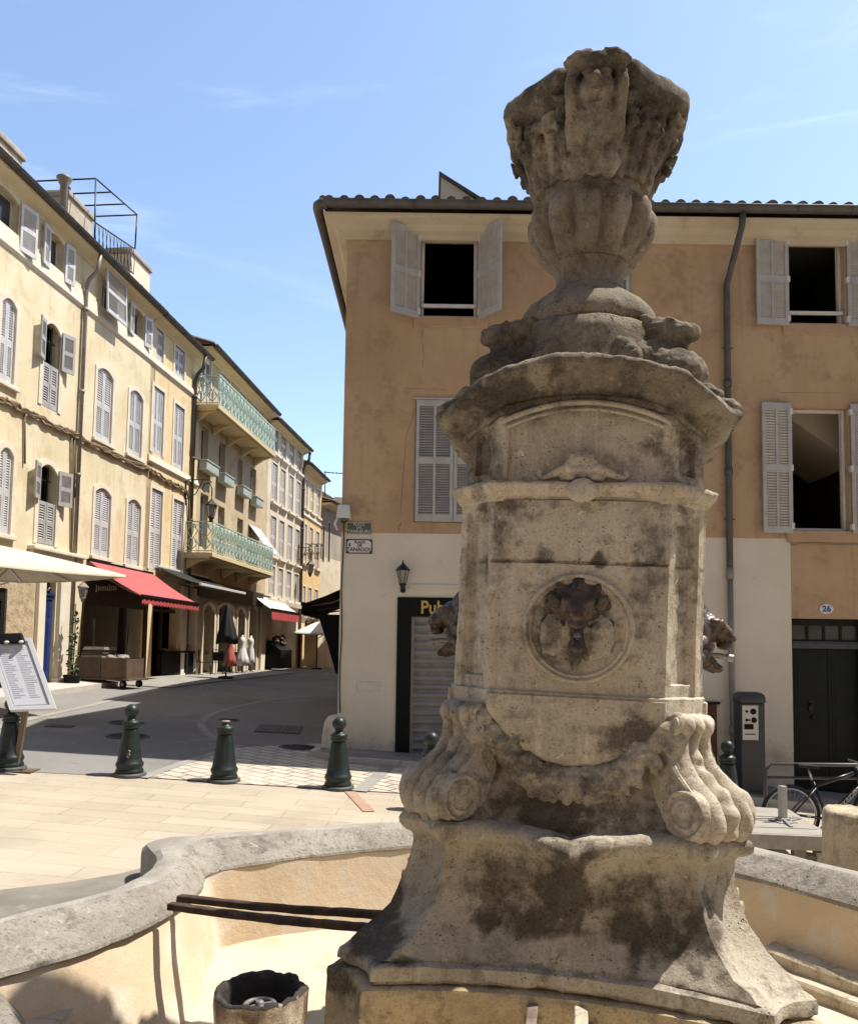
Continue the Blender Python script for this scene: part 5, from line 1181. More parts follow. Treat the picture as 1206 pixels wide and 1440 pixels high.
for s_ in (-1, 1): m.tube([(mid + s_ * (.1 + .33 * t / 10 + .08 * sin(t * .6)), .13, top + .2 + .12 * sin(t * .9)) for t in range(11)], .02, 6)
m.build('fanlight_grille', M_PIPE, b1.o)
m = MB(); m.box(d[0] - .5, d[1] + .55, -.35, .4, .2, zg + .02); m.build('door_step', M_KERB, b1.o, bevel=.03)
# dark framed opening at the far left and the shop front
q = b1.box(-30, 8, 825, 960); b1.ops.append((q[0], q[1], .4, q[3], .3)); b1.dark(q[0], q[1], .4, q[3], .3)
m = MB(); m.box(q[1] - .14, q[1] - .002, .05, .2, .4, q[3] - .002); m.box(q[0], q[1] - .14, .05, .2, q[3] - .3, q[3] - .002); m.build('shop_frame', M_IRONB, b1.o)
q = b1.box(114, 205, 818, 960); zsh = 3.75; b1.ops.append((q[0], q[1], .2, zsh, .3)); b1.dark(q[0], q[1], .2, zsh, .3, 3.5)
M_WOODD = paint('dark_wood', (.045, .025, .018), .55, .3, 0, 8); M_BRICKR = plaster('dark_red_fascia', (.10, .035, .03), (.14, .05, .04), fine=20)
m = MB(); m.box(q[0] + .002, q[0] + .30, -.06, .3, .2, zsh - .004); m.box(q[1] - .22, q[1] - .002, -.06, .3, .2, zsh - .004); m.box(q[0] + .3, q[1] - .22, -.05, .14, zsh - .75, zsh - .004); m.build('shop_front', M_WOODD, b1.o, bevel=.01)
xm = q[0] + (q[1] - q[0]) * .60; m = MB(); m.box(xm, xm + .16, -.04, .14, .2, zsh - .76); m.box(xm + .16, q[1] - .22, .04, .1, .2, 1.2); m.build('shop_post', M_WOODD, b1.o)
m = MB(); [m.box(q[0] + .32 + i * .26, q[0] + .40 + i * .26, .02, .1, .2, 2.6) for i in (0, 1.5)]; m.build('shop_window_post', M_PIPE, b1.o)
# looped script of the shop sign, not readable in the photo
m = MB(); rnd = random.Random(3); p = []
for i in range(70): t = i / 69; p.append((q[0] + .55 + 1.25 * t + .05 * sin(i * .9), -.075, zsh - .30 + .10 * t + .075 * sin(i * .9 + 1.2) * (1.4 if i in range(0, 7) or i in range(40, 46) else .8)))
m.tube(p, .014, 5); m.build('sign_script', paint('cream_script', (.55, .48, .36), .5), b1.o)
b1.finish()
# things on the roof of the cream house
def onroof(b, px, py, out=-2.0): u, z = b.f.uv(px, py, out); p = b.f.pt(u, out, z); return p
def chim(label, px0, px1, ptop, out, dep, mat, pots=0):
    p0 = onroof(b1, px0, ptop, out); p1 = onroof(b1, px1, ptop, out); w_ = (p1 - p0).length
    o = thing('chimney', label, 'chimney', (p0.x, p0.y, 0), (0, 0, FB.ang), 'chimneys on the cream house'); m = MB()
    m.box(0, w_, 0, dep, 13, p0.z - .22); m.build('stack', mat, o, bevel=.02); m = MB(); m.box(-.07, w_ + .07, -.07, dep + .07, p0.z - .22, p0.z - .06); m.box(-.02, w_ + .02, -.02, dep + .02, p0.z - .06, p0.z); m.build('cap', M_GREYW, o, bevel=.03)
    for i in range(pots): m = MB(); m.lathe([(.10, p0.z), (.11, p0.z + .5), (.12, p0.z + .52), (.09, p0.z + .53)], 12, ((i + .5) * w_ / pots, dep / 2, 0)); m.build('chimney_pot', M_TILE, o)
    return o, p0.z, w_
M_CHIM = plaster('old_chimney', (.42, .36, .28), (.5, .44, .35), (.28, .24, .19), 2, fine=30)
chim('wide pale chimney rising at the roof edge above the first attic window', -14, 27, 168, -1.2, 1.2, M_CHIM)
chim('squat chimney with a cowl behind the roof tiles of the cream house', 97, 128, 266, -2.2, 1.0, M_CHIM, 1)
chim('sandy chimney at the far end of the roof rail', 185, 210, 347, -1.0, .9, M_SURR)
p = onroof(b1, 91, 246, -1.8); o = thing('roof_vent', 'small metal vent pipe with a flared cowl on the cream house roof', 'roof vent', (p.x, p.y, 0)); m = MB(); m.lathe([(.11, 12.8), (.11, p.z - .35), (.22, p.z - .15), (.23, p.z - .1), (.1, p.z), (.0, p.z + .01)], 14); m.build('vent_pipe', M_PIPE, o)
# pergola frame and railing of the roof terrace
q = [(135, 251), (193, 302), (190, 347), (135, 318), (78, 259), (95, 277), (105, 290), (105, 305)]
def rp(px, py, out): return onroof(b1, px, py, out)
pg = thing('pergola_frame', 'thin dark metal pergola frame standing on the roof terrace', 'pergola', (rp(135, 318, -.9) * 1)); P0 = V(pg.location)
m = MB(); A, Bp, C_, D_ = rp(135, 251, -.9), rp(193, 302, -.9), rp(190, 350, -.9), rp(135, 322, -.9); r = .025
bk = FB.n * -3.0
for u, v in ((A, Bp), (Bp, C_), (A, D_ - V((0, 0, 1.4)))): m.tube([u - P0, v - P0], r, 6)
for t in (0, .35, .68, 1.0): u = A.lerp(Bp, t); m.tube([u - P0, u + bk - P0], r, 6)
m.tube([A + bk - P0, Bp + bk - P0], r, 6); m.build('frame', M_IRONB, pg); pg.location = P0
rl = thing('terrace_railing', 'curled wrought iron railing along the roof terrace edge', 'railing', (0, 0, 0)); P0 = rp(135, 335, -.5); rl.location = P0; m = MB(); N = 22
A, Bp = rp(133, 312, -.6), rp(188, 349, -.6); A2, B2 = rp(133, 345, -.6), rp(188, 385, -.6)
m.tube([A - P0, Bp - P0], .022, 6); m.tube([A2 - P0, B2 - P0], .022, 6)
for i in range(N + 1): u, v = A.lerp(Bp, i / N) - P0, A2.lerp(B2, i / N) - P0; m.tube([u, u.lerp(v, .5) + FB.d * .06 * (-1) ** i, v], .011, 5)
m.build('rail', M_IRONB, rl)
# ---------- yellow house beside it
b1b = Bld(FB, FB.uv(209, 600)[0] + .004, FB.L, FB1z - .02, M_YELL, 'narrow yellow rendered town house with white shutters between cream and balconied houses')
for l, r, t, b in ((215, 231, 432, 506), (246, 260, 462, 533), (214, 230, 546, 640), (244, 258, 570, 660), (211, 227, 688, 802), (242, 257, 703, 806)): b1b.closed(l, r, t, b, .0, 14, cols=2 if t < 680 else 1, sill=False)
for py, px in ((520, 230), (656, 230)): za = b1b.p(px, py)[1]; m = MB(); m.prism([(-.08, za - .06), (0, za - .14), (0, za + .14), (-.05, za + .14)], 0, b1b.L, 'x'); m.build('string_course', M_SURR, b1b.o)
m = cables(b1b, [(210, 662), (232, 676), (250, 685), (262, 697), (264, 740), (266, 800)], 5, .035, 8); m.build('cable_bundle', M_CABLE, b1b.o)
b1b.pipe(268, 650, .8, FB1z - 1.0, .07, M_ZINC)
q = b1b.box(214, 249, 835, 950); b1b.ops.append((q[0], q[1], .3, 3.7, .3)); b1b.dark(q[0], q[1], .3, 3.7, .3, 2.5)
m = MB(); m.box(q[0] + .9, q[0] + 1.0, .1, .2, .3, 3.7); m.box(q[0], q[1], .1, .2, 3.0, 3.1); m.build('shop_frame', M_WOODD, b1b.o)
q2 = b1b.box(252, 259, 830, 950)
for l, r in ((252, 258.5), (270, 274)): q = b1b.box(l, r, 830, 940); m = MB(); m.box(q[0], q[1], -.12, .02, .3, 4.0); m.build('shop_pillar', M_SURR, b1b.o, bevel=.02)
b1b.finish()
# ---------- tan house with the green balconies
zB2 = FB2.uv(320, 503, .5)[1] - .10
b2 = Bld(FB2, 0, FB2.L, zB2, M_TAN, 'tan rendered house with two long pale green balconies', 'balcony_house')
for l, r, t, b in ((283, 297, 482, 560), (311, 323, 510, 582), (336, 345, 542, 605), (354, 362, 566, 622)): b2.closed(l, r, t, b, 0, 12, surr=.1, sill=False)
for l, r, t, b in ((283, 293, 600, 652), (308, 317, 622, 668), (334, 341, 645, 686), (352, 360, 658, 700)): b2.opened(l, r, t, b, (), 0, .0)
for l, r, t, b in ((281, 292, 694, 770), (306, 315, 712, 785), (333, 341, 729, 800), (350, 359, 738, 808)): b2.opened(l, r, t, b, (), 0, .0)
M_PLANT = paint('verdigris_box', (.40, .46, .43), .55, .2, .1, 6)
for l, r, t in ((281, 302, 640), (307, 324, 659), (334, 349, 677), (353, 366, 692)):
    u0, z0 = b2.p(l - 2, t + 3); u1, z1 = b2.p(r - 5, t + 3)
    m = MB(); m.box(u0, u1, -.34, -.04, z0 - .42, z0 - .13); m.box(u0 - .03, u1 + .03, -.37, -.02, z0 - .13, z0 - .07); m.box(u0 - .02, u1 + .02, -.35, -.03, z0 - .47, z0 - .42); m.build('window_box', M_PLANT, b2.o, bevel=.015)
M_VERD = paint('pale_green_ironwork', (.46, .60, .54), .6, .25, .1, 6); M_YSLAB = plaster('balcony_slab', (.58, .46, .26), (.64, .53, .32), fine=30)
def balcony(px_a, px_b, py_slab, px_s, proj, rail_h=1.12, label=''):
    zsl = b2.f.uv(px_s, py_slab, proj)[1]; ua = b2.f.uv(px_a, py_slab, proj)[0]; ub = b2.f.uv(px_b, py_slab + 60, proj)[0]
    m = MB(); m.box(ua - .02, ub, -proj, .02, zsl - .16, zsl); m.box(ua, ub - .06, -proj + .1, .02, zsl - .22, zsl - .16)
    for i in range(5):
        x = ua + .15 + (ub - ua - .45) * i / 4; m.prism([(-.01, zsl - .22), (-proj + .12, zsl - .22), (-proj * .45, zsl - .34), (-.01, zsl - .62)], x, x + .18, 'x')
    bal = m.build('balcony', M_YSLAB, b2.o, bevel=.015)
    m = MB(); y = -proj + .05; rnd = random.Random(px_a)
    def panel(p0, p1):
        p0, p1 = V(p0), V(p1); d = p1 - p0; Ln = d.length; n = max(2, int(Ln / .42)); d.normalize(); up = V((0, 0, 1))
        m.bar(p0 + up * rail_h, p1 + up * rail_h, .06, .04); m.bar(p0 + up * .06, p1 + up * .06, .04, .03); m.bar(p0 + up * (rail_h - .12), p1 + up * (rail_h - .12), .03, .02)
        for i in range(n + 1):
            a = p0 + d * (Ln * i / n); m.bar(a, a + up * rail_h, .022, .022)
            if i == n: break
            w_ = Ln / n; c = a + d * (w_ / 2)
            for s in (-1, 1):
                for k in range(2):
                    z0 = .12 + k * .46; pts = []
                    for j in range(9): t = j / 8; th_ = s * (t * 4.4); pts.append(c + d * (s * w_ * (.10 + .16 * cos(t * 4.4))) + up * (z0 + .22 + .19 * sin(t * 4.4) + .05 * k))
                    m.tube(pts, .021, 4, False)
                pts = [c + up * .1, c + d * (s * w_ * .42) + up * .34, c + d * (s * w_ * .1) + up * .56, c + d * (s * w_ * .42) + up * .8, c + up * (rail_h - .13)]; m.tube(pts, .02, 4, False)
    panel((ua + .04, -.02, zsl), (ua + .04, y, zsl)); panel((ua + .04, y, zsl), (ub - .05, y, zsl)); panel((ub - .05, y, zsl), (ub - .05, -.02, zsl))
    m.build('balustrade', M_VERD, bal)
    return ua, ub, zsl
balcony(308, 388, 569, 309, .95); balcony(299, 384, 777, 300, 1.05)
# small white blind over the last lower window
u0, z0 = b2.p(349, 736); u1, _ = b2.p(360, 745); m = MB(); m.add([(u0, -.02, z0), (u1 + .6, -.02, z0), (u1 + .6, -1.0, z0 - 1.25), (u0, -1.0, z0 - 1.25), (u0, -.02, z0 - .03), (u1 + .6, -.02, z0 - .03), (u1 + .6, -1.0, z0 - 1.28), (u0, -1.0, z0 - 1.28)], [(0, 1, 2, 3), (4, 5, 6, 7), (0, 3, 7, 4), (1, 2, 6, 5), (2, 3, 7, 6)]); m.build('window_blind', M_ENAW, b2.o)
# shop fronts under the balcony
for l, r, t in ((285, 300, 850), (306, 326, 850), (333, 343, 855), (349, 360, 850)):
    q = b2.box(l, r, t, 940); b2.ops.append((q[0], q[1], .5, q[3], .5)); m = MB(); m.box(q[0] - .1, q[1] + .1, .49, .6, .3, q[3] + .2); m.build('shop_window', M_GLASS, b2.o)
    m = MB(); band(m, q[0], q[1], .5, q[3], .14, .25, -.04, .05); m.build('shop_surround', M_SURR, b2.o)
for l, r in ((365, 371),): q = b2.box(l, r, 850, 940); m = MB(); m.box(q[0], q[1], -.1, .02, .4, 4.2); m.build('shop_pillar', M_SURR, b2.o, bevel=.02)
za = b2.p(330, 838)[1]; m = MB(); m.box(.05, b2.L - .8, -.18, -.0, za - .3, za + .35); m.build('shop_fascia', M_WOODD, b2.o, bevel=.02)
b2.finish(over=.44)
# ---------- ivory house, apricot house, grey house closing the street
zB3 = FB3.uv(402, 597, .5)[1] - .10; b3 = Bld(FB3, 0, FB3.L, zB3, M_IVORY, 'ivory rendered house with four tall rows of shutters past the green balconies')
def rows(b, cols, rws, arch=0, n=10, surr=.07, w=None, sill=True):
    for (l, r) in cols:
        for (zt_, zb_) in rws:
            u0, _ = b.p(l, 800); u1, _ = b.p(r, 800); b.closed(0, 0, 0, 0, arch, n, surr=surr, sill=False, op=(u0, u1, zb_, zt_))
            if sill: m = MB(); m.box(u0 - .14, u1 + .14, -.16, .02, zb_ - .12, zb_ + .003); m.prism([(-.14, zb_ - .12), (-.0, zb_ - .12), (0, zb_ - .42)], u0 - .05, u1 + .05, 'x'); m.build('window_sill', M_SURR, b.o)
rows(b3, ((379, 386.5), (391, 398), (403, 409.5), (414, 420)), ((13.2, 11.6), (11.1, 9.1), (8.4, 6.4), (5.9, 4.35)))
q = b3.box(383, 416, 862, 935); b3.ops.append((q[0], q[1], .5, 3.6, .8)); m = MB(); m.box(q[0] - .1, q[1] + .1, .79, .9, .4, 3.8); m.build('shop_window', plaster('shop_interior', (.45, .34, .25), (.5, .4, .3)), b3.o)
m = MB(); m.prism([(-.02, 4.25), (-.22, 4.2), (-.18, 4.0), (-.02, 4.0)], 0, b3.L, 'x'); m.build('string_course', M_SURR, b3.o)
b3.pipe(424, 700, .6, zB3 - 1.0, .08, M_ZINC)
b3.finish(over=.44)
zB4 = FB4.uv(440, 654, .45)[1] - .10; b4 = Bld(FB4, 0, FB4.L, zB4, M_APRI, 'apricot rendered house with three columns of shutters far down the street')
rows(b4, ((426.5, 430), (434, 438.5), (443, 447.5)), ((zB4 - .7, zB4 - 2.4), (zB4 - 3.3, zB4 - 5.6), (zB4 - 6.9, zB4 - 8.6)), 0, 8, .1)
za = zB4 - 2.75; m = MB(); m.prism([(-.08, za - .08), (0, za - .16), (0, za + .14), (-.05, za + .14)], 0, b4.L, 'x'); m.build('string_course', M_SURR, b4.o)
q = b4.box(428, 447, 868, 930); b4.ops.append((q[0], q[1], .5, 3.5, .9)); m = MB(); m.box(q[0] - .1, q[1] + .1, .89, 1, .4, 3.8); m.build('shop_window', M_WOODD, b4.o)
for l in (428, 437, 445): m = MB(); u, z = b4.p(l, 765); m.tube([(u, -.02, z), (u, -.25, z), (u + 1.0, -.25, z), (u + 1.0, -.02, z)], .03, 5); m.tube([(u, -.25, z - .85), (u + 1.0, -.25, z - .85)], .02, 5); [m.tube([(u + k * .2, -.25, z - .85), (u + k * .2, -.25, z + .0)], .012, 4) for k in range(6)]; m.build('window_rail', M_IRONB, b4.o)
b4.finish(over=.4)
FB5 = Fac((-6.85, 51.2), (-5.0, 58)); zB5 = FB5.uv(458, 700, .7)[1] - .12; b5 = Bld(FB5, 0, FB5.L, zB5, M_GREYW, 'house painted grey for shade above and pale for sun below, with a low tiled roof closing the end of the street')
b5.mats = [M_GREYW, M_IVORY]; b5.mf = lambda x, z: 1 if z < 7.6 else 0; b5.zx = (7.6,)  # ivory lower wall stands in for sunlight, grey above for shade
for l, r, t, b in ((453, 456, 740, 790), (461, 464, 735, 790), (455, 458, 850, 900)): b5.opened(l, r, t, b, (), 0, .08, dep=.2)
b5.finish(over=.7)
e = FB5.pt(3.0, -2.5); o = thing('roof_house', 'small sandy attic block rising behind the grey house roof', 'building', (e.x - .8, e.y, 0), (0, 0, FB5.ang - .5)); m = MB(); m.box(0, 3.2, 0, 3, 9, zB5 + 1.35); m.build('wall', M_TAN, o); m = MB(); m.prism([(-.25, zB5 + 1.35), (3.45, zB5 + 1.35), (1.6, zB5 + 1.95)], -.25, 3.2); m.build('roof', M_TILE, o)
p = at_depth(457.5, 662, 55); o = thing('roof_antenna', 'thin television antenna on the roofs at the end of the street', 'antenna', (p.x, p.y, 0)); m = MB(); m.tube([(0, 0, 10), (0, 0, p.z)], .04, 5); m.tube([(-.1, 0, p.z - .1), (1.5, 0, p.z - .2)], .03, 5); [m.tube([(.2 + .3 * k, -.3, p.z - .13), (.2 + .3 * k, .3, p.z - .13)], .02, 4) for k in range(4)]; m.build('mast', M_IRONB, o)
FE = Fac((-5.0, 58), (6, 62)); be = Bld(FE, 0, FE.L, 12.5, M_IVORY, 'pale house across the far end of the street, mostly hidden by the corner building'); be.opened(466, 470, 835, 880, (), 0, .1); be.finish()
# kerb and pavement along the left row
def offs(f, u, out): p = f.pt(u, out); return (p.x, p.y)
pts = [offs(FB, 0, .0), offs(FB, 0, 1.2), offs(FB, 9.9, 1.0), offs(FB, 10.2, .02)]
patch('pavement', [V((a, b, 0)) for a, b in pts], M_KERB, .13, thick=.5)
pts = [offs(FB, 10.25, .0), offs(FB, 10.25, 2.3), offs(FB, FB.L, 2.3), offs(FB2, 9, 2.0), offs(FB2, 9, 0)]
patch('terrace_pavement', [V((a, b, 0)) for a, b in pts], M_PALE, .03)
# ================================================================ street furniture
M_BOLL = paint('dark_green_iron', (.020, .030, .028), .42, .4, .1, 12, .2, .4, each=.3)
def bollard(label, p, ball=True, sticker=False, s=1.0):
    o = thing('bollard', label, 'bollard', (p.x, p.y, p.z + .012), (0, 0, random.uniform(0, 3)), 'cast iron bollards')
    m = MB(); n = 32; R = []
    for r, z in [(.172, .03), (.178, .05), (.170, .075), (.158, .09), (.172, .12), (.176, .145), (.168, .165), (.155, .18), (.143, .25), (.128, .36), (.113, .47), (.10, .57), (.094, .60)]:
        R.append([V(((r + (.007 * abs(cos(4.5 * 2 * pi * j / n)) - .004 if .18 <= z <= .58 else 0)) * cos(2 * pi * j / n), (r + (.007 * abs(cos(4.5 * 2 * pi * j / n)) - .004 if .18 <= z <= .58 else 0)) * sin(2 * pi * j / n), z)) for j in range(n)])
    m.loft(R, True, True, True); m.build('post', M_BOLL, o)
    m = MB(); m.lathe([(.094, .60), (.108, .612), (.110, .63), (.098, .645), (.112, .66), (.114, .68), (.098, .697), (.070, .71), (.056, .725), (.05, .745), (.055, .76)], 24); m.build('collar', M_BOLL, o)
    if ball: m = MB(); m.ell((0, 0, .825), .092, 20); m.build('ball', M_BOLL, o)
    else: m = MB(); m.lathe([(.05, .75), (.06, .765), (.052, .775), (.0, .778)], 16, caps=False); m.build('stub', M_PIPE, o)
    m = MB(); m.lathe([(.21, -.03), (.215, .012), (.205, .028), (.16, .032)], 24); m.build('base_plate', paint('worn_base', (.09, .09, .085), .6, .4, .1, 20), o)
    if sticker: m = MB(); rnd = random.Random(2); [m.ell((.02 + rnd.uniform(-.03, .03), -.142 + .0 * k, .27 + rnd.uniform(-.06, .06)), (.008, .006, .006), 6) for k in range(9)]; m.build('paint_chip', M_ENAW, o)
    o.scale = (s, s, s); 
    return o
bollard('dark green ball topped bollard half hidden by the menu stand', G(13, 1082))
o_ = bollard('dark green ball topped bollard on its own in front of the shaded road', G(182, 1091), True, True); o_.rotation_euler = (0, 0, 0)
bollard('dark green bollard that has lost its ball top', G(315, 1099), False)
bollard('dark green ball topped bollard nearest the corner with the street name plates', G(475, 1109))
p5 = at_depth(606, 1075, 9.9); p5.z = ground_z(p5.x, p5.y); bollard('dark green bollard whose ball peeks out behind the fountain scroll at the roller shutter', p5)
p6 = at_depth(1023, 1100, 11.6); p6.z = ground_z(p6.x, p6.y) + .05; bollard('dark green ball topped bollard beside the grey parking meter', p6)
# ---- menu stand
g0 = G(38, 1085)
ms = thing('menu_stand', 'slanted white framed menu board with clip lamps on a brown post', 'menu stand', (g0.x, g0.y, g0.z + .01))
dS = g0.y; L0 = lambda px, py, y=dS: at_depth(px, py, y) - V(ms.location)
M_ALU = paint('white_aluminium', (.66, .66, .67), .35, .05, .2); M_BROWNM = paint('brown_metal', (.17, .125, .09), .45, .25, .3, 5)
m = MB(); b0, t0 = L0(22, 1080), L0(40, 992); m.bar((b0.x, 0, .0), (t0.x, .02, t0.z + .25), .07, .05, (0, 1, 0)); m.build('post', M_BROWNM, ms, bevel=.006)
m = MB(); m.box(b0.x - .2, b0.x + .26, -.14, .14, -.005, .010); m.build('base_plate', M_BROWNM, ms, bevel=.004)
m = MB(); m.box(b0.x - .06, b0.x + .12, -.05, .07, .012, .03); m.build('foot_bracket', M_BROWNM, ms)
TL, TR, BL, BR = at_depth(-22, 899, dS + .15) , at_depth(47, 897, dS + .22), at_depth(18, 999, dS - .25), at_depth(76, 997, dS - .18)
cen = (TL + TR + BL + BR) / 4; ux = ((TR - TL) + (BR - BL)).normalized(); uz = ((TL - BL) + (TR - BR)).normalized(); uy = uz.cross(ux).normalized() if False else ux.cross(uz).normalized() * -1
uz = (uz - ux * uz.dot(ux) * .0).normalized(); wB = ((TR - TL).length + (BR - BL).length) / 2; hB = ((TL - BL).length + (TR - BR).length) / 2
def bp(a, b, c): return cen + ux * (a * wB / 2) + uz * (b * hB / 2) + uy * c - V(ms.location)
if uy.y > 0: uy = -uy
def slab(m, a0, a1, b0, b1, c0, c1): 
    vs = [bp(a, b, c) for a in (a0, a1) for b in (b0, b1) for c in (c0, c1)]; m.add(vs, [(0, 1, 3, 2), (4, 6, 7, 5), (0, 4, 5, 1), (2, 3, 7, 6), (0, 2, 6, 4), (1, 5, 7, 3)])
m = MB(); slab(m, -1, 1, -1, 1, -.05, -.005); slab(m, -1, -.8, -1, 1, -.005, .02); slab(m, .8, 1, -1, 1, -.005, .02); slab(m, -.8, .8, -1, -.9, -.005, .02); slab(m, -.8, .8, .9, 1, -.005, .02); bo = m.build('board_frame', M_ALU, ms, bevel=.006)
m = MB(); slab(m, -.74, .74, -.86, .8, -.004, .003); M_PAPER = paint('menu_paper', (.56, .56, .60), .25, .04, 0, 3); pgm = m.build('menu_page', M_PAPER, bo)
m = MB(); rnd = random.Random(5)
for col in (-1, 1):
    for i in range(24): y = .66 - i * .058; x0 = -.64 if col < 0 else .06; m.mi = 0; slab(m, x0, x0 + rnd.uniform(.28, .56), y, y + .018, .004, .005)
m.build('menu_lines', plain('grey_print', (.36, .36, .40), .6), pgm)
m = MB(); slab(m, -.45, .72, .80, 1.10, .02, .07); lb = m.build('lamp_bar', M_BLACK, ms, bevel=.02)
m = MB(); [m.ell(bp(a, .82, .075), (.035, .03, .02), 8) for a in (-.1, .55)]; m.build('clip_lamp', M_ENAW, lb)
# ---- road ironwork
def cover(label, px, py, r, name='manhole_cover', sq=None):
    p = G(px, py); o = thing(name, label, 'drain cover', (p.x, p.y, p.z + .014)); m = MB()
    if sq: 
        m.box(-sq[0], sq[0], -sq[1], sq[1], -.01, .004)
        k = -sq[0] + .1
        while k < sq[0]: m.box(k, k + .05, -sq[1] + .06, sq[1] - .06, .004, .010); k += .1
    else: m.lathe([(r, -.01), (r, .003), (r - .03, .005), (r - .04, .001), (.01, .001)], 28); [m.tube([(-sqrt(max(0.01, (r - .06) ** 2 - y * y)), y, .003), (sqrt(max(.01, (r - .06) ** 2 - y * y)), y, .003)], .008, 4) for y in (-.24, -.16, -.08, 0, .08, .16, .24) if abs(y) < r - .08]
    o2 = m.build('lid', M_IRON, o); sl_ = -.048; o.rotation_euler = (atan2(.028, 1), atan2(.048, 1), .1); return o
cover('round iron manhole cover in road shadow, close behind the bollard with paint chips', 180, 1036, .36); cover('round iron manhole cover in road shadow, the farther of two near that edge', 178, 1017, .33)
cover('wide iron drain grate in the shaded road near the pub corner', 392, 1026, 0, 'drain_grate', (.42, .55)); cover('round manhole cover on the setts between headless bollard and pub', 420, 1052, .33)
cover('small round iron cover in the shaded middle of the road', 322, 1013, .22); cover('small rectangular iron cover in the sunlit road by the menu stand', 85, 1022, 0, 'utility_cover', (.22, .16))
# ---- awnings and parasols
def cloth(name, c, rough=.85):
    t = NT(name); col = t.mix(t.ramp(t.noise(2.5, 4), .35, .65), c, tuple(x * .86 for x in c)); s = t.noise(1.0, 2, .5, t.scaled(t.pos, (30, 30, 1)))
    col = t.mix(t.ramp(s, .5, .7, 0, .15), col, tuple(x * .6 for x in c)); m_ = t.out(col, rough, t.noise(150, 2), .2, .002, 0, .2); t.b.inputs['Subsurface Weight'].default_value = 0
    return m_
M_RED = cloth('red_awning_cloth', (.40, .105, .105)); M_BLKC = cloth('black_awning_cloth', (.03, .03, .03)); M_BEI = cloth('beige_parasol_cloth', (.62, .55, .42)); M_VAL = cloth('red_valance', (.40, .07, .075))
def awning(label, f, ua, ub, zw, zo, proj, mat, vmat=None, val=.22, scal=True, group='shop awnings', boxc=None):
    p = f.pt(ua); o = thing('awning', label, 'awning', (p.x, p.y, zo), (0, 0, f.ang), group); L_ = ub - ua; N = max(8, int(L_ / .22)); m = MB(); R = []
    for i in range(N + 1):
        x = L_ * i / N; R.append([V((x, -.03 - proj * t, (zw - zo) * (1 - t) + .06 * sin(pi * t) * -1 + .012 * sin(i * 2.1) * t)) for t in (0, .2, .4, .6, .8, 1)])
    m.loft(R, False); R2 = [[v - V((0, 0, .012)) for v in r] for r in R]; m.loft(R2, False); m.add([R[0][k] for k in range(6)] + [R2[0][k] for k in range(6)], [(k, k + 1, 7 + k, 6 + k) for k in range(5)])
    m.build('canopy', mat, o)
    if val:
        m = MB(); n = N * 2; A = []
        for i in range(n * 4 + 1):
            x = L_ * i / (n * 4); dz = val - (.05 * abs(sin(pi * i / 4)) if not scal else .07 * (1 - abs(sin(pi * i / 4)))); yy = -.03 - proj - .01 + .012 * sin(i * .7); A.append([V((x, yy, .0)), V((x, yy - .015, -val + (val - dz)))])
        m.loft(A, False); m.build('valance', vmat or mat, o)
    m = MB(); m.box(0, L_, -proj - .08, -proj + .0, -.05, .04); m.box(0, L_, -.08, .0, zw - zo - .04, zw - zo + .035); m.build('front_bar', boxc or M_BLACK, o, bevel=.01)
    for x in (L_ * .12, L_ * .5, L_ * .88): m = MB(); m.tube([(x, -.05, (zw - zo) * .8 - .12), (x + .25, -proj * .55, (zw - zo) * .42 - .22), (x, -proj, -.03)], .022, 6); m.build('folding_arm', M_PIPE, o)
    return o
uA, zA = FB.uv(126, 788); uAo = FB.uv(200, 838, 1.6); uBo = FB.uv(278, 846, 1.6)
awning('red cloth awning with a scalloped valance over the dark shop front', FB, uAo[0] - .1, uBo[0], zA, uAo[1], 1.6, M_RED, M_VAL, .24)
uAo = FB.uv(240, 822, 1.5); uBo = FB.uv(343, 838, 1.5); zw = FB.uv(232, 803)[1]
awning('black awning with a pale front rail beside the red awning', FB, uBo[0] - 4.6, uBo[0], zw + .1, uBo[1] + .1, 1.5, M_BLKC, None, .0, False, 'shop awnings', M_ALU)
uAo = FB3.uv(381, 858, .9); uBo = FB3.uv(419, 864, .9); awning('small red awning with a white top far down the street', FB3, uAo[0], uBo[0], uAo[1] + .75, uAo[1] + .05, .9, M_ENAW, M_VAL, .5, False)
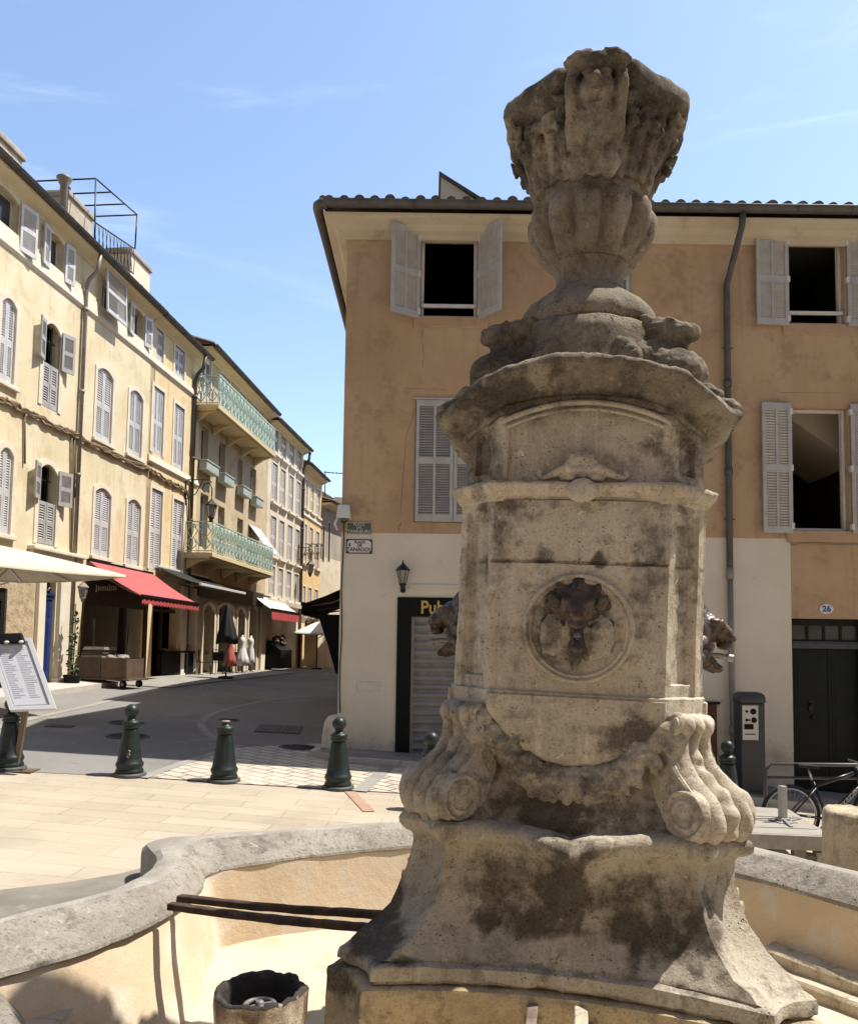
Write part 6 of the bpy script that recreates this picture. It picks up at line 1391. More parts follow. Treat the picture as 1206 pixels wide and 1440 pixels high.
# dark awning of the shop round the corner, on the side wall of the peach building
SW = Fac((-1.5, 26.0), (-1.5, 18.4)); q = at_depth(431, 856, 19.4)
awning('black awning sticking out round the corner of the peach building', SW, 2.2, 7.0, q.z + .75, q.z + .1, -1.5 - q.x - .0, M_BLKC, None, .3, False, 'shop awnings')
m = MB(); o = thing('side_cloth', 'dark tapering side cloth hanging under the corner awning', 'awning cloth', (-2.05, 19.3, 0.0)); m.prism([(-.57, 2.66), (.2, 2.66), (.2, .9), (-.12, 1.3), (-.32, 1.95)], 0, .06); m.build('panel', M_BLACK, o, bevel=.01)
def parasol(label, c, half, zr, za_, rotz, mat, name='parasol'):
    o = thing(name, label, 'parasol', (c[0], c[1], ground_z(c[0], c[1])), (0, 0, rotz)); g = ground_z(c[0], c[1]); zr -= g; za_ -= g
    m = MB(); N = 12; ring = []; cs = [(-half, -half), (half, -half), (half, half), (-half, half)]
    R = []
    for s in (.02, .3, .6, .85, 1.0):
        r = []
        for k in range(4):
            a, b = cs[k], cs[(k + 1) % 4]
            for i in range(N): t = i / N; sag = .10 * sin(pi * t) * s; r.append(V(((a[0] + (b[0] - a[0]) * t) * s, (a[1] + (b[1] - a[1]) * t) * s, za_ - (za_ - zr) * s ** 1.1 - sag * .35)))
        R.append(r)
    R.append([v + V((0, 0, -.05)) * 1 for v in R[-1]]); m.loft(R, True); R2 = [[v - V((0, 0, .02)) for v in r] for r in R[:-1]]; m.loft(R2, True); m.build('canopy', mat, o)
    m = MB(); m.tube([(0, 0, 0), (0, 0, za_ + .1)], .035, 10); m.build('pole', M_WOODD if mat != M_BEI else M_FRAME, o); m = MB()
    for a in cs: m.bar((0, 0, za_ - .06), (a[0] * .98, a[1] * .98, zr - .03), .04, .03); m.bar((0, 0, zr - .35), (a[0] * .55, a[1] * .55, za_ - (za_ - zr) * .55 - .06), .03, .025)
    for k in range(4): a, b = cs[k], cs[(k + 1) % 4]; m.bar((0, 0, za_ - .06), ((a[0] + b[0]) * .49, (a[1] + b[1]) * .49, zr - .06), .035, .03)
    m.build('ribs', M_FRAME, o); m = MB(); m.lathe([(.3, 0), (.3, .06), (.06, .1)], 16); m.build('base', M_IRONB, o); return o
tip = at_depth(150, 809, 15.0)
parasol('large square beige parasol open at the left edge of the square', (tip.x - 2.45, 15.5), 1.75, tip.z + .10, tip.z + .62, RAD(-32), M_BEI)
q = at_depth(446, 893, 46); parasol('white parasol far down the street before the brown shop front', (q.x, 46), 1.25, q.z + .1, q.z + .75, .1, M_ENAW)
# closed black parasol
p = FB.pt(FB.uv(318, 940, 1.9)[0], 1.9); q = at_depth(317, 850, p.y); gz_ = ground_z(p.x, p.y)
o = thing('closed_parasol', 'furled black parasol standing among the cafe tables', 'parasol', (p.x, p.y, gz_)); m = MB(); H = q.z - gz_; R = []
for r, z in ((.03, H), (.08, H - .1), (.20, H - .6), (.33, H - 1.1), (.36, H - 1.35), (.2, H - 1.3), (.05, H - 1.2)): R.append([V(((r + .05 * r * 4 * (abs(cos(4 * a)) - .5)) * cos(a), (r + .2 * r * (abs(cos(4 * a)) - .5)) * sin(a), z + .05 * sin(3 * a))) for a in [2 * pi * j / 32 for j in range(32)]])
m.loft(R, True, True, True); m.build('furled_cloth', M_BLKC, o); m = MB(); m.tube([(0, 0, 0), (0, 0, H - .2)], .03, 8); m.build('pole', M_PIPE, o); m = MB(); m.lathe([(.28, 0), (.26, .1), (.05, .13)], 16); m.build('base', M_IRONB, o)
# ---- hand cart with boxes in front of the shop
M_CARD = paint('brown_board', (.13, .085, .055), .8, .3, 0, 5); M_CARD2 = paint('dark_board', (.09, .06, .045), .8, .3, 0, 5); M_KRAFT = paint('kraft_paper', (.42, .27, .15), .8, .15, 0, 6); M_FAB = paint('grey_cloth', (.28, .26, .23), .9, .3, 0, 9)
gc = G(155, 966); ct = thing('hand_cart', 'low flat hand cart on small wheels carrying wooden boxes', 'cart', (gc.x, gc.y, gc.z), (0, 0, RAD(-22)))
m = MB(); m.box(-.95, .95, -.4, .4, .20, .25); m.build('platform', M_CARD, ct, bevel=.01)
for x in (-.72, .72):
    for y in (-.3, .3):
        m = MB(); m.M = T(x, y, .10) @ RX(pi / 2); m.lathe([(.03, -.04), (.095, -.035), (.10, -.02), (.10, .02), (.095, .035), (.03, .04)], 18); wv = m.build('wheel', M_BLACK, ct); m = MB(); m.M = T(x, y, .10) @ RX(pi / 2); m.lathe([(.045, -.042), (.045, .042)], 12); m.box(-.015, .015, .0, .12, -.05, -.044); m.build('hub', M_PIPE, wv)
def crate(label, x, y, z, sx, sy, sz, mat, rot=0, rim=True, group='boxes on the hand cart'):
    w_ = Matrix.Translation(ct.location) @ RZ(RAD(-22)) @ V((x, y, z)); o = thing('box', label, 'box', w_, (0, 0, RAD(-22) + rot), group); m = MB(); t = .025
    m.box(-sx, sx, -sy, -sy + t, 0, sz); m.box(-sx, sx, sy - t, sy, 0, sz); m.box(-sx, -sx + t, -sy + t, sy - t, 0, sz); m.box(sx - t, sx, -sy + t, sy - t, 0, sz); m.box(-sx + t, sx - t, -sy + t, sy - t, 0, t); m.build('box_body', mat, o, bevel=.005); return o
c1 = crate('dark wooden box on the cart, under the flat grey trays', -.46, 0, .252, .44, .36, .52, M_CARD2)
c2 = crate('brown wooden box on the cart with crumpled cloth on top', .42, -.02, .252, .42, .34, .54, M_CARD, .03)
def worldof(o, v): return o.location + (RZ(o.rotation_euler.z) @ V(v))
for k, (z, l) in enumerate(((.53, 'flat grey tray lying on the dark box, lowest of the stack'), (.63, 'flat grey tray in the middle of the stack on the dark box'), (.74, 'flat grey tray topping the stack on the dark box'))):
    w_ = worldof(c1, (.0 + .02 * k, .02, z)); o = thing('tray', l, 'tray', w_, (0, 0, RAD(-22) + .06 * k), 'trays stacked on the cart'); m = MB(); m.box(-.38 + .02 * k, .38 - .02 * k, -.28, .28, 0, .05); m.box(-.36 + .02 * k, .36 - .02 * k, -.26, .26, .05, .085); m.build('tray_body', M_FAB if k != 1 else M_CARD2, o, bevel=.01)
m = MB(); rnd = random.Random(11)
for i in range(11): m.ell((rnd.uniform(-.33, .33), rnd.uniform(-.22, .22), rnd.uniform(.5, .58)), (rnd.uniform(.1, .16), rnd.uniform(.07, .12), .05), 8)
o = sculpt(m, 'crumpled_cloth', M_FAB, None, .03, 2, .02, 8, loc=c2.location); o.rotation_euler = (0, 0, RAD(-22)); tag(o, 'crumpled grey cloth lying over the brown box on the cart', 'cloth')
g_ = G(198, 946); o = thing('box', 'plain brown box standing on the ground behind the cart', 'box', (g_.x - .1, g_.y, g_.z), (0, 0, RAD(10))); m = MB(); m.box(-.33, .33, -.3, .3, 0, .82); m.build('box_body', M_CARD, o, bevel=.01); 
o2 = thing('paper_bag', 'tan paper bag with handles standing on the brown box by the shop post', 'bag', (g_.x - .08, g_.y - .05, g_.z + .82), (0, 0, .3)); m = MB(); m.loft([[V((a * s, b * s, z)) for a, b in ((-.19, -.1), (.19, -.1), (.19, .1), (-.19, .1))] for s, z in ((.9, 0), (1, .2), (.95, .4))], True, True, False, False); m.build('bag_body', M_KRAFT, o2); m = MB(); [m.tube([(-.08, y, .4), (-.07, y, .56), (.07, y, .56), (.08, y, .4)], .012, 6) for y in (-.09, .09)]; m.build('handle', M_KRAFT, o2)
g_ = G(104, 968); o = thing('planter_pots', 'dark pot of trailing leaves by the downpipe beside the blue door', 'potted plant', (g_.x - .1, g_.y + .1, g_.z)); m = MB(); m.lathe([(.16, 0), (.22, .3), (.23, .34), (.2, .35), (.0, .3)], 16); m.build('pot', M_BLACK, o); m = MB(); rnd = random.Random(6)
M_LEAF = paint('plant_leaf', (.05, .09, .03), .6, .4, 0, 9)
for i in range(150):
    z = rnd.uniform(.3, 2.0); r = .15 * (1 - .3 * z / 2.3) * rnd.random() ** .5; a = rnd.uniform(0, 6.28); c = V((r * cos(a), r * sin(a), z)); u = V((rnd.uniform(-1, 1), rnd.uniform(-1, 1), rnd.uniform(-.4, .8))).normalized() * .07; v = u.cross(V((rnd.uniform(-1, 1), rnd.uniform(-1, 1), 1))).normalized() * .03; m.add([c - u, c + v, c + u, c - v], [(0, 1, 2, 3)])
m.build('foliage', M_LEAF, o); m = MB(); m.tube([(0, 0, .3), (.03, 0, 1.2), (0, .02, 2.2)], .015, 6); m.build('stem', M_WOODD, o)
# hanging apron on the shop post
w_ = b1.o.location + (RZ(FB.ang) @ V((xm + .12, -.16, 2.35))); o = thing('hanging_apron', 'pale apron hanging from the post of the red awning shop', 'apron', w_, (0, 0, FB.ang)); m = MB(); R = [[V((x * k, -.02 - .03 * sin(x * 22), z)) for x in (-.16, -.08, 0, .08, .16)] for k, z in ((.35, 0), (.6, -.15), (.9, -.5), (1, -1.15))]; m.loft(R, False); R = [[v + V((0, .012, 0)) for v in r] for r in R]; m.loft(R, False); m.build('cloth_panel', M_FAB, o); m = MB(); m.tube([(-.05, 0, 0), (0, .02, .12), (.05, 0, 0)], .008, 5); m.build('neck_strap', M_FAB, o)
# black display table at the shop corner
g_ = G(237, 950); o = thing('display_table', 'black draped display table with papers under the red awning', 'table', (g_.x - .1, g_.y + .2, g_.z), (0, 0, FB.ang - .1)); m = MB(); m.box(-1.15, 1.15, -.4, .4, .06, .8); m.build('table_drape', M_BLACK, o, bevel=.03); m = MB(); m.box(-1.2, 1.2, -.44, .44, .8, .86); m.build('table_top', M_BLACK, o, bevel=.01)
for k, (l, x, mt) in enumerate((('flat sheaf of pale papers on the black display table', -.45, M_KRAFT), ('white tray of goods at the far end of the black display table', .65, M_ENAW))):
    w_ = worldof(o, (x, -.1, .862)); o3 = thing('paper_stack' if k == 0 else 'goods_tray', l, 'papers' if k == 0 else 'tray', w_, (RAD(12) if k == 0 else 0, 0, FB.ang + .3)); m = MB(); m.box(-.36, .36, -.2, .2, 0.02, .06); m.box(-.3, .34, -.16, .2, .06, .09); m.build('sheets' if k == 0 else 'tray_body', mt, o3, bevel=.01)
# ---- cafe tables and chairs
M_CHAIR = paint('dark_metal_chair', (.010, .010, .012), .5, .3, .2, 12)
def chair(p, rz, label):
    o = thing('cafe_chair', label, 'chair', p, (0, 0, rz), 'dark cafe chairs')
    m = MB(); m.box(-.2, .2, -.2, .2, .44, .465); m.build('seat', M_CHAIR, o, bevel=.01); m = MB(); m.tube([(-.19, .2, .45), (-.2, .24, .92), (.2, .24, .92), (.19, .2, .45)], .02, 6); [m.bar((-.19, .215 + .02 * k, .56 + .11 * k), (.19, .215 + .02 * k, .56 + .11 * k), .014, .12) for k in range(3)]; m.build('backrest', M_CHAIR, o)
    for a in (-.18, .18):
        for b in (-.18, .18): m = MB(); m.tube([(a, b, .45), (a * 1.12, b * 1.15, 0)], .019, 6); m.build('leg', M_CHAIR, o)
    return o
def table(p, rz, label):
    o = thing('cafe_table', label, 'table', p, (0, 0, rz), 'dark cafe tables'); m = MB(); m.box(-.33, .33, -.33, .33, .72, .745); m.build('table_top', M_CHAIR, o, bevel=.008); m = MB(); m.tube([(0, 0, .02), (0, 0, .72)], .03, 8); m.build('pedestal', M_CHAIR, o); m = MB(); m.bar((-.28, 0, .015), (.28, 0, .015), .05, .03); m.bar((0, -.28, .017), (0, .28, .017), .05, .03); m.build('foot', M_CHAIR, o); return o
cl = [('dark metal cafe chair closest to the black display table', 272, 948, .3), ('dark metal cafe chair turned side on beside the chalk menu', 288, 950, 1.7), ('dark metal cafe chair under the furled black parasol, street side', 306, 949, 3.3), ('dark metal cafe chair just before the furled black parasol', 322, 947, 2.6),
      ('dark metal cafe chair between parasol and the white dress', 337, 943, .1), ('dark metal cafe chair beside the person in red', 349, 941, 1.5)]
cl += [('dark metal cafe chair half hidden behind the black display table', 262, 944, .8), ('dark metal cafe chair at the wall side of the chalk menu', 296, 944, 4.4), ('dark metal cafe chair on the wall side of the furled parasol', 311, 942, 5.6), ('dark metal cafe chair beside the red dress', 328, 940, 4.0), ('dark metal cafe chair facing the street before the red dress', 331, 946, 3.0)]
for l, px, py, rz in cl:
    p = G(px, py); p.z += .04; chair(p, rz + .1, l)
for l, px, py in (('dark square cafe table in front of the chalk menu', 281, 946), ('dark square cafe table under the furled parasol', 316, 945), ('dark square cafe table before the dress forms', 343, 940)):
    p = G(px, py); p.z += .04; table(p, .2, l)
p = G(291, 942); o = thing('chalk_menu', 'tall leaning menu board among the cafe chairs', 'menu board', (p.x, p.y, p.z + .03), (0, 0, -.55)); m = MB(); m.M = RX(RAD(-14)); m.box(-.38, .38, -.03, .03, .5, 1.9); bo = m.build('board', M_PIPE, o, bevel=.01); m = MB(); m.M = RX(RAD(-14)); m.box(-.33, .33, -.034, -.03, .56, 1.84); m.build('board_face', paint('slate_blue', (.34, .42, .45), .3, .2), bo); m = MB(); m.tube([(-.3, -.12, .5), (-.34, -.05, 0)], .02, 6); m.tube([(.3, -.12, .5), (.34, -.05, 0)], .02, 6); m.tube([(0, .4, 0), (0, .3, 1.4)], .02, 6); m.build('easel_legs', M_WOODD, o)
# ---- dress forms outside the clothes shop and a seated person
M_WDRESS = paint('white_dress', (.6, .58, .55), .8, .08); M_RDRESS = paint('red_dress', (.42, .10, .075), .8, .15)
def dress(label, px, py, mat, H=1.62, full=.3):
    p = FB2.pt(FB2.uv(px, py, .75)[0], .75); o = thing('dress_form', label, 'dress form', (p.x, p.y, ground_z(p.x, p.y) + .05), (0, 0, FB2.ang), 'dress forms outside the clothes shop'); m = MB(); R = []
    for rx, ry, z in ((full, full * .9, .28), (full * .82, full * .7, .6), (.17, .14, .95), (.125, .10, 1.08), (.16, .13, 1.25), (.17, .12, 1.36), (.10, .07, 1.44), (.055, .05, 1.47), (.05, .05, 1.55)):
        R.append([V((rx * cos(a) * (1 + (.07 * cos(9 * a) if z < .9 else 0)), ry * sin(a) * (1 + (.07 * cos(9 * a) if z < .9 else 0)), z)) for a in [2 * pi * j / 36 for j in range(36)]])
    m.loft(R, True, True, True); m.build('dress', mat, o); m = MB(); m.tube([(0, 0, 0), (0, 0, .4)], .02, 8); [m.tube([(0, 0, .1), (.2 * cos(a), .2 * sin(a), 0)], .014, 5) for a in (0, 2.1, 4.2)]; m.build('stand', M_WOODD, o); m = MB(); m.ell((0, 0, 1.6), (.06, .06, .07), 10); m.build('finial', M_BLACK, o); return o
dress('dress form in a long red dress behind the cafe chairs', 323, 932, M_RDRESS, 1.6, .3); dress('dress form in a flared white dress, the nearer of two white ones', 340, 934, M_WDRESS, 1.6, .36); dress('dress form in a narrow white dress by the arched shop window', 352, 930, M_WDRESS, 1.6, .24)
p = G(357, 940); M_SKIN = paint('skin', (.42, .25, .17), .6, .08); M_JEAN = paint('blue_jeans', (.06, .09, .15), .8, .2); M_HAIR = paint('dark_hair', (.03, .02, .015), .6, .3); M_TOP = paint('dark_red_top', (.22, .035, .045), .8, .2)
o = thing('person', 'person in a dark red top sitting at the last cafe table', 'person', (p.x, p.y, p.z + .04), (0, 0, RAD(-150)))
m = MB()   # sits facing local -y
m.tube([(0, .02, .50), (0, .03, .75), (0, .0, 1.0), (0, -.01, 1.10)], [.15, .14, .16, .09], 12); m.tube([(0, -.01, 1.08), (0, -.03, 1.18)], [.055, .05], 10); m.ell((0, -.05, 1.29), (.078, .098, .115), 14); m.ell((0, -.15, 1.275), (.014, .02, .02), 8)
for s in (-1, 1):
    m.tube([(s * .17, 0, 1.02), (s * .21, -.04, .80), (s * .16, -.26, .75), (s * .12, -.36, .77)], [.055, .045, .036, .026], 10); m.ell((s * .11, -.40, .775), (.03, .05, .02), 8); m.ell((s * .08, -.04, 1.28), (.014, .022, .03), 6)
    for f in range(4): m.tube([(s * (.09 + .014 * f), -.43, .775), (s * (.085 + .014 * f), -.48 + .006 * abs(f - 1), .77)], .008, 6)
    m.tube([(s * .085, -.39, .775), (s * .06, -.43, .775)], .009, 6)
    m.tube([(s * .09, .02, .50), (s * .11, -.38, .50), (s * .11, -.40, .46), (s * .11, -.36, .10), (s * .11, -.36, .05)], [.085, .065, .062, .045, .04], 10); m.tube([(s * .11, -.34, .045), (s * .12, -.54, .03)], [.04, .03], 8)
body = sculpt(m, 'body', M_SKIN, o, .012, 3)
for mt in (M_TOP, M_JEAN, M_HAIR): body.data.materials.append(mt)
for q in body.data.polygons:
    c = q.center; q.material_index = 2 if c.z < .58 and c.y > -.5 and not (c.z > .7) else 1 if (c.z < 1.11 and not (c.y < -.2 and c.z > .68)) and c.z >= .58 else 0
m = MB(); m.ell((0, -.02, 1.34), (.092, .108, .09), 14); m.tube([(0, .06, 1.34), (0, .08, 1.2), (0, .07, 1.08)], [.08, .075, .04], 10); sculpt(m, 'hair', M_HAIR, o, .014, 2)
m = MB(); [m.ell((s * .03, -.136, 1.305), (.012, .008, .008), 8) for s in (-1, 1)]; m.build('eyes', M_BLACK, o); m = MB(); m.ell((0, -.14, 1.235), (.026, .01, .007), 8); m.build('mouth', M_RDRESS, o)
p = G(359, 940); chair(V((p.x + .0, p.y + .0, p.z + .04)), RAD(-150), 'dark metal cafe chair the person in red sits on').location = o.location + V((0, 0, 0))
# goods outside the shop further on
p = FB3.pt(FB3.uv(392, 935, .5)[0], .5); o = thing('produce_stand', 'dark low stand of goods before the ivory house shop', 'stand', (p.x, p.y, ground_z(p.x, p.y)), (0, 0, FB3.ang)); m = MB(); m.box(-.9, 1.1, -.35, .35, .1, 1.0); m.prism([(-.35, 1.0), (.35, 1.0), (.35, 1.5)], -.9, 1.1, 'x'); m.build('stand_body', M_BLACK, o, bevel=.02); m = MB(); rnd = random.Random(8); [m.ell((rnd.uniform(-.8, 1), rnd.uniform(-.2, .2), 1.2 + rnd.uniform(0, .5)), rnd.uniform(.06, .12), 7) for _ in range(30)]; m.build('produce', M_WOODD, o)
# ---- lanterns on the row
def street_lantern(label, f, px, py, out, s):
    u, z = f.uv(px, py, out); p = f.pt(u, out); o = thing('wall_lantern', label, 'wall lamp', (p.x, p.y, z), (0, 0, f.ang)); lantern_body(o, s); m = MB(); H = .55 * s
    m.tube([(0, 0, H), (0, 0, H + .3), (0, .1, H + .5), (0, .3, H + .45), (0, .36, H + .25), (0, .25, H + .15)], .022, 6); m.tube([(0, out, H + .62), (0, .1, H + .62), (0, .02, H + .5)], .022, 6); m.tube([(0, out, H - .1), (0, out * .6, H + .1), (0, out * .35, H + .6)], .018, 6); m.box(-.05, .05, out - .03, out, H - .3, H + .8); m.build('bracket', M_IRONB, o); return o
street_lantern('black street lantern hanging from a scrolled bracket by the lower green balcony', FB, 297, 727, 1.0, 1.35)
street_lantern('small lantern on the apricot house far down the street', FB4, 436, 806, .7, 1.5)
u, z = FB.uv(117, 830, .3); p = FB.pt(u, .3); o = thing('wall_lantern', 'pale wall lamp on the downpipe side of the red awning shop', 'wall lamp', (p.x, p.y, z - .2), (0, 0, FB.ang)); lantern_body(o, .9, M_PIPE); m = MB(); m.tube([(0, 0, .45), (0, .15, .6), (0, .3, .5)], .02, 6); m.build('bracket', M_IRONB, o)
# ================================================================ things on the right of the fountain
# parking meter
q = at_depth(1054, 1118, 12.75); gz_ = ground_z(q.x, q.y) + .1; tz = at_depth(1053, 973, 12.75).z
pm = thing('parking_meter', 'dark grey parking ticket machine with pale instruction panel, against the cream wall', 'parking meter', (q.x, 12.75, gz_)); H = tz - gz_
M_MET = paint('slate_grey_metal', (.055, .057, .064), .5, .15, .2, 4); M_PANEL = paint('pale_panel', (.55, .54, .50), .4, .06)
hw = .185
m = MB(); m.prism([(-hw, -.16), (hw, -.16), (hw, .16), (-hw, .16)], 0.0, H - .16, 'z'); m.build('cabinet', M_MET, pm, bevel=.02)
m = MB(); R = [[V((a * k * (hw + .012), b * (.16 + .012) * k, z)) for a, b in ((-1, -1), (1, -1), (1, 1), (-1, 1))] for k, z in ((1, H - .16), (1, H - .10), (.93, H - .04), (.7, H))]; m.loft(R, True, True, True); m.build('lid', M_MET, pm, bevel=.012)
m = MB(); m.box(-.165, .075, -.167, -.16, H - .72, H - .20); pn = m.build('front_panel', M_PANEL, pm)
m = MB()
for x, z, r in ((.0, H - .29, .045), (.01, H - .42, .042), (-.1, H - .42, .022), (-.06, H - .42, .012), (-.1, H - .29, .02)): m.M = T(x, -.168, z) @ RX(pi / 2); m.lathe([(r, -.004), (r, .006), (r * .8, .01), (.0, .01)], 18, caps=False)
m.M = Matrix(); m.box(-.14, .0, -.172, -.166, H - .56, H - .48); m.box(-.13, .03, -.171, -.166, H - .64, H - .625); m.build('buttons', M_BLACK, pn)
m = MB(); m.box(-.2, .2, -.18, .18, -.02, .03); m.build('plinth', M_MET, pm, bevel=.01)
# wooden terrace deck
M_DECK = NT('weathered_deck'); t = M_DECK; col = t.mix(t.ramp(t.noise(1.0, 5, .6, t.scaled(t.pos, (3, 40, 3))), .35, .68), (.26, .235, .2), (.36, .33, .285)); col = t.mix(t.ramp(t.noise(5, 5), .55, .72, 0, .5), col, (.24, .21, .18)); M_DECK = t.out(col, .85, t.noise(1.0, 4, .6, t.scaled(t.pos, (5, 90, 5))), .4, .006)
A, B = at_z(1045, 1166, .05), at_z(1163, 1175, .05); A.x -= 1.2
dk = thing('terrace_deck', 'low grey weathered plank deck behind the basin', 'deck', (A.x, A.y, 0), (0, 0, atan2(B.y - A.y, B.x - A.x)))
Ld = (B - A).length; zt = .05
for k in range(5):
    y0 = .0 + k * .30; m = MB(); m.box(0, Ld - (.0 if k else 0), y0, y0 + .28, zt - .045, zt + .003 * (k % 2)); m.build('plank', M_DECK, dk, bevel=.006)
m = MB(); m.box(0, Ld + .002, -.045, -.003, zt - .15, zt - .004); m.box(Ld + .003, Ld + .045, -.045, 1.5, zt - .15, zt - .004); m.build('fascia', M_DECK, dk, bevel=.004)
for x in (.3, Ld - .25):
    for y in (.12, 1.3): m = MB(); m.box(x - .06, x + .06, y - .06, y + .06, -.6, zt - .05); m.build('leg', M_PIPE, dk)
m = MB(); m.tube([(Ld - .2, .1, -.18), (Ld + .1, -.02, -.2)], .04, 8); m.box(Ld - .12, Ld + .06, -.03, .1, -.35, -.12); m.build('levelling_foot', M_PIPE, dk)
# stub post on the deck
p = at_z(1100, 1155, .055); so_ = thing('steel_post', 'short galvanised square post bolted to the deck', 'post', (p.x, p.y, .055), (0, 0, .2))
hp = at_depth(1100, 1105, p.y).z - .055; M_GALV = paint('galvanised_steel', (.36, .35, .33), .45, .2, .4, 12)
m = MB(); m.box(-.036, .036, -.036, .036, 0, hp); m.build('tube', M_GALV, so_, bevel=.006)
m = MB(); m.loft([[V((a * k, b * k, z)) for a, b in ((-1, -1), (1, -1), (1, 1), (-1, 1))] for k, z in ((.11, 0), (.11, .008), (.06, .009), (.055, .04), (.037, .041))], True, True, True, False); m.build('base_plate', M_GALV, so_, bevel=.003)
for a in (.3, 2.6, 4.4): m = MB(); m.M = RZ(a); m.bar((.06, 0, .03), (.30, 0, .006), .03, .008); m.build('foot_strap', M_GALV, so_)
# round stone bollard
M_STB = stone('golden_stone_bollard', (.46, .37, .25), (.54, .45, .32), (.36, .28, .18), (.14, .115, .075))
p = at_z(1197, 1212, .02); sb = tag(bpy.data.objects.new('stone_bollard', None), 'thick round stone bollard with a mossy flank, at the right edge by the deck', 'stone bollard'); COL.objects.link(sb); sb.location = (p.x, p.y, 0)
ht = at_depth(1190, 1138, p.y).z; m = MB(); R = []
for r, z in ((.36, -.4), (.34, -.1), (.275, .0), (.25, .07), (.24, .2), (.232, ht - .05), (.222, ht - .015), (.19, ht + .004), (.1, ht + .01), (.0, ht + .01)): R.append([V((r * cos(2 * pi * j / 40), r * sin(2 * pi * j / 40), z)) for j in range(40)])
m.loft(R, True); o = m.build('bollard_body', M_STB, sb); rough_up(o.data, .012, 10, 2, .006, 4); stain(o, lambda c: .5 * sm(-.1, .25, noise.noise(c * 6) + c.x * .6) * sm(.05, .3, c.z))
# bicycle rail
M_RAIL = paint('grey_rail', (.085, .085, .09), .4, .2, .4, 8)
rg = ground_z(4.6, 10.6); br = thing('bike_rail', 'long grey tubular railing in front of the dark green door', 'railing', (4.35, 10.6, rg)); r1 = at_depth(1117, 1075, 10.6).z - rg
m = MB(); m.tube([(-.02, 0, 0), (-.02, 0, r1 - .08), (.06, 0, r1), (4.2, 0, r1 + .02)], .024, 10); m.build('top_rail', M_RAIL, br); m = MB(); m.tube([(-.02, 0, r1 - .17), (4.2, 0, r1 - .15)], .018, 8); m.build('mid_rail', M_RAIL, br)
for x in (1.3, 2.6, 4.2): m = MB(); m.tube([(x, 0, 0), (x, 0, r1)], .022, 8); m.build('rail_post', M_RAIL, br)
# bicycle: local +x is the front
M_BIKE = paint('black_frame_paint', (.014, .014, .016), .3, .2, .2, 10); M_TYRE = paint('tyre_rubber', (.016, .016, .016), .75, .3, 0, 30); M_CHR = paint('bike_alloy', (.40, .40, .41), .3, .15, .8, 20)
w0 = at_depth(1112, 1148, 9.95); gb = ground_z(w0.x, w0.y); Rw = .345
bk = thing('bicycle', 'black mountain bike with a silver trimmed frame leaning at the railing', 'bicycle', (w0.x, w0.y, gb), (RAD(-3), 0, RAD(-3)))
zh = Rw
for cx in (0, 1.06):
    m = MB(); m.M = T(cx, 0, zh) @ RX(pi / 2); m.lathe([(.305, -.015), (.325, -.024), (.343, -.018), (.349, 0), (.343, .018), (.325, .024), (.305, .015)], 56, caps=False); wh = m.build('wheel', M_TYRE, bk)
    m = MB(); m.M = T(cx, 0, zh) @ RX(pi / 2); m.lathe([(.288, -.012), (.308, -.014), (.308, .014), (.288, .012), (.288, -.012)], 56, caps=False); m.build('rim', M_CHR, wh); m = MB()
    for i in range(28): a = 2 * pi * i / 28; b = a + (.35 if i % 2 else -.35); m.tube([(cx + .02 * cos(b), (.025 if i % 4 < 2 else -.025), zh + .02 * sin(b)), (cx + .29 * cos(a), 0, zh + .29 * sin(a))], .0018, 4, False)
    m.build('spokes', M_CHR, wh); m = MB(); m.M = T(cx, 0, zh) @ RX(pi / 2); m.lathe([(.02, -.05), (.026, -.03), (.018, 0), (.026, .03), (.02, .05)], 12); m.build('hub', M_BIKE, wh)
BBp, ST, HT, HB, RA, FA = V((.43, 0, .30)), V((.27, 0, .74)), V((.80, 0, .86)), V((.83, 0, .70)), V((0, 0, Rw)), V((1.06, 0, Rw))
m = MB(); m.tube([BBp, ST], .021, 10); m.tube([ST + V((.02, 0, -.06)), HT], .023, 10); m.tube([BBp, HB], .033, 10); m.tube([HT + V((-.01, 0, .04)), HB + V((.01, 0, -.05))], .024, 10)
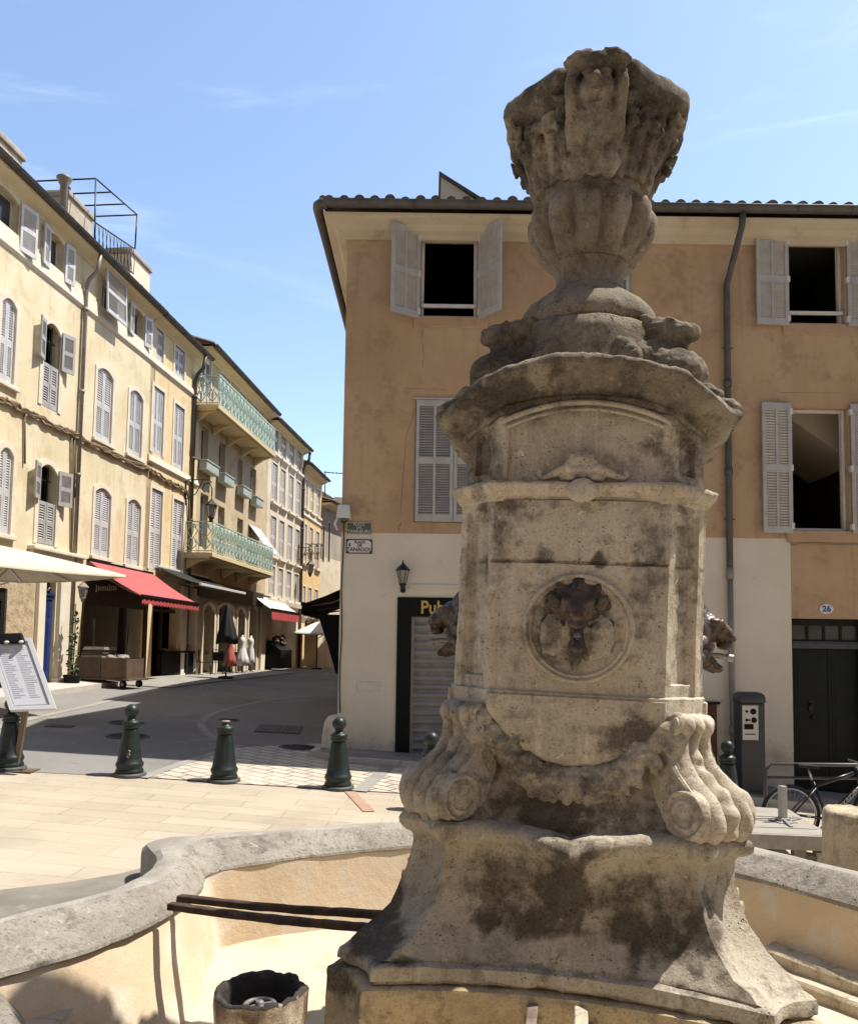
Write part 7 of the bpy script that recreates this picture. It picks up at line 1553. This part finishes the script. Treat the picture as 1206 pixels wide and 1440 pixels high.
for s in (-1, 1): m.tube([RA + V((0, s * .065, 0)), BBp + V((-.02, s * .04, 0))], .011, 8); m.tube([RA + V((0, s * .065, 0)), ST + V((.03, s * .03, -.08))], .010, 8)
m.build('frame', M_BIKE, bk)
m = MB()
for s in (-1, 1): m.tube([HB + V((.015, s * .06, -.06)), FA + V((0, s * .06, 0))], .017, 8)
m.tube([HB + V((.015, -.065, -.06)), HB + V((.015, .065, -.06))], .02, 8); m.build('fork', M_BIKE, bk)
m = MB(); m.tube([ST, ST + V((-.045, 0, .14))], .013, 8); m.build('seat_post', M_CHR, bk)
m = MB(); c = ST + V((-.05, 0, .165)); R = []
for x, w_, dz in ((-.14, .075, .012), (-.12, .078, .02), (-.05, .07, .015), (.03, .035, .008), (.10, .02, .0), (.14, .012, -.01)): R.append([c + V((x, w_ * cos(a), dz + .022 * sin(a))) for a in [2 * pi * j / 12 for j in range(12)]])
m.loft(R, True, True, True); m.build('saddle', M_BLACK, bk)
m = MB(); m.tube([HT + V((-.01, 0, .04)), HT + V((.04, 0, .10))], .016, 8); m.tube([HT + V((.04, -.31, .12)), HT + V((.05, -.1, .10)), HT + V((.05, .1, .10)), HT + V((.04, .31, .12))], .013, 8); m.build('handlebar', M_CHR, bk)
m = MB(); m.M = T(*BBp) @ RX(pi / 2); m.lathe([(.09, .045), (.095, .05), (.09, .055)], 24); m.lathe([(.055, .056), (.06, .06), (.055, .064)], 20); m.M = Matrix(); m.bar(BBp + V((0, -.07, 0)), BBp + V((-.12, -.075, -.11)), .02, .02); m.bar(BBp + V((0, .07, 0)), BBp + V((.12, .075, .11)), .02, .02); m.box(BBp.x - .165, BBp.x - .075, -.17, -.08, BBp.z - .125, BBp.z - .10); m.build('crankset', M_CHR, bk)
m = MB(); m.M = T(0, -.045, Rw) @ RX(pi / 2); m.lathe([(.055, -.01), (.06, 0), (.04, .015)], 16); m.build('cassette', M_PIPE, bk)
d = (HB - BBp); an = atan2(d.z, d.x); mid_ = BBp.lerp(HB, .52)
text('ROCKRIDER', 'lettering', M_CHR, bk, .075, T(mid_.x, -.036, mid_.z) @ RY(-an), .0008, 'CENTER', .2, 1.0, .001)
